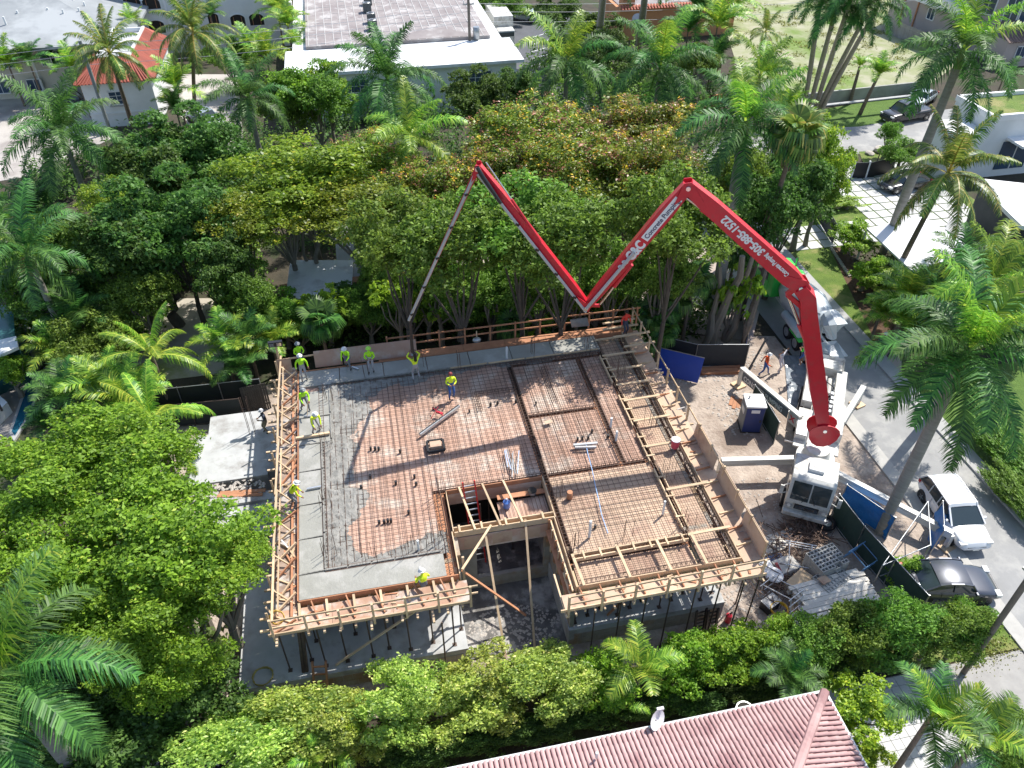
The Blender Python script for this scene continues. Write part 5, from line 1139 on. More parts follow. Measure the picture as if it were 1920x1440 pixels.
# pink tiled roof in front
RF = thing('pink_roof_house','low house with a faded pink barrel tile hip roof in the foreground','house',(12,-9,0))
y0 = -7.5; zE = 3.5; zR = 6.6; x1 = 19.6; sl_ = math.tan(R(17)); 
b = MB(); b.box((8.5,-15.6,1.7),(21,15,3.4)); b.build('wall',M_cream,RF)
b = MB(); depth = 12; b.quad((-4,y0,zE-.12),(x1,y0,zE-.12),(x1-depth,y0-depth,zE-.12+depth*sl_),(-4,y0-depth,zE-.12+depth*sl_)); b.quad((x1,y0,zE-.12),(x1,y0-2*depth,zE-.12),(x1-depth,y0-depth,zE-.12+depth*sl_)); b.build('roof_deck',M_ptile,RF)
b = MB(); b.box((7.8,y0+.03,zE-.1),(23.7,.1,.22)); b.box((x1+.03,y0-8,zE-.1),(.1,16.1,.22)); b.build('fascia',M_white,RF)
def halfpipe(L_,r,m,n=6,steps=1):
    k = ('hp',round(L_,2),r,m.name)
    if k in UB: return UB[k]
    b = MB(); ns = max(1,int(L_/.42))
    for i in range(ns):
        a0 = L_*i/ns; a1 = L_*(i+1)/ns; base = len(b.v)
        for a,rr in ((a0,r),(a1,r*.86)):
            for j in range(n+1): q = math.pi*j/n; b.v.append((math.cos(q)*rr,-a,math.sin(q)*rr*.8+(.03 if a == a0 else .0)))
        for j in range(n): b.f.append((base+j,base+j+1,base+n+2+j,base+n+1+j)); b.mi.append(0)
    UB[k] = b.mesh('roof_tile_row',[m]); return UB[k]
sp = .19
ln = depth/math.cos(math.atan(sl_))
i = 0; x = -3.9
while x < x1-.1:
    L_ = min(ln,(x1-x)/math.cos(math.atan(sl_))); L_ = round(L_*4)/4
    if L_ > .4:
        o = link('tile_row',halfpipe(L_,.083,M_ptile),RF,(0,0,0)); o.rotation_euler = (R(-0)-math.atan(sl_)*-1*-1,0,0); o.location = (x,y0,zE-.05); par(o,RF)
    x += sp
y = y0-.1
while y > y0-14:
    L_ = min(ln,(y0-y)/math.cos(math.atan(sl_))) if y > y0-depth else ln; L_ = round(L_*4)/4
    if L_ > .4:
        o = link('tile_row',halfpipe(L_,.083,M_ptile),RF,(0,0,0)); o.rotation_euler = (-math.atan(sl_),0,R(-90)); o.location = (x1,y,zE-.05); par(o,RF)
    y -= sp
hp = [Vector((x1,y0,zE-.06)),Vector((x1-depth,y0-depth,zE+depth*sl_-.06))]
b = MB(); pts = [lerp_(hp[0],hp[1],t/20)+Vector((0,0,.02)) for t in range(21)]; b.tube(pts,[.17 if k%2 else .19 for k in range(21)],8); b.build('hip_tiles',M_ptile,RF)
bar('vent_pipe',RF,M_white,P(1118,1420,3.9),P(1118,1420,3.9)+Vector((0,0,.35)),.1,kind='cyl16')
T_ = thing('satellite_dish','white satellite dish and feed arm on the pink roof eave','satellite dish',P(1235,1350,3.4)); p = P(1232,1355,3.5)
b = MB(); 
for i in range(14):
    for rr,dz in ((0,0),(.22,.03),(.40,.1)): a = i/14*2*math.pi; q = Vector((math.cos(a)*rr,math.sin(a)*rr*.95,dz)); q.rotate(Matrix.Rotation(R(62),3,'X')); q.rotate(Matrix.Rotation(R(35),3,'Z')); b.v.append(tuple(p+q+Vector((-.1,0,.3))))
for i in range(14):
    for j in range(2): a = i*3+j; c = ((i+1)%14)*3+j; b.f.append((a,a+1,c+1,c)); b.mi.append(0)
b.build('dish',M_let,T_,smooth=True); bar('feed_arm',T_,M_let,p,P(1240,1330,4.1),.05); box('feed',T_,M_let,P(1238,1329,4.1),(.26,.1,.1)); bar('bracket',T_,M_galv,p+Vector((0,-.2,-.3)),p+Vector((-.1,0,.3)),.05)
T_ = thing('round_tank','round white rimmed drum beyond the pink eave near the dark palm','drum',P(1397,1325,1)); p = P(1397,1330,2.0); b = MB(); b.tube([(p.x,p.y,.1),(p.x,p.y,2.0)],.36,18); b.build('drum',M_galv,T_,smooth=True); b = MB(); b.tube([(p.x,p.y,2.0),(p.x,p.y,2.02)],[.31,.3],18); b.build('lid',M_dark,T_)

# flat roofed building at top centre
cb = thing('flat_roof_building','low white building with a stained grey roof and white parapet strip at top centre','building',(11,66,0)); 
xw0,xw1,yf = -.6,22.3,62.5
b = MB(); b.box(((xw0+xw1)/2,yf+20,2.45),(xw1-xw0,40,4.9)); b.build('wall',M_white,cb)
b = MB(); b.box(((xw0+xw1)/2,yf+3.2,5.05),(xw1-xw0+1.4,7.6,.3)); b.build('white_roof_strip',mat('white_roof_coating',(.78,.80,.80),(.66,.68,.69),.5,.8,c3=(.50,.50,.50),s3=.35),cb)
b = MB(); b.box(((xw0+xw1)/2-.0,yf+24,5.3),(xw1-xw0-3.0,34,.5)); b.build('main_roof',M_rgrey2,cb)
b = MB()
for k in range(22): x = xw0+1.8+k*.9; b.box((x,yf+24,5.57),(.07,34,.04))
for k in range(150): b.box((xw0+1.8+random.randrange(21)*.9+.45,yf+7.5+random.uniform(0,33),5.565),(.9,.07,.03))
tag(b.build('roof_seam',mat('roof_seam_white',(.50,.49,.48),(.40,.39,.38),1,.9),cb),kind='stuff')
b = MB(); x,y = 14.2,yf+7.2; b.quad((x-4.5,y,5.58),(x+5.5,y,5.58),(x+.5,y+3,6.0)); b.build('cricket',M_rgrey2,cb)
for k,(u,v) in enumerate(((586,146),(650,142),(668,142))): pass
bwin(cb,(P(655,140,3.4).x,yf-.02,3.5),3.6,1.3,mull=3,rows=2); bwin(cb,(P(885,135,3.4).x,yf-.02,3.5),3.4,1.3,mull=3,rows=2); bwin(cb,(P(950,150,2.4).x,yf-.02,3.2),1.6,1.3,mull=1)
bwin(cb,(P(905,170,1).x,yf-.02,1.2),1.6,1.6,mull=1)
for k in range(4): box('planter',cb,M_blk,(P(862+k*13,152,2.6).x,yf-.25,2.6),(.5,.3,.3))
for u,v in ((690,8),(689,22),(697,42),(700,55),(708,78),(711,95)):
    p = P(u,v,5.6); A_ = thing('air_conditioner','round topped air conditioning unit on the stained roof, '+{8:'farthest of the row',22:'second from the far end',42:'third from the far end',55:'fourth from the far end',78:'second nearest to the white strip',95:'nearest to the white strip'}[v],'air conditioner',p,'air conditioning units on the stained roof')
    box('casing',A_,mat('ac_casing',(.12,.13,.13),(.08,.09,.09),4,.7),p+Vector((0,0,.5)),(.95,.95,1.0)); box('fan_cover',A_,M_galv,p+Vector((0,0,1.02)),(.8,.8,.08),kind='cyl16'); box('fan_grille',A_,M_blk,p+Vector((0,0,1.05)),(.5,.5,.06),kind='cyl16')
# building with cream walls at top left
def zwall(p0,p1,z0,z1,m,parent,t=.3,name='wall'):
    b = MB(); a = Vector((p0[0],p0[1],0)); c = Vector((p1[0],p1[1],0)); b.beam(a+Vector((0,0,(z0+z1)/2)),c+Vector((0,0,(z0+z1)/2)),t,z1-z0); return b.build(name,m,parent)
GB = thing('apartment_block','cream two storey block with a large weathered grey hip roof at upper left','building',P(60,120,0))
gy = P(60,85,5.6).y; gx0 = P(-260,80,5.6).x; gx1 = P(122,70,5.6).x+6
gg = P(0,150,0)
b = MB(); b.box(((gx0+gx1)/2,gy+12,2.8),(gx1-gx0,23,5.6)); b.build('wall',M_cream,GB)
b = MB(); e = 1.1; zt_ = 5.6
A1=(gx0,gy-e,zt_); A2=(gx1+e,gy-e,zt_); A3=(gx1+e,gy+24+e,zt_); rg = P(62,28,8.2); B1 = (gx0,gy+12,8.6); B2 = (gx1-10,gy+12,8.6); A4=(gx0,gy+24+e,zt_)
b.quad(A1,A2,B2,B1); b.quad(A2,A3,B2); b.quad(A3,A4,B1,B2); b.quad(*[(p_[0],p_[1],p_[2]-.25) for p_ in (A1,A2,A3,A4)][::-1]); b.quad(A1,(A1[0],A1[1],zt_-.25),(A2[0],A2[1],zt_-.25),A2); b.quad(A2,(A2[0],A2[1],zt_-.25),(A3[0],A3[1],zt_-.25),A3); b.build('roof',M_rgrey,GB)
for u in (8,28,100,118): bwin(GB,(P(u,95,4.2).x,gy-.02,4.2),1.5,1.5,mull=1)
for u in (22,80): bwin(GB,(P(u,140,1.5).x,gy-.02,1.5),1.5,1.3,mull=1)
bar('downpipe',GB,M_white,(P(72,75,5).x,gy-.1,5.5),(P(72,75,5).x,gy-.1,.1),.12)
for u,v in ((10,42),(35,30),(75,10),(92,25),(120,28),(140,10),(160,14),(150,25)): q = P(u,v,7); bar('roof_vent',GB,M_white,q-Vector((0,0,1)),q+Vector((0,0,.6)),.2,kind='cyl16'); 
# white house with arched openings at top
AB = thing('arched_building','white building with rounded arch windows behind the coconut palms','building',P(420,60,0))
ay = P(440,92,0).y; ax0 = P(215,60,3).x; ax1 = P(522,60,3).x
b = MB(); b.box(((ax0+ax1)/2,ay+9,5),(ax1-ax0,18,10)); b.build('wall',M_white,AB)
def arch(parent,x,y,z,w,h,m=M_dark,fm=M_white):
    b = MB(); n = 8; pts = [(x-w/2,z-h/2),(x+w/2,z-h/2)]+[(x+math.cos(math.pi*k/n)*w/2,z+h/2-w*.3+math.sin(math.pi*k/n)*w*.3) for k in range(n+1)]
    f = MB(); 
    for i in range(len(pts)): a,c = pts[i],pts[(i+1)%len(pts)]; f.beam((a[0],y-.06,a[1]),(c[0],y-.06,c[1]),.16,.10)
    fo = f.build('window',fm,parent); b.v = [(p_[0],y-.03,p_[1]) for p_ in pts]+[(p_[0],y-.01,p_[1]) for p_ in pts]; k = len(pts); b.f = [tuple(range(k)),tuple(range(2*k-1,k-1,-1))]; b.mi = [0,0]; b.build('pane',m,fo,world_=False)
    for q in (-.25,.25): g = MB(); g.box((x+q*w,y-.05,z-.1),(.06,.05,h*.7)); g.build('glazing_bar',M_lum_red,fo,world_=False)
for u,v,w,h in ((446,38,1.9,1.5),(481,36,1.9,1.5),(452,88,1.6,1.6),(476,88,1.2,1.7),(247,5,2.2,1.4),(283,6,2.2,1.4),(294,50,2.0,1.6),(400,35,1.4,1.4)):
    o,d = ray(u,v); t = (ay-o.y)/d.y; q = o+d*t; arch(AB,q.x,ay,q.z,w,h)
for u in (312,): o,d = ray(u,20); q = o+d*((ay-o.y)/d.y); bar('downpipe',AB,M_let,(q.x,ay-.1,.2),(q.x,ay-.1,9.8),.16)
b = MB(); 
for k in range(7): b.box((P(505,50+k*5,3).x+1.2+k*.25,ay-.4,6.8-k*1.0),(2.4+k*.1,1.2,1.0))
b.build('curved_buttress',M_white,AB)
# white house with red tile roof
RH = thing('red_tile_house','small white house with terracotta tile roof and open roof terrace at upper left','house',P(250,190,0))
xa,xb = P(197,225,0).x-.6,P(300,235,0).x+.2; yb = P(250,235,0).y; 
b = MB(); b.box(((xa+xb)/2,yb+6.5,2.3),(xb-xa,13,4.6)); b.build('wall',M_white,RH)
e = .5; zt_ = 4.5; zi = 6.2; w_ = 2.2
o0 = [(xa-e,yb-e),(xb+e,yb-e),(xb+e,yb+13+e),(xa-e,yb+13+e)]; i0 = [(xa+w_-.4,yb+w_),(xb-w_+.4,yb+w_),(xb-w_+.4,yb+12),(xa+w_-.4,yb+12)]
for k in (0,1,3):
    a,c = o0[k],o0[(k+1)%4]; a2,c2 = i0[k],i0[(k+1)%4]; b = MB(); b.quad((*a,zt_),(*c,zt_),(*c2,zi),(*a2,zi)); b.build('roof',M_tile,RH)
    n = int(math.dist(a,c)/.33)
    for q in range(n):
        t = (q+.5)/n; s0 = lerp_(Vector((*a,zt_)),Vector((*c,zt_)),t); 
        s1_ = lerp_(Vector((*a2,zi)),Vector((*c2,zi)),max(0,min(1,(t-.12)/.76))); bar('tile_row',RH,M_tile,s0+Vector((0,0,.05)),s1_+Vector((0,0,.05)),.2,.14,kind='cyl')
b = MB(); b.box(((xa+xb)/2,yb+7,5.4),(xb-xa-2*w_+.9,9.8,.9)); b.build('roof_terrace',mat('terrace_white',(.55,.56,.58),(.45,.46,.48),1,.8),RH)
b = MB(); 
for s in (i0[0][0],i0[1][0]): b.box((s,yb+7,6.15),(.25,9.9,.5))
for q in (yb+2.2,yb+6.5,yb+11.9): b.box(((xa+xb)/2,q,6.1),(xb-xa-2*w_+.7,.2,.4))
b.build('parapet',M_white,RH)
q = P(235,206,0); bwin(RH,((xa+xb)/2-.3,yb-.02,2.9),1.4,1.3,mull=1,rows=3); b = MB(); b.box(((xa+xb)/2-.3,yb-.08,2.12),(1.8,.16,.12)); b.build('sill',M_walk,RH); b = MB(); b.box(((xa+xb)/2,yb-.03,1.4),(xb-xa+.05,.08,.15)); b.build('string_course',M_white,RH)
# orange house
M_orange = mat('orange_render',(.55,.27,.13),(.45,.20,.10),1,.9)
OH = thing('orange_house','orange walled house with red tile edged flat roof among palms','house',P(1250,90,0)); p0,p1,p2 = P(1155,75,0),P(1185,88,0),P(1325,105,3)
xo,yo = p0.x,p0.y-1; b = MB(); b.box((xo+8,yo+5,1.9),(16,9,3.8)); b.build('wall',M_orange,OH); b = MB(); b.box((xo+8,yo+5,3.85),(15,8,.1)); b.build('flat_roof',M_rgrey2,OH); b = MB(); b.box((xo+1.2,yo+1.4,2.9),(1.6,1.6,5.8)); b.build('chimney_tower',M_orange,OH)
for (cx,cy,sx,sy) in ((xo+8,yo+.5,16,.5),(xo+8,yo+9.5,16,.5),(xo+16,yo+5,.5,9)): b = MB(); b.box((cx,cy,4.0),(sx,sy,.4)); b.build('parapet',M_orange,OH); 
for k in range(40): bar('tile_row',OH,M_tile,(xo+.2+k*.4,yo+.6,4.3),(xo+.2+k*.4,yo-.3,3.95),.26,.1,kind='cyl')
for k in range(22): bar('tile_row',OH,M_tile,(xo+15.9,yo+.3+k*.42,4.3),(xo+16.7,yo+.3+k*.42,3.95),.26,.1,kind='cyl')
T_ = thing('satellite_dish','pale satellite dish on the orange house roof','satellite dish',P(1193,55,4)); q = P(1193,52,5.2); link('dish',unit_mesh('cyl16',M_galv),T_,(0,0,q.z-4),(R(55),0,R(-20)),(1.2,1.2,.06)); bar('mast',T_,M_galv,(q.x,q.y,3.9),q,.08)
# pink mansion, top right
M_mans = mat('pinkish_stucco',(.50,.42,.38),(.42,.35,.32),.5,.9)
PM = thing('pink_mansion','large pinkish grey mansion with white framed windows at the top right corner','house',P(1800,80,0))
def fac(parent,pa,pb,h,m,depth=10,name='wall'):
    a,c = Vector((*pa,0)),Vector((*pb,0)); d = (c-a).normalized(); n = Vector((-d.y,d.x,0)); 
    b = MB(); b.prism([tuple(a.xy),tuple(c.xy),tuple((c+n*depth).xy),tuple((a+n*depth).xy)],0,h); b.build(name,m,parent); return a,d,n
wa,wd,wnn = fac(PM,P2(1660,42),P2(1790,95),8.5,M_mans,12); wb_,wd2,wn2 = fac(PM,P2(1800,88),P2(1925,118),9.5,M_mans,12)
def fwin(parent,a,d,n,s,z,w,h,mull=1,mm=M_winb,name='window'):
    q = a+d*s-n*.04+Vector((0,0,z)); b = MB()
    for k in (-1,1): b.beam(q+d*k*w/2-Vector((0,0,h/2)),q+d*k*w/2+Vector((0,0,h/2)),.12,.1); b.beam(q-d*w/2+Vector((0,0,k*h/2)),q+d*w/2+Vector((0,0,k*h/2)),.1,.12)
    for k in range(mull): t = -w/2+w*(k+1)/(mull+1); b.beam(q+d*t-Vector((0,0,h/2)),q+d*t+Vector((0,0,h/2)),.06,.06)
    f = b.build(name,M_let,parent); b = MB(); b.beam(q-d*w/2+n*.02,q+d*w/2+n*.02,.03,h); b.build('pane',mm,f,world_=False)
for s,z in ((7.5,3),(4,6.8),(7.5,6.8),(11,6.8),(14,6.8)): fwin(PM,wa,wd,wnn,s,z,1.2,1.4)
for s,z,w,h in ((1.6,5.5,1.8,2.4),(4.5,5.5,1.6,4.5),(6.2,5.5,1.4,4.5),(8.2,5.5,1.4,4.5)): fwin(PM,wb_,wd2,wn2,s,z,w,h)
b = MB(); q = wa+wd*9-wnn*.8; b.beam(q+Vector((0,0,4.9))-wd*4,q+Vector((0,0,4.9))+wd*4,1.6,1.2); b.build('white_balcony',M_let,PM)
for s in (2.5,5.0): q = wa+wd*s-wnn*.1; bar('downpipe',PM,M_lum_red,q+Vector((0,0,.2)),q+Vector((0,0,8)),.15)
MG = thing('tiled_garage','low wing with brown barrel tile roof at the right edge','garage',P(1900,110,0)); q = P(1900,125,0); b = MB(); b.box((q.x+2,q.y+3,1.5),(8,6,3)); b.build('wall',M_mans,MG); 
for k in range(22): bar('tile_row',MG,mat('brown_tile',(.22,.15,.12),(.13,.09,.08),2,.8,rnd=.12),(q.x-2.2+k*.4,q.y-.5,3.0),(q.x-2.2+k*.4,q.y+3,4.4),.34,.12,kind='cyl')
bwin(MG,(q.x+.5,q.y-.02,1.7),2.0,1.3,mull=2)
# timber fence of the vacant lot
def slatfence(label,p0,p1,h,m,n,cat='fence',name='wood_fence'):
    T_ = thing(name,label,cat,(p0[0],p0[1],0)); a = Vector((p0[0],p0[1],0)); c = Vector((p1[0],p1[1],0))
    for i in range(n): q = lerp_(a,c,i/n); q2 = lerp_(a,c,(i+.86)/n); bar('board',T_,m,q+Vector((0,0,h/2)),q2+Vector((0,0,h/2)),.03,h)
    for z in (.4,h-.4): bar('rail',T_,m,a+Vector((0,.06,z)),c+Vector((0,.06,z)),.06,.1)
slatfence('grey board fence along the far side of the vacant lot',P2(1652,58),P2(1722,88),1.9,mat('weathered_boards',(.38,.36,.33),(.28,.26,.24),2,.9,rnd=.1),40)
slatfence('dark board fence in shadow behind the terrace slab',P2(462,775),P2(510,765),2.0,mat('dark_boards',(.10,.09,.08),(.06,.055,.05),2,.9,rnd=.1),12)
GW = thing('garden_wall','stained low concrete wall along the vacant lot','wall',P(1600,200,0)); zwall(P2(1475,205),P2(1720,178),0,1.5,mat('stained_wall',(.42,.42,.38),(.22,.22,.19),.6,.9),GW,.25); b = MB(); a,c = P(1475,205,1.53),P(1720,178,1.53); b.beam(a,c,.4,.1); b.build('coping',M_walk,GW)
GW = thing('orange_garden_wall','short orange wall piece behind the bright palm','wall',P(1330,205,0)); zwall(P2(1310,215),P2(1350,210),0,1.8,M_orange,GW,.25); b = MB(); b.beam(P(1310,215,0)+Vector((0,0,1.85)),P(1350,210,0)+Vector((0,0,1.85)),.35,.1); b.build('coping',M_orange,GW)
# modern white house right
MH = thing('modern_white_house','modern white house with a turf roof terrace at the right edge','house',P(1880,280,0))
q0 = P(1862,222,5.6); b = MB(); b.box((q0.x+7,q0.y+2.5,2.7),(14,5,5.4)); b.build('wall',M_white,MH); b = MB(); b.box((q0.x+7,q0.y+2.5,5.45),(13.6,4.6,.1)); b.build('turf_roof',M_grass,MH)
b = MB()
for s in (-6.9,6.9): b.box((q0.x+7+s,q0.y+2.5,5.6),(.3,5.2,.5))
for s in (-2.45,2.45): b.box((q0.x+7,q0.y+2.5+s,5.6),(14,.3,.5))
b.build('parapet',M_let,MH); b = MB(); b.box((q0.x+4,q0.y-1.0,3.6),(3.5,2.2,.2)); b.build('canopy',M_let,MH); b = MB(); b.box((q0.x-1.6,q0.y+1.5,2.2),(3.0,3.5,4.4)); b.build('side_wing',M_white,MH)
b = MB(); b.box((q0.x+3.6,q0.y-.05,2.0),(3.0,.1,2.6)); b.build('window',M_winb,MH); bar('glazing_bar',MH,M_let,(q0.x+3.6,q0.y-.12,.7),(q0.x+3.6,q0.y-.12,3.3),.08)
q1 = P(1830,345,3.6); b = MB(); b.prism([P2(1822,335,3.5),P2(1960,350,3.5),P2(1975,440,3.5),P2(1915,425,3.5)],3.3,3.6); b.build('flat_roof',M_let,MH); b = MB(); b.prism([P2(1838,350,3.3),P2(1958,362,3.3),P2(1968,420,3.3),P2(1915,412,3.3)],0,3.3); b.build('garage_wall',mat('dark_cladding',(.09,.095,.10),(.06,.065,.07),1,.8),MH)
CN = thing('white_canopy','large flat white canopy over the yard behind two leaning trunks','canopy',P(1720,460,0)); b = MB(); cp = [P2(1625,430,2.6),P2(1728,405,2.6),P2(1825,470,2.6),P2(1712,512,2.6)]; b.prism(cp,2.55,2.68); b.build('roof',mat('canopy_white',(.74,.74,.78),(.70,.70,.74),.5,.7),CN)
for q in cp: bar('post',CN,M_let,(q[0]*.98+cp[0][0]*.02,q[1],0),(q[0]*.98+cp[0][0]*.02,q[1],2.55),.12)
CN2 = thing('paved_terrace_box','pale flat box roof beside the canopy','roof',P(1790,425,0)); b = MB(); b.prism([P2(1782,405,2.2),P2(1815,425,2.2),P2(1805,450,2.2),P2(1772,430,2.2)],0,2.2); b.build('box',M_walk,CN2)
BGT = thing('black_gate','black slatted sliding gate beside the hedge of the paved driveway','gate',P(1590,440,0))
for (a,c) in ((P2(1527,405),P2(1560,460)),): 
    for k in range(14): bar('slat',BGT,M_blk,(*a,.2+k*.12),(*c,.2+k*.12),.04,.09)
BF = thing('black_fence','black panel fence along the grass strip by the street','fence',P(1640,340,0)); 
for (a,c) in ((P2(1595,335),P2(1622,335)),(P2(1623,335),P2(1670,325))): bar('panel',BF,M_blk,(*a,.8),(*c,.8),.06,1.5)
for q in (P2(1595,335),P2(1622,335),P2(1672,322)): bar('post',BF,M_let,(*q,0),(*q,1.7),.14)
T_ = thing('awning','white striped roof fins beyond the tall palm','awning',P(1830,215,3)); 
for k in range(5): bar('fin',T_,M_let,P(1800+k*10,205+k*9,3.4),P(1835+k*8,198+k*9,3.4),.5,.1)
# house behind the trees with white roof
WH = thing('white_roof_house','low yellowish house with a bright white roof seen through the trees','house',(3,27,0)); 
a = P(533,560,3.0); b = MB(); b.prism([P2(535,565,3.0),P2(660,553,3.0),P2(662,490,3.0),P2(545,490,3.0)],2.9,3.1); b.build('roof',mat('white_roof_coating',(.78,.80,.80)),WH)
b = MB(); b.box((6.5,26.6,1.45),(15.5,.3,2.9)); b.build('wall',mat('yellow_render',(.42,.34,.18),(.32,.26,.14),1,.9),WH); b = MB(); b.box((6.4,26.35,3.0),(15.8,.7,.16)); b.build('eave',M_lum_red,WH)
b = MB(); b.box((5.6,30.5,2.9),(6.5,7.4,.16)); b.build('roof',M_walk,WH); 
BW = thing('boundary_wall','brown timber topped wall running behind the trees','wall',(16,25.5,0)); zwall((14,25.2),(22,24.6),0,1.9,mat('brown_wall',(.20,.14,.10),(.12,.09,.07),1,.9),BW,.25); bar('rail',BW,M_lum,(14,25.2,1.95),(22,24.6,1.95),.3,.06)
# house with pool at the left edge
PH = thing('pool_house','white stepped concrete terrace with a slatted bench at the left edge','terrace',P(30,610,0)); b = MB(); b.prism([P2(-60,700,.6),P2(62,640,.6),P2(40,600,.6),P2(82,570,.6),P2(95,600,.6),P2(60,660,.6),P2(-60,760,.6)],0,.6); b.build('terrace',M_walk,PH)
for k in range(9): bar('slat',PH,M_let,P(68+k*5,600+k*7,.9),P(90+k*5,598+k*7,.9),.12,.05)
b = MB(); b.prism([P2(-80,560,3.2),P2(25,575,3.2),P2(28,640,3.2),P2(-80,680,3.2)],0,3.2); b.build('wall',mat('glass_green',(.04,.14,.13),(.03,.10,.10),1,.15),PH)
b = MB(); b.prism([P2(-80,655,3.4),P2(30,630,3.4),P2(34,650,3.4),P2(-80,700,3.4)],3.2,3.4); b.build('roof_edge',M_let,PH)
structure('pool_deck', mat('stone_deck',(.30,.28,.26),(.22,.20,.19),.8,.9), pp((-60,720),(60,660),(100,640),(20,820),(-60,900)), 0, .08)
PO = thing('swimming_pool','long narrow dark blue pool beside the stone deck at the left edge','pool',P(45,760,0)); b = MB(); b.prism(pp((52,715),(88,690),(60,780),(28,830),(18,815)),0,.14); b.build('coping',M_walk,PO); b = MB(); b.prism(pp((58,716),(82,700),(55,778),(30,820),(24,812)),.10,.16); b.build('water',mat('pool_water',(.02,.13,.20),(.015,.09,.15),.8,.05),PO)
T_ = thing('white_plinth','pale blue plinth with a dark post on the stone deck','plinth',P(8,775,0)); b = MB(); b.prism(pp((-30,790),(0,800),(25,775),(2,755),(-30,760)),0,.9); b.build('plinth',M_let,T_); bar('post',T_,M_blk,P(4,770,.9),P(4,770,.9)+Vector((0,0,2)),.1)
# chain link beside the terrace
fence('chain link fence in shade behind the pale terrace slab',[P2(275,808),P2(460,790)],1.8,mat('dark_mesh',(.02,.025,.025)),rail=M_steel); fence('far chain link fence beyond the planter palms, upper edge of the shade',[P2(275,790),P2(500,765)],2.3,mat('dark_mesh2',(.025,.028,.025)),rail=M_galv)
# street furniture: poles and wires
def pole(label,p,h,r=.15,m=None,cat='utility pole',wires=()):
    T_ = thing('utility_pole',label,cat,(p.x,p.y,0)); bar('pole',T_,m or mat('timber_pole',(.20,.17,.14),(.13,.11,.09),2,.9),(p.x,p.y,0),(p.x,p.y,h),r*2,kind='cyl16')
    bar('crossarm',T_,M_galv,(p.x-.6,p.y,h-.6),(p.x+.6,p.y,h-.6),.1); 
    for s in (-.5,0,.5): bar('insulator',T_,M_alu,(p.x+s,p.y,h-.55),(p.x+s,p.y,h-.25),.1,kind='cyl'); 
    return T_
pu = P(881,160,0); pu = Vector((pu.x,pu.y-1,0)); t_ = pole('dark utility pole with a grey transformer in front of the white parapet',pu,9.5)
link('transformer',unit_mesh('cyl16',M_galv),t_,(.75,0,6.0),(0,0,0),(.7,.7,1.2))
p2_ = P(208,250,0); pole('grey utility pole in front of the red tile house',p2_,9.0,.17,mat('grey_pole',(.25,.27,.26),(.18,.20,.19),2,.9))
p3 = P(1806,1262,0); pole('dark pole rising past the lower right corner of the street',p3,8.2,.12)
pn_ = P(1405,655,0); T_ = thing('leaning_pole','short dark pole leaning over the blue tarpaulin with a yellow guard','pole',pn_); bar('pole',T_,M_blk,P(1400,700,0.1),P(1437,635,1.6),.14,kind='cyl')
T_ = thing('power_lines','thin grey power lines crossing the top of the picture','power line',(0,40,8))
b = MB()
def wire(a,c,sag=.6):
    a,c = Vector(a),Vector(c); b.tube([lerp_(a,c,t/14)-Vector((0,0,sag*4*(t/14)*(1-t/14))) for t in range(15)],.022,4)
for dz in (0,.4,.9): wire((p2_.x,p2_.y,8.6-dz*2),(pu.x,pu.y,9.0-dz*2)); wire((pu.x,pu.y,9.0-dz*2),(pu.x+75,pu.y+2,9.2-dz*2),1.5); wire((p2_.x,p2_.y,8.6-dz*2),(p2_.x-50,p2_.y-3,8.3-dz*2))
b.build('wire',M_galv,T_)
# garden lamp and stones of the grass strip
T_ = thing('garden_lamp','short black curved lamp post on the grass strip','lamp post',P(1642,312,0)); p = P(1642,312,0); b = MB(); b.tube([p,p+Vector((0,0,1.2)),p+Vector((.1,0,1.5)),p+Vector((.3,0,1.5)),p+Vector((.38,0,1.3))],.05,6); b.build('post',M_blk,T_)
for u,v,s in ((1652,285,.7),(1630,290,.45)): T_ = thing('boulder','pale boulder on the grass strip' if s > .5 else 'smaller brown boulder on the grass strip','boulder',P(u,v,0)); bm_ = bmesh.new(); bmesh.ops.create_icosphere(bm_,subdivisions=2,radius=s); [setattr(v_,'co',v_.co*(1+.3*noise.noise(v_.co*2))) for v_ in bm_.verts]; me = bpy.data.meshes.new('stone'); bm_.to_mesh(me); bm_.free(); me.materials.append(M_rub); link('stone',me,T_,(0,0,s*.3),(0,0,0),(1,1,.5))
# low retaining blocks row by the lawn
T_ = thing('edging_blocks','dotted row of pale edging blocks between lawn and mulch','edging',P(1580,490,0))
for k in range(18): q = lerp_(P(1558,468,0),P(1592,520,0),k/17); box('block',T_,M_rub,q+Vector((0,0,.12)),(.22,.14,.14),rz=.4)
# ---------------------------------------------------------------- vegetation
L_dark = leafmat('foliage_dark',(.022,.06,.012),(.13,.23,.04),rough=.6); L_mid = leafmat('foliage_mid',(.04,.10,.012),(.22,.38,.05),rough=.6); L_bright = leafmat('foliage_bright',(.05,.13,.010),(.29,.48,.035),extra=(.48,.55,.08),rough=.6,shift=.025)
L_olive = leafmat('foliage_feathery',(.05,.11,.012),(.32,.43,.035),extra=(.55,.50,.06)); L_varieg = leafmat('foliage_variegated',(.06,.14,.025),(.55,.66,.13),extra=(.80,.78,.28)); L_lime = leafmat('foliage_lime',(.08,.18,.015),(.40,.52,.04),extra=(.60,.62,.07))
L_rust = leafmat('foliage_flowering',(.04,.10,.015),(.30,.38,.04),extra=(.36,.20,.07)); M_flow = leafmat('yellow_blossom',(0.585,0.286,0.026),(0.850,0.650,0.039),trans=.2,shift=.02); M_bud = leafmat('rusty_pods',(0.182,0.065,0.039),(0.390,0.169,0.091),trans=.1,shift=.02)
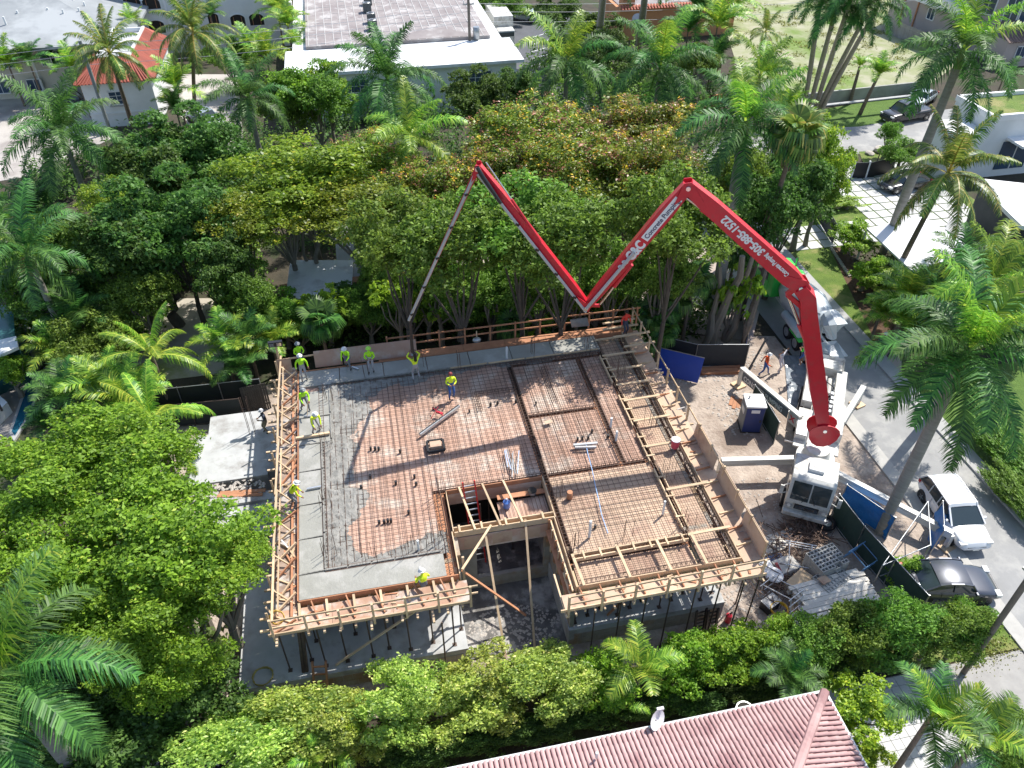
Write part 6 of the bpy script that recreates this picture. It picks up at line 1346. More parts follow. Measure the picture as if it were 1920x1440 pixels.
L_palm = leafmat('palm_frond',(.018,.07,.018),(.12,.27,.05),rough=.5,trans=.3); L_palml = leafmat('palm_frond_light',(.06,.17,.02),(.30,.48,.05),rough=.42,trans=.3,extra=(.48,.56,.08)); L_coco = leafmat('coconut_frond',(.045,.10,.02),(.22,.34,.06),rough=.45,trans=.3,extra=(.46,.40,.10)); L_dead = leafmat('dry_frond',(.18,.11,.06),(.42,.29,.19),trans=.1)
M_bark = mat('bark_grey',(.26,.23,.19),(.15,.13,.10),3,.9,bump=.4,st=(1,1,.3)); M_barkd = mat('bark_dark',(.12,.10,.08),(.06,.05,.04),3,.9,bump=.5); M_palmt = mat('palm_trunk_grey',(.34,.32,.29),(.22,.20,.18),1.2,.85,bump=.4,st=(1,1,6)); M_palmb = mat('palm_trunk_brown',(.20,.16,.12),(.12,.09,.07),1.2,.9,bump=.5,st=(1,1,6)); M_shaft = mat('green_crownshaft',(.20,.28,.06),(.13,.20,.05),2,.5)
def cards(ctr, nrm_, size, asp=.55, jit=.75):
    "diamond leaves: ctr (n,3), nrm_ (n,3)"
    n = len(ctr); r = rng.normal(size=(n,3)); nn = nrm_+jit*r*.85; nn /= np.linalg.norm(nn,axis=1,keepdims=True)+1e-9
    t = np.cross(nn, rng.normal(size=(n,3))); t /= np.linalg.norm(t,axis=1,keepdims=True)+1e-9; s = np.cross(nn,t)
    size = (size*(rng.uniform(.5,1.6,size=n)))[:,None]
    fold = nn*size*.12
    v = np.stack([ctr-t*size*.5, ctr+s*size*asp*.5+fold, ctr+t*size*.5, ctr-s*size*asp*.5+fold],axis=1).reshape(-1,3)
    return v
def mesh_quads(name, v, tint, m):
    n = len(v)//4; me = bpy.data.meshes.new(name); me.vertices.add(len(v)); me.vertices.foreach_set('co', v.astype(np.float32).ravel())
    me.loops.add(len(v)); me.loops.foreach_set('vertex_index', np.arange(len(v),dtype=np.int32)); me.polygons.add(n)
    me.polygons.foreach_set('loop_start', np.arange(0,len(v),4,dtype=np.int32)); me.polygons.foreach_set('loop_total', np.full(n,4,dtype=np.int32))
    me.update(calc_edges=True); at = me.attributes.new('tint','FLOAT','FACE'); at.data.foreach_set('value', tint.astype(np.float32)); me.materials.append(m); return me
def crown_pts(nl, n, rad=(1,1,.8), lobe=(.22,.42), flat=.55, inner=.12, seed=0, low=-.35, clump=True, hemi=1.0):
    g = np.random.default_rng(seed); C_ = []; R_ = []
    for i in range(nl):
        for _ in range(40):
            d = g.normal(size=3); d /= np.linalg.norm(d); 
            if d[2] > low: break
        rr = g.uniform(.45,.95) if i > nl*.2 else g.uniform(.0,.45); C_.append(d*np.array(rad)*rr); R_.append(g.uniform(*lobe))
    C_ = np.array(C_); R_ = np.array(R_); LT = g.uniform(-.22,.22,len(R_)); w = R_**2; w /= w.sum(); k = g.choice(nl, n, p=w); d = g.normal(size=(n,3)); d[:,2] = np.where(g.random(n) < hemi, np.abs(d[:,2]), d[:,2])-.35*(g.random(n))*hemi; d /= np.linalg.norm(d,axis=1,keepdims=True)
    rr = 1-np.abs(g.normal(0,.13,size=n)); ii = g.random(n) < inner; rr[ii] *= g.random(ii.sum())
    fl = flat; p = C_[k]+d*R_[k][:,None]*rr[:,None]*np.array([1,1,fl])
    # sub-clumps: pull leaves towards twig tips so gaps open up
    if clump:
        ncl = max(8,n//26); cl = p[g.choice(n,ncl,replace=False)]
        lab = g.integers(0,ncl,n); q = cl[lab]+g.normal(0,1,size=(n,3))*np.array([.055,.055,.035])*(R_.mean()/.32); m_ = g.random(n) < .8; p[m_] = q[m_]
        ct = g.random(ncl); ctv = ct[lab]; ctv[~m_] = g.random((~m_).sum())
    else: ctv = g.random(n)
    ctv = np.clip(ctv+LT[k],0,1); nm = d.copy(); nm[:,2] += .8
    return p, nm, ctv, C_, R_
CROWNS = {}
def crown_mesh(key, m, nl, n, leaf, seed, extra=None, **kw):
    k = (key,seed)
    if k in CROWNS: return CROWNS[k]
    p,nm,ct,C_,R_ = crown_pts(nl,n,seed=seed,**kw); v = cards(p,nm,np.full(n,leaf)); h = (p[:,2]-p[:,2].min())/(np.ptp(p[:,2])+1e-6)
    tint = np.clip(.55*ct+.45*rng.random(n),0,1)
    me = mesh_quads('crown_'+key, v, tint, m); ex = []
    if extra:
        for (en,em,ne,es,thr) in extra:
            top = np.where(p[:,2] > np.quantile(p[:,2],thr))[0]; cc = p[rng.choice(top, max(3,ne//12))]; idx = rng.integers(0,len(cc),ne); q = cc[idx]+rng.normal(0,.035,size=(ne,3)); q[:,2] += .03
            ex.append((en, mesh_quads(en, cards(q,np.tile([0,0,1.],(ne,1)),np.full(ne,es)), rng.random(ne), em)))
    CROWNS[k] = (me,C_,R_,ex); return CROWNS[k]
SPEC = {
 'broad_dark': dict(m=L_dark,nl=46,n=18000,leaf=.06,low=-.7,hemi=.75,lobe=(.14,.31)), 'broad_mid': dict(m=L_mid,nl=34,n=17000,leaf=.06,low=-.7,hemi=.75,lobe=(.2,.36)), 'bright': dict(m=L_bright,nl=34,n=26000,leaf=.042,flat=.6,lobe=(.16,.30)), 'brightsmall': dict(m=L_bright,nl=28,n=12000,leaf=.07,low=-.8,hemi=.7,lobe=(.2,.36)),
 'olive': dict(m=L_olive,nl=52,n=21000,leaf=.05,low=-.6,hemi=.85,flat=.4,lobe=(.2,.34)), 'rust': dict(m=L_rust,nl=52,n=21000,leaf=.048,low=-.6,hemi=.85,flat=.45,lobe=(.2,.34),extra=[('blossom',M_flow,900,.035,.5),('seed_pods',M_bud,1500,.04,.6)]),
 'varieg': dict(m=L_varieg,nl=34,n=19000,leaf=.055,lobe=(.18,.34),low=-1,hemi=.6), 'lime': dict(m=L_lime,nl=26,n=11000,leaf=.075,low=-1,hemi=.6,lobe=(.2,.36)), 'bigleaf': dict(m=L_bright,nl=16,n=1500,leaf=.20,low=-.7,lobe=(.3,.5)) }
def tree(kind,label,c,r,rz=None,h=None,seed=None,cat='tree',name='tree',trunk=True,group=None,tr=.16,sz=1.0,base=None,m=None,dark=False):
    "c = crown centre in space; r = crown radius (x, y, z) or one number"
    r = r if hasattr(r,'__len__') else (r,r,r*.75); r = (r[0],r[1],r[2]*(1.3 if cat == 'tree' else 1.1)); s = SPEC[kind]; seed = random.randrange(3) if seed is None else seed
    kw = {k:v for k,v in s.items() if k not in ('m','nl','n','leaf','extra')}; me,C_,R_,ex = crown_mesh(kind,s['m'],s['nl'],s['n'],s['leaf'],seed,s.get('extra'),**kw)
    bx,by = (base if base else (c[0],c[1])); T_ = thing(name,label,cat,(bx,by,0),group); cr = link('crown',me,T_,(c[0]-bx,c[1]-by,c[2]),(0,0,0 if rz is None else rz),r)
    if rz is None: cr.rotation_euler = (0,0,random.uniform(0,6.28)) if abs(r[0]-r[1]) < .01*r[0] else (0,0,0)
    for n_,m_ in ex: link(n_,m_,T_,cr.location,cr.rotation_euler,r)
    if trunk:
        b = MB(); z0 = c[2]-r[2]*.55; fork = max(.6,z0*.55); c0 = Vector((bx,by,0)); cf = Vector((bx+(c[0]-bx)*.5,by+(c[1]-by)*.5,fork)); b.tube([c0,lerp_(c0,cf,.5)+Vector((random.uniform(-.1,.1),random.uniform(-.1,.1),0)),cf],[tr*1.4,tr,tr*.85],8)
        rot = Matrix.Rotation(cr.rotation_euler.z,3,'Z')
        for i in range(min(9,len(C_))):
            e = Vector(C_[i*2 % len(C_)]); e = rot @ Vector((e.x*r[0],e.y*r[1],e.z*r[2])); e = Vector(c)+e; mid = lerp_(cf,e,.5)+Vector((random.uniform(-.3,.3),random.uniform(-.3,.3),-.2)); b.tube([cf,mid,e],[tr*.55,tr*.35,tr*.1],5,cap=False)
        b.build('trunk',M_barkd if dark else M_bark,T_,smooth=True)
    return T_
# palm fronds
FR = {}
def frond_mesh(kind, typ, m):
    k = (kind,typ,m.name)
    if k in FR: return FR[k]
    e0,bend = typ; n = {'royal':84,'coco':70,'areca':46,'young':40}[kind]; g = random.Random(hash((kind,)+typ) % 1000)
    ll = {'royal':.21,'coco':.19,'areca':.26,'young':.24}[kind]; pts = []; p = Vector((0,0,0)); N_ = 14
    for i in range(N_+1):
        t = i/N_; th = R(e0)-R(bend)*t**1.25; pts.append(p.copy()); p = p+Vector((math.cos(th),0,math.sin(th)))/N_
    def at(t): f = t*N_; i = min(N_-1,int(f)); return lerp_(pts[i],pts[i+1],f-i),(pts[min(N_,i+1)]-pts[i]).normalized()
    v = []; tint = []
    def quad(a,b_,c,d,t): v.extend((tuple(a),tuple(b_),tuple(c),tuple(d))); tint.append(t)
    # rachis as a thin three sided strip
    for i in range(N_):
        w0 = .012*(1-i/N_)+.003; w1 = .012*(1-(i+1)/N_)+.003; s = Vector((0,1,0)); u = Vector((0,0,1)); quad(pts[i]-s*w0,pts[i]+s*w0,pts[i+1]+s*w1,pts[i+1]-s*w1,.95); quad(pts[i]-s*w0-u*.01,pts[i]-s*w0,pts[i+1]-s*w1,pts[i+1]-s*w1-u*.01,.8)
    for i in range(n):
        t = .12+.88*i/(n-1) if kind != 'coco' else .15+.85*i/(n-1); q,tg = at(min(.999,t)); up = Vector((0,1,0)).cross(tg); up = -up if up.z < 0 else up
        L_ = ll*(math.sin(math.pi*min(1,.18+t*.78))**.6)*g.uniform(.88,1.1)
        for s in (-1,1):
            lift = g.uniform(-.35,.5) if kind == 'royal' else (g.uniform(-.35,-.1) if kind == 'coco' else g.uniform(.05,.4))
            d = (Vector((0,s,0))*.85+tg*g.uniform(.45,.75)+up*lift).normalized(); d2 = (d+Vector((0,0,-1))*g.uniform(.5,1.1)*(1.1 if kind in ('royal','coco') else .55)).normalized()
            wv = tg*(.0062 if kind != 'areca' else .0095); mid = q+d*L_*.5; end = mid+d2*L_*.55; tt = g.random(); quad(q-wv,q+wv,mid+wv*1.1,mid-wv*1.1,tt); quad(mid-wv*1.1,mid+wv*1.1,end+wv*.15,end-wv*.15,tt)
    me = mesh_quads('frond_'+kind, np.array(v), np.array(tint), m); FR[k] = me; return me
def fan_mesh(m, droop):
    k = ('fan',droop,m.name)
    if k in FR: return FR[k]
    v = []; tint = []; n = 22; stem = .35
    v.extend(((0,-.012,0),(0,.012,0),(stem,.01,.02),(stem,-.01,.02))); tint.append(.7)
    for i in range(n):
        a = R(-125+250*i/(n-1)); d = Vector((math.cos(a),math.sin(a),0)); L_ = .42*(1-.15*abs(a)/2); w = Vector((-d.y,d.x,0))*.03; p0 = Vector((stem,0,.02)); m1 = p0+d*L_*.6+Vector((0,0,-.02*droop)); e = m1+d*L_*.4*(1-.5*droop)+Vector((0,0,-.32*droop)); v.extend(tuple(x) for x in (p0-w*.2,p0+w*.2,m1+w,m1-w)); v.extend(tuple(x) for x in (m1-w,m1+w,e+w*.2,e-w*.2)); tint += [random.random()]*2
    FR[k] = mesh_quads('frond_fan',np.array(v),np.array(tint),m); return FR[k]
TYP = {'royal':[(74,55),(58,80),(42,95),(24,100),(6,90),(-14,75),(-34,50)],'coco':[(80,45),(60,80),(40,95),(18,95),(-5,80),(-32,55)],'areca':[(80,55),(65,80),(48,90),(25,80),(55,70)],'young':[(82,40),(62,70),(40,80),(20,75)]}
def palm(kind,label,top,fr,base=None,m=None,n=None,tr=.17,name=None,group=None,trunk=True,shaft=True,dead=0,tm=None,clump=1,light=0,tilt=0,cat='palm tree'):
    top = Vector(top); base = Vector((base[0],base[1],0)) if base is not None else Vector((top.x,top.y,0)); m = m or {'royal':L_palm,'coco':L_coco,'areca':L_palml,'young':L_palml,'fan':L_palm}[kind]
    T_ = thing(name or {'royal':'royal_palm','coco':'coconut_palm','areca':'areca_palm','young':'young_palm','fan':'fan_palm'}[kind],label,cat,base,group); rel = top-base
    if trunk:
        b = MB(); pts = []; rs = []
        for i in range(9): t = i/8; q = Vector((rel.x*t**1.15,rel.y*t**1.15,rel.z*t)); pts.append(q); rs.append(tr*(1.35-.55*t) if kind != 'royal' else tr*(1.0+.35*math.sin(math.pi*min(1,t*1.1))*.7+.15*(1-t)))
        b.tube(pts,rs,10); b.build('trunk',tm or (M_palmt if kind == 'royal' else M_palmb),T_,smooth=True,world_=False)
    if kind == 'royal' and shaft: b = MB(); b.tube([rel-Vector((0,0,.1)),rel+Vector((0,0,.5)),rel+Vector((0,0,1.2))],[tr*1.05,tr*.95,tr*.4],10); b.build('crownshaft',M_shaft,T_,smooth=True,world_=False); rel = rel+Vector((0,0,.9))
    n = n or {'royal':17,'coco':20,'areca':16,'young':12,'fan':22}[kind]; a0 = random.uniform(0,6.28)
    for i in range(n):
        a = a0+i*2.39996+random.uniform(-.2,.2)
        if kind == 'fan':
            me = fan_mesh(m,.9 if i > n*.3 else .3); el = 60-110*i/n; o = link('frond',me,T_,rel,(0,R(-el),a),(fr*1.1,)*3); o.rotation_euler = (Matrix.Rotation(a,3,'Z') @ Matrix.Rotation(R(-el),3,'Y')).to_euler(); continue
        ts = TYP[kind]; f = i/n; ty = ts[min(len(ts)-1,int(f*len(ts)))]; mm = L_dead if i >= n-dead else (L_palml if i < light else m); s = fr*random.uniform(.9,1.08)*(1.12 if kind != 'fan' else 1)
        o = link('frond',frond_mesh(kind,ty,mm),T_,rel+Vector((0,0,random.uniform(-.1,.1))),(0,0,0),(s,s*random.uniform(.9,1.15),s)); o.rotation_euler = (Matrix.Rotation(a,3,'Z') @ Matrix.Rotation(R(random.uniform(-9,9)),3,'Y')).to_euler()
    return T_
def B_(u,v): q = P(u,v,0); return (q.x,q.y)
def nadir(u,v,z): q = P(u,v,z); return q
# royal palms: crown pixel, crown height
palm('royal','big royal palm at the left edge before the pale gravel drive',P(125,275,9.5),4.6,n=19,base=(P(125,275,9.5).x+.3,P(125,275,9.5).y-.4))
palm('royal','royal palm between the sandy drive and the bright green tree',P(470,205,9),3.6)
palm('royal','largest royal palm in front of the white flat parapet roof',P(728,172,10),4.6,n=20)
palm('royal','light green royal palm rising through the flowering trees',P(770,285,9),3.9,m=L_palml,n=14)
palm('royal','royal palm in front of the parking lot',P(1062,140,9.5),4.9,n=18,light=4)
palm('royal','dark royal palm left of the orange house roof edge',P(1235,150,10),4.9,n=18,light=2)
palm('royal','tall royal palm whose grey trunk shows behind the upper boom',P(1392,262,13),4.3,base=B_(1330,640),tr=.28,n=18,light=3)
palm('royal','sunlit yellowish royal palm above the tall grey trunk palm',P(1420,165,9),3.6,m=L_palml,n=14)
palm('royal','tall royal palm with its crown near the pink mansion',P(1795,125,15),4.4,base=B_(1655,475),tr=.26,n=18,light=4)
palm('royal','very large royal palm leaning over the street beside the white crossover',P(1800,690,10.6),4.6,base=B_(1648,1000),tr=.21,n=22,light=4)
palm('royal','huge foreground royal palm in the lower left corner',P(25,1290,8.0),4.2,n=20,light=3,tr=.26)
palm('royal','royal palm at the left edge with one brown hanging frond',P(62,500,7.5),3.9,n=17,dead=1)
palm('royal','bright royal palm crown at the right edge above the leaning palm',P(1846,560,9),3.6,n=14,m=L_palml,base=B_(1748,778),tr=.2)
palm('royal','royal palm at the far top with a thick grey trunk, left of the pair',P(1135,-40,13),3.6,base=B_(1118,120),tr=.3,n=12)
palm('royal','royal palm at the far top with a green shaft, right of the pair',P(1215,-50,13),3.6,base=B_(1195,110),tr=.3,n=12)
palm('coco','coconut palm in front of the red tile house with a thin leaning trunk',P(205,100,10),3.6,base=B_(250,240),tr=.17,n=24)
palm('coco','coconut palm standing by the sandy drive in front of the arched building',P(362,60,11),3.9,base=B_(368,225),tr=.17,n=24)
palm('coco','coconut palm with yellowing fronds over the white slab driveway',P(1778,325,10.5),3.9,base=B_(1672,530),tr=.17,n=22,dead=1)
palm('coco','fan crowned coconut palm beside the orange wall, upper right group',P(1435,60,6),2.4,n=14)
for (u,v,z,bu,bv,l) in ((1535,20,15,1505,215,'first from the left'),(1560,45,14,1515,213,'second from the left'),(1590,15,15.5,1525,215,'third from the left'),(1615,45,14,1530,218,'fourth from the left'),(1640,25,15,1535,222,'rightmost')):
    palm('royal','tall thin palm of the close cluster by the vacant lot, '+l,P(u,v,z),2.9,base=B_(bu,bv),tr=.17,n=13,group='cluster of tall palms')
palm('fan','fan palm with a skirt of reddish dead leaves behind the boom top',P(1495,250,14),2.4,base=B_(1385,600),tr=.16,n=26,m=L_coco)
T_ = thing('dead_leaf_skirt','skirt of reddish dry leaves hanging under the drooping fan palm','dry leaves',P(1484,285,12.5)); 
for k in range(14): o = link('dry_leaf',fan_mesh(L_dead,.9),T_,(0,0,0),(0,0,0),(1.6,1.6,1.6)); o.rotation_euler = (Matrix.Rotation(k*2.4,3,'Z') @ Matrix.Rotation(R(70),3,'Y')).to_euler()
palm('areca','small palm at the edge of the vacant lot, the upright left one',P(1612,125,4),1.6,n=10); palm('areca','small leaning palm at the edge of the vacant lot, the right one',P(1648,140,4.5),2.2,base=B_(1612,215),n=16)
palm('areca','feathery palm in the lower right corner over the plaza, the left and larger one',P(1745,1345,6),1.85,base=B_(1655,1480),n=12,m=L_palm,tr=.10,light=4); palm('areca','feathery palm in the lower right corner over the plaza, the right one',P(1835,1385,5.5),1.8,n=12,m=L_palm,tr=.1,light=5)
palm('areca','bright young palm growing out of the front hedge',P(1200,1250,3.6),1.75,n=7,m=L_palml,tr=.1); palm('areca','single frond sprig leaning out of the hedge towards the dish',P(1172,1325,1.8),1.0,n=3,m=L_palml,trunk=False)
palm('areca','dark bushy palm between the hedge and the pink hip roof',P(1480,1268,2.6),1.4,n=14,m=L_palm,tr=.1); palm('areca','light palm tuft at the bottom edge below the hedge',P(605,1425,1.5),1.3,n=8,m=L_palml,trunk=False)
palm('coco','yellowish young coconut palm beside the terrace slab',P(285,790,4.5),3.3,n=10,m=L_palml,tr=.14); palm('coco','yellow fronded palm by the shaded yard',P(285,668,4.6),3.2,n=11,m=L_palml,tr=.12)
k_ = 0
for (u,v,z,r,l) in ((115,660,3,2.2,'by the pool terrace, upper'),(60,400,6.5,2.9,'at the left edge below the gravel drive'),(15,440,6,2.6,'at the extreme left edge'),(150,600,4,2.6,'left of the shaded trunk'),(200,740,3,2.6,'above the big bright tree'),(120,745,3,2.3,'beside the stone deck'),(240,755,3.2,2.5,'near the chain link fence'),(95,800,2,1.5,'above the pool corner'),(420,650,3,2.2,'beside the plywood corner, left'),(465,640,3,2.0,'beside the plywood corner, right'),(510,640,2.6,1.8,'behind the work light'),(450,690,2.4,1.8,'below the shaded yard'),(330,165,5,3.0,'right of the red tile house'),(330,205,4,2.4,'beside the silver car'),(15,120,4.5,2.6,'at the upper left wall, left'),(55,118,4.5,2.6,'at the upper left wall, right'),(140,130,5,2.6,'between cream block and red tile house'),(120,110,4,2.4,'left of the red tile house'),(250,50,5,2.4,'below the arched building, left'),(395,30,5,2.0,'by the arched building wall'),(520,20,5,3.0,'at the top beside the stained roof'),(540,50,5,3.0,'beside the stained roof corner'),(500,110,4.5,3.0,'left of the white parapet'),(470,90,4.5,2.6,'behind the sandy drive'),(560,90,4,2.4,'touching the white parapet'),(1310,20,7,4.0,'clump left of the vacant lot'),(1345,50,7,4.0,'clump behind the orange house'),(1290,60,6,3.2,'clump beside the orange roof'),(1370,10,7,3.6,'clump at the top edge of the lot'),(1340,110,5,3.0,'by the orange wall'),(1440,140,5,2.6,'below the thin palms'),(1880,150,4,2.4,'in front of the brown tile wing'),(1700,560,3.5,2.6,'in the mulch bed'),(1750,560,3.5,2.6,'in the mulch bed, right part'),(1690,600,2.4,2.2,'beside the pink path'),(1760,600,3,2.6,'between mulch bed and leaning palm'),(1650,590,2.0,1.6,'at the lawn edge'),(1800,500,3.5,2.6,'behind the white canopy'),(1480,210,5,2.6,'left of the garden wall')):
    lab = ('dark feathery ' if k_%2 else 'light green feathery ')+'palm '+l; m_ = L_palml if k_%2 == 0 else L_palm
    if 500 <= u <= 580 and v < 120 or 470 == u: m_ = L_palml; lab = 'yellowish clump palm '+l
    palm('areca',lab,P(u,v,z),r,n=14,m=m_,tr=.09); k_ += 1
for (u,v,z,r,l) in ((600,600,3.5,2.0,'below the white roof house'),(1235,450,7,2.0,'under the boom, upper'),(1225,590,3,2.0,'beyond the back right corner of the deck'),(1260,560,3.5,2.0,'under the boom near the drive'),(1300,520,5,2.0,'beside the twisted trunks'),(1180,520,4,1.9,'behind the boom knuckle'),(1350,560,3,1.6,'near the blue board'),(1240,620,2.2,1.7,'just above the blue board'),(960,610,2.5,1.6,'behind the rear guard rail'),(1215,640,1.8,1.6,'behind the projecting joists'),(1380,470,5,1.8,'on the dark leaning trunk')):
    palm('fan','dark fan palm '+l,P(u,v,z),r,n=16,tr=.1)
# broad crowned trees -------------------------------------------------
def tr_(kind,label,u,v,z,r,**k): q = P(u,v,z); return tree(kind,label,(q.x,q.y,q.z),r,**k)
# row of flowering trees behind the slab
for (u,v,z,r,l) in ((1010,262,9.5,(4.6,3.8,2.6),'behind the first boom peak'),(1190,245,9.5,(4.4,3.8,2.6),'below the dark royal palm'),(1095,330,9,(5.0,4,3),'between the two boom peaks'),(920,335,8.5,(3.8,3.4,2.6),'just behind the left boom peak'),(790,365,8.2,(3.8,3.4,2.6),'left of the left boom peak'),(1230,330,9,(3.8,3.6,2.8),'behind the right boom peak'),(700,300,8.5,(3.0,2.6,2.0),'around the light royal palm')):
    tr_('rust','flowering tree with yellow blossom and rusty pods '+l,u,v,z,r,tr=.2,dark=True)
for (u,v,z,r,l) in ((570,330,8.8,(5.6,4.2,2.8),'left of the flowering row, the widest'),(530,390,7.8,(4.0,3.4,2.0),'above the white roof house'),(660,385,8,(4.2,3.4,2.0),'over the white roof, right part'),(450,420,7.2,(3.0,2.8,2.0),'beside the dark evergreen'),(215,385,7.5,(2.2,2.0,1.6),'at left centre among dark trees'),(1530,300,7.5,(2.6,2.4,3.4),'beside the fan palm skirt')):
    tr_('olive','feathery olive green tree '+l,u,v,z,r,tr=.2)
for (u,v,z,r,l) in ((360,290,8.2,(4.2,3.6,3.2),'below the red tile house'),(300,330,7.5,(3.8,3.4,3),'right of the big left palm'),(330,430,7.5,(4.6,3.6,3.6),'at left centre, the largest'),(240,470,6.5,(3.4,3.2,3),'left of the shaded trunk'),(420,500,6,(2.4,2.4,2.4),'left of the white roof house'),(900,190,8,(3.0,2.8,2.6),'in front of the white wall'),(960,170,6.5,(2.6,2.4,2.2),'beside the utility pole'),(1130,110,6,(3.4,3,2.4),'at the parking lot edge'),(980,440,10.6,(4,3,2.8),'below the left boom peak'),(1060,450,10.6,(3.6,3,2.8),'between the boom legs'),(860,460,10.6,(3.4,2.8,2.8),'around the delivery line'),(750,460,10.2,(3.0,2.6,2.6),'behind the plywood fence'),(1270,430,11,(3.4,3,3),'under the phone number boom'),(1430,400,8,(2.8,2.8,3.0),'wrapped round the twisted trunks'),(1480,370,8,(3.2,3,3.2),'right of the grey trunk'),(1050,30,6,(3.4,3,2.4),'at the top edge beyond the parking lot'),(1130,60,5,(3,3,2),'left of the orange tower'),(690,560,2.6,(2.6,1.6,1.8),'against the yellow wall'),(110,560,4,(2.4,2.2,2),'beside the slatted bench')):
    k2 = z >= 9 or 'boom' in l; tr_('broad_mid' if k2 else 'broad_dark',('shady green tree ' if k2 else 'dark leafy tree ')+l,u,v,z,r,dark=True)
for (u,v,z,r,l) in ((170,650,3.4,(2.4,2.2,1.8),'above the yellow fronded palm'),(60,520,5,(2.6,2.4,2.4),'in the left thicket'),(190,460,6,(2.6,2.4,2.2),'in the left thicket, upper'),(100,440,5,(2.4,2.4,2.2),'below the big left palm'),(230,310,6,(2.0,1.8,1.6),'with bright top beside the big left palm'),(590,180,7.5,(3.4,3,2.6),'before the white parapet'),(540,200,6.5,(2.8,2.6,2.4),'right of the royal palm of the drive'),(1390,340,7,(2.6,2.6,2.8),'behind the tall grey trunk'),(1310,120,5,(2.4,2.2,1.8),'in front of the orange wall'),(1545,330,6,(1.9,1.9,2.6),'over the white driveway edge'),(1670,250,2.5,(1.2,1.2,1.2),'small grey green by the street'),(430,110,4,(3,2.4,2),'beyond the sandy drive'),(150,90,3.5,(2.4,2,1.8),'before the cream block'),(1690,290,2.4,(2,1.6,1.4),'beside the grass strip')):
    tr_('broad_mid','mid green leafy tree '+l,u,v,z,r)
for (u,v,z,r) in ((545,170,8,(2.6,2.4,2)),(610,155,8,(2.2,2,1.7))): tr_('brightsmall','bright green sunlit tree '+('left' if u < 600 else 'right')+' part of the pair before the parapet',u,v,z,r)
for (u,v,z,r,l) in ((870,560,2.6,(2.4,1.6,2.0),'beside the end hose'),(800,560,3.4,(1.8,1.4,2.2),'left of the end hose'),(990,600,1.8,(2.6,1.2,1.6),'behind the back guard rail'),(560,620,1.8,(1.8,1.2,1.4),'behind the first plywood sheet'),(745,560,4.4,(1.5,1.3,2.0),'hanging on the thin trunks'),(1375,560,3.4,(1.4,1.4,2.4),'on the twisted trunks')): tr_('bigleaf','large leaved green climber '+l,u,v,z,r,cat='shrub',name='climber')
for (u,v,z,r,l) in ((715,520,4.5,(1.6,1.4,1.8),'right of the white roof'),(820,530,5,(2.4,1.8,2.4),'behind the hose'),(920,540,5,(2.6,1.8,2.4),'behind the grey bag'),(1010,530,5.5,(2.4,1.8,2.4),'left of the boom knuckle'),(1085,540,4.5,(2.2,1.6,2.0),'at the boom knuckle'),(1150,520,6,(2.2,1.8,2.2),'right of the boom knuckle'),(1240,520,6,(2.4,1.8,2.4),'before the pink drive'),(470,560,4,(2.4,2.0,2.2),'beside the shaded yard'),(270,560,4.5,(2.4,2.0,2.2),'left of the shaded yard')):
    tr_('broad_mid','lower leafy tree of the belt, '+l,u,v,z,r)
for i_,u in enumerate((530,610,690,770,860,950,1040,1120)):
    tr_('bigleaf' if i_%2 else 'broad_mid','low leafy bush behind the back guard rail, '+('first','second','third','fourth','fifth','sixth','seventh','eighth')[i_]+' from the left',u,592-(u-530)*.04,2.6,(1.9,1.1,2.2),cat='shrub',name='tall_bush')
# big bright tree at left: separate crowns overlapping as in the photograph
for (u,v,z,r,l,s_) in ((150,900,7.2,(4.4,3.4,2.4),'upper part, beside the pool',0),(310,1000,7,(4.4,3.8,2.6),'main crown beside the terrace',1),(90,1040,6.4,(3.6,3.2,2.4),'left part at the picture edge',2),(330,1150,6,(3.4,2.6,2.4),'lower right part over the podium corner',0),(190,1150,5.2,(3.2,2.6,2.2),'lower middle part',1),(260,880,6.4,(3.0,2.4,2.0),'top right part under the yellow palm',2),(400,1085,6.0,(2.4,2.1,1.8),'rightmost part touching the platform corner',0),(300,1235,4.6,(2.8,2.2,2.0),'lowest part above the hedge',1)):
    tr_('bright','large bright green tree, '+l,u,v,z,r,seed=s_,tr=.25)
tr_('broad_dark','dark undergrowth tree at the foot of the bright tree',330,1330,2.4,(3.0,2.4,2.0),dark=True); tr_('broad_dark','dark undergrowth tree by the foreground palm',180,1400,2.4,(3.2,2.4,2),dark=True)
tr_('varieg','pale twiggy bush at the left edge beneath the palm',40,1150,4.5,(2,1.8,1.8))
# hedges in front
def hedge(kind,label,pts,n0=1,group=None):
    for i,(u,v,z,r) in enumerate(pts): tree(kind,label[i],tuple(P(u,v,z)),r,cat='hedge',name='hedge_shrub',trunk=True,tr=.08,group=group,rz=random.uniform(-.3,.3)+(math.pi if i%2 else 0))
hedge('varieg',['pale variegated hedge bush at the lower left end','pale variegated hedge bush, second from the lower left','pale variegated hedge bush by the yellow big leaved plant','tallest pale variegated hedge bush below the podium wall','pale variegated hedge bush in the middle of the row','pale variegated hedge bush right of the middle','pale variegated hedge bush next to the bright green one'],
 [(450,1388,2.0,(2.9,1.7,1.8)),(560,1372,2.0,(2.7,1.6,1.8)),(655,1368,1.9,(1.7,1.4,1.5)),(745,1310,2.5,(2.2,1.7,2.0)),(840,1312,2.3,(2.4,1.7,1.9)),(940,1292,2.3,(2.5,1.7,1.9)),(1035,1268,2.4,(2.4,1.7,2.0))],group='variegated hedge in front of the house')
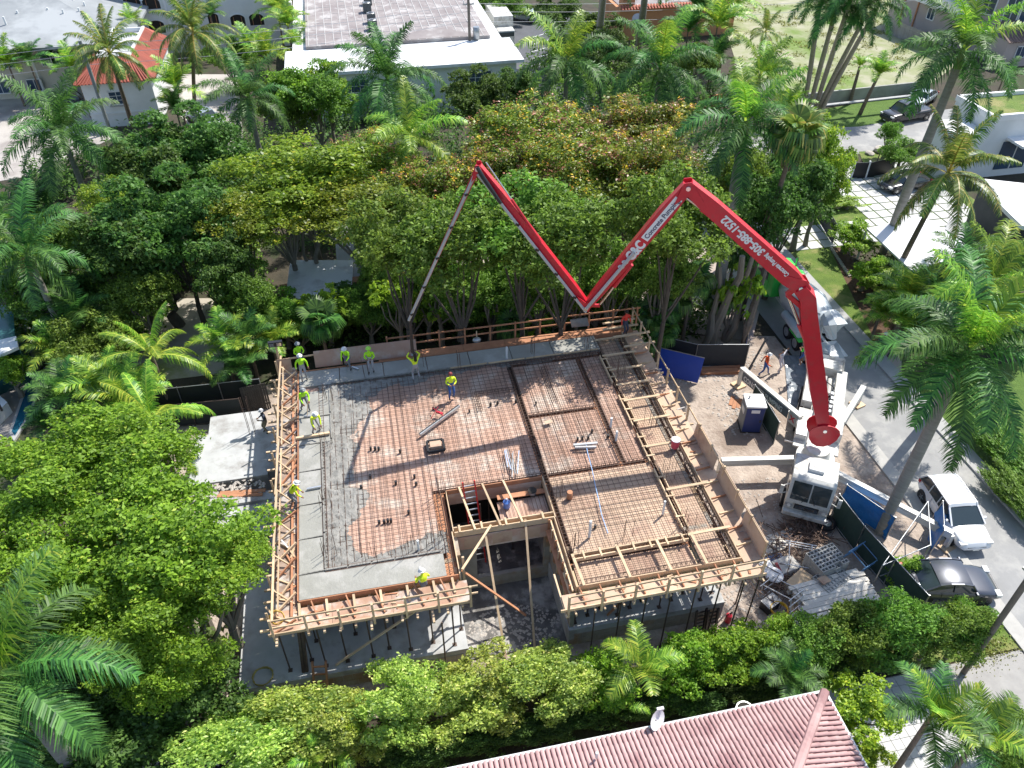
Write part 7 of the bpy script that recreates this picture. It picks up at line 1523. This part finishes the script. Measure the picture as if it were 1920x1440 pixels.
hedge('brightsmall',['bright green hedge bush between the pale bushes and the young palm','bright green hedge bush right of the young palm','bright green hedge bush below the ladders','bright green hedge bush right of the extinguisher','dark shaded hedge bush at the scrap pile'],
 [(1120,1270,2.1,(1.6,1.5,1.8)),(1260,1235,2.2,(1.7,1.4,1.6)),(1330,1225,2.1,(1.7,1.4,1.5)),(1400,1225,2.0,(1.7,1.3,1.4)),(1465,1215,2.0,(1.4,1.2,1.4))],group='bright hedge in front of the house')
hedge('broad_mid',['dense green hedge tree beside the scrap pile, left','dense green hedge tree in front of the white boards','dense green hedge tree at the fence end','sunlit hedge tree in front of the dark sedan','rightmost sunlit hedge tree by the kerb'],
 [(1520,1215,2.4,(1.9,1.5,1.9)),(1600,1190,2.6,(2.0,1.6,2.0)),(1680,1180,2.8,(2.2,1.6,2.1)),(1760,1175,2.6,(2.1,1.4,1.8)),(1810,1178,2.4,(1.4,1.3,1.6))],group='tall hedge by the street')
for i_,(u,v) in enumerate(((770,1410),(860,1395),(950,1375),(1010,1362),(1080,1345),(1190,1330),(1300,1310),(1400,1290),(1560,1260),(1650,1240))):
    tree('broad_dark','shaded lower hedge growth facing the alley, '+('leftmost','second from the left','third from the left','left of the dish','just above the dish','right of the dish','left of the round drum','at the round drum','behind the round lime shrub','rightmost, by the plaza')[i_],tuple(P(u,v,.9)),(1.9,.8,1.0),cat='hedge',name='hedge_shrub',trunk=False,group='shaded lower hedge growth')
tr_('lime','sunlit round shrub beside the pink hip roof',1595,1320,2.2,(1.7,1.6,1.3),cat='shrub'); tr_('lime','yellow green big leaved plant in the hedge gap',648,1358,2.4,(.8,.7,.8),cat='shrub')
tr_('brightsmall','clipped bright hedge along the slab driveway',1590,440,1.6,(1.6,2.6,1.3),cat='hedge'); tr_('brightsmall','bright shrub at the foot of the two leaning trunks, left',1625,510,1.6,(1.6,1.5,1.3),cat='shrub'); tr_('varieg','pale bright shrub at the foot of the two leaning trunks, right',1665,520,1.5,(1.6,1.5,1.2),cat='shrub')
tr_('lime','low clipped hedge ring at the driveway corner',1590,380,.6,(2.6,.8,.5),cat='hedge'); tr_('broad_mid','shrubs before the dark garage',1880,480,2,(3,2,1.4),cat='shrub'); tr_('broad_mid','leafy mass at the right edge behind the palm',1900,600,2.4,(3,2.4,2),cat='shrub'); tr_('broad_dark','dark shrub mass under the mulch bed palms',1790,570,2.0,(3.4,2.2,1.6),cat='shrub')
tr_('broad_mid','low hedge along the street lawn',1890,840,1.0,(1.2,4.0,1.0),cat='hedge'); tr_('brightsmall','bright creeper at the gate by the dark sedan',1690,1070,.6,(1.3,1.0,.8),cat='shrub'); tr_('broad_mid','shrub at the lower right corner',1905,1400,2,(1.6,1.6,1.5),cat='shrub'); tr_('lime','small shrub at the pink roof corner bed',1632,1425,1,(.9,.9,.7),cat='shrub')
tr_('broad_mid','hedge block behind the box truck',938,8,3,(4,2.5,2.4),cat='hedge'); tr_('brightsmall','light green shrub by the left edge, near the pool wall',12,690,2.4,(1.4,1.3,1.2),cat='shrub')
tr_('broad_mid','garden hedge along the street lawn, lower part',1915,930,.9,(1.0,3.0,.9),cat='hedge')
# twisted trunks and thin trunks of the thicket
def trunk_thing(label,pts,rs,m,name='bare_tree'):
    T_ = thing(name,label,'tree',(pts[0][0],pts[0][1],0)); b = MB(); b.tube([Vector(p) for p in pts],rs,8); b.build('trunk',m,T_,smooth=True)
def upt(u0,v0,u1,v1,z1,n=5,w=.25):
    a = P(u0,v0,0); c = P(u1,v1,z1); return [lerp_(a,c,i/n)+Vector((random.uniform(-w,w),random.uniform(-w,w),0))*(1 if 0 < i < n else 0) for i in range(n+1)]
for (u0,v0,u1,v1,z,r,l) in ((1335,645,1392,480,7,.3,'thick pale twisted trunk'),(1360,640,1415,470,7,.22,'second twisted trunk, right'),(1320,650,1350,500,6,.2,'brown trunk left of the twisted pair'),(1060,610,1040,480,5,.16,'pale curved trunk behind the boom knuckle'),(1195,580,1205,420,7,.15,'straight pale trunk under the boom'),(595,560,590,430,6,.18,'forked grey trunk against the white roof'),(585,565,570,410,6,.14,'thin trunk left of the fork'),(720,600,700,470,5,.09,'thin straight trunk before the yellow wall'),(330,625,325,540,4,.4,'thick dark trunk in the shaded yard'),(1280,620,1310,500,5,.14,'slanting trunk at the pink drive'),(935,560,940,440,6,.12,'dark trunk before the dry garden'),(1150,600,1160,470,5,.12,'dark trunk right of the knuckle'),(835,600,850,450,6,.1,'pale thin trunk by the delivery line')): trunk_thing(l,upt(u0,v0,u1,v1,z),[r*(1.2-.12*i) for i in range(6)],M_bark if 'dark' not in l else M_barkd)
T_ = thing('leaning_palm','dark rough palm trunk beside the blue tarpaulin near the drive','palm trunk',P(1385,670,0)); b = MB(); b.tube([P(1385,665,0),P(1402,610,2),P(1418,560,3.5),P(1436,500,5)],[.22,.3,.22,.18],8); b.build('trunk',M_palmb,T_,smooth=True)
# ground cover in the thicket and grass tufts
def scatter(name,poly_px,n,m,size,z=(.1,.8),clumps=60):
    q = [P(u,v,0) for u,v in poly_px]; xs = [p.x for p in q]; ys = [p.y for p in q]; pts = []
    def inside(x,y):
        c = False; j = len(q)-1
        for i in range(len(q)):
            if (q[i].y > y) != (q[j].y > y) and x < (q[j].x-q[i].x)*(y-q[i].y)/(q[j].y-q[i].y)+q[i].x: c = not c
            j = i
        return c
    cl = []
    while len(cl) < clumps:
        x,y = random.uniform(min(xs),max(xs)),random.uniform(min(ys),max(ys))
        if inside(x,y): cl.append((x,y))
    cl = np.array(cl); k = rng.integers(0,len(cl),n); p = np.zeros((n,3)); p[:,:2] = cl[k]+rng.normal(0,.5,size=(n,2)); p[:,2] = rng.uniform(z[0],z[1],n)*np.exp(-((p[:,:2]-cl[k])**2).sum(1))
    me = mesh_quads(name,cards(p,np.tile([0,0,1.],(n,1)),np.full(n,size)),rng.random(n),m); o = bpy.data.objects.new(name,me); C.objects.link(o); return tag(o,kind='stuff')
scatter('ground_cover',[(0,480),(500,480),(500,600),(380,560),(300,620),(200,760),(60,640)],16000,L_mid,.28,(.1,3.6),90)
scatter('ground_cover',[(500,600),(1330,560),(1330,640),(1130,600),(730,640),(520,655)],14000,L_dark,.26,(.1,2.0),110)
scatter('ground_cover',[(60,330),(430,250),(1500,200),(1520,330),(1300,480),(700,500),(430,440),(60,440)],52000,L_dark,.30,(.1,4.6),330)
scatter('ground_cover',[(0,1150),(430,1190),(400,1440),(0,1440)],7000,L_dark,.26,(.1,1.2),60)
scatter('ground_cover',[(1600,470),(1900,470),(1920,640),(1700,640)],5000,L_dark,.26,(.1,1.0),60)
scatter('ground_cover',[(560,170),(960,190),(1050,60),(1300,120),(1300,220),(600,240)],18000,L_mid,.32,(.1,4.0),130)
scatter('lot_grass',[(1330,-20),(1680,-10),(1740,120),(1480,180),(1400,140)],6000,leafmat('dry_grass',(.12,.14,.03),(.28,.30,.08)),.22,(.05,.3),150)
scatter('verge_tufts',[(1830,1190),(1905,1215),(1830,1240),(1790,1250)],1500,leafmat('dry_grass',(.12,.14,.03),(.28,.30,.08)),.1,(.03,.15),40)
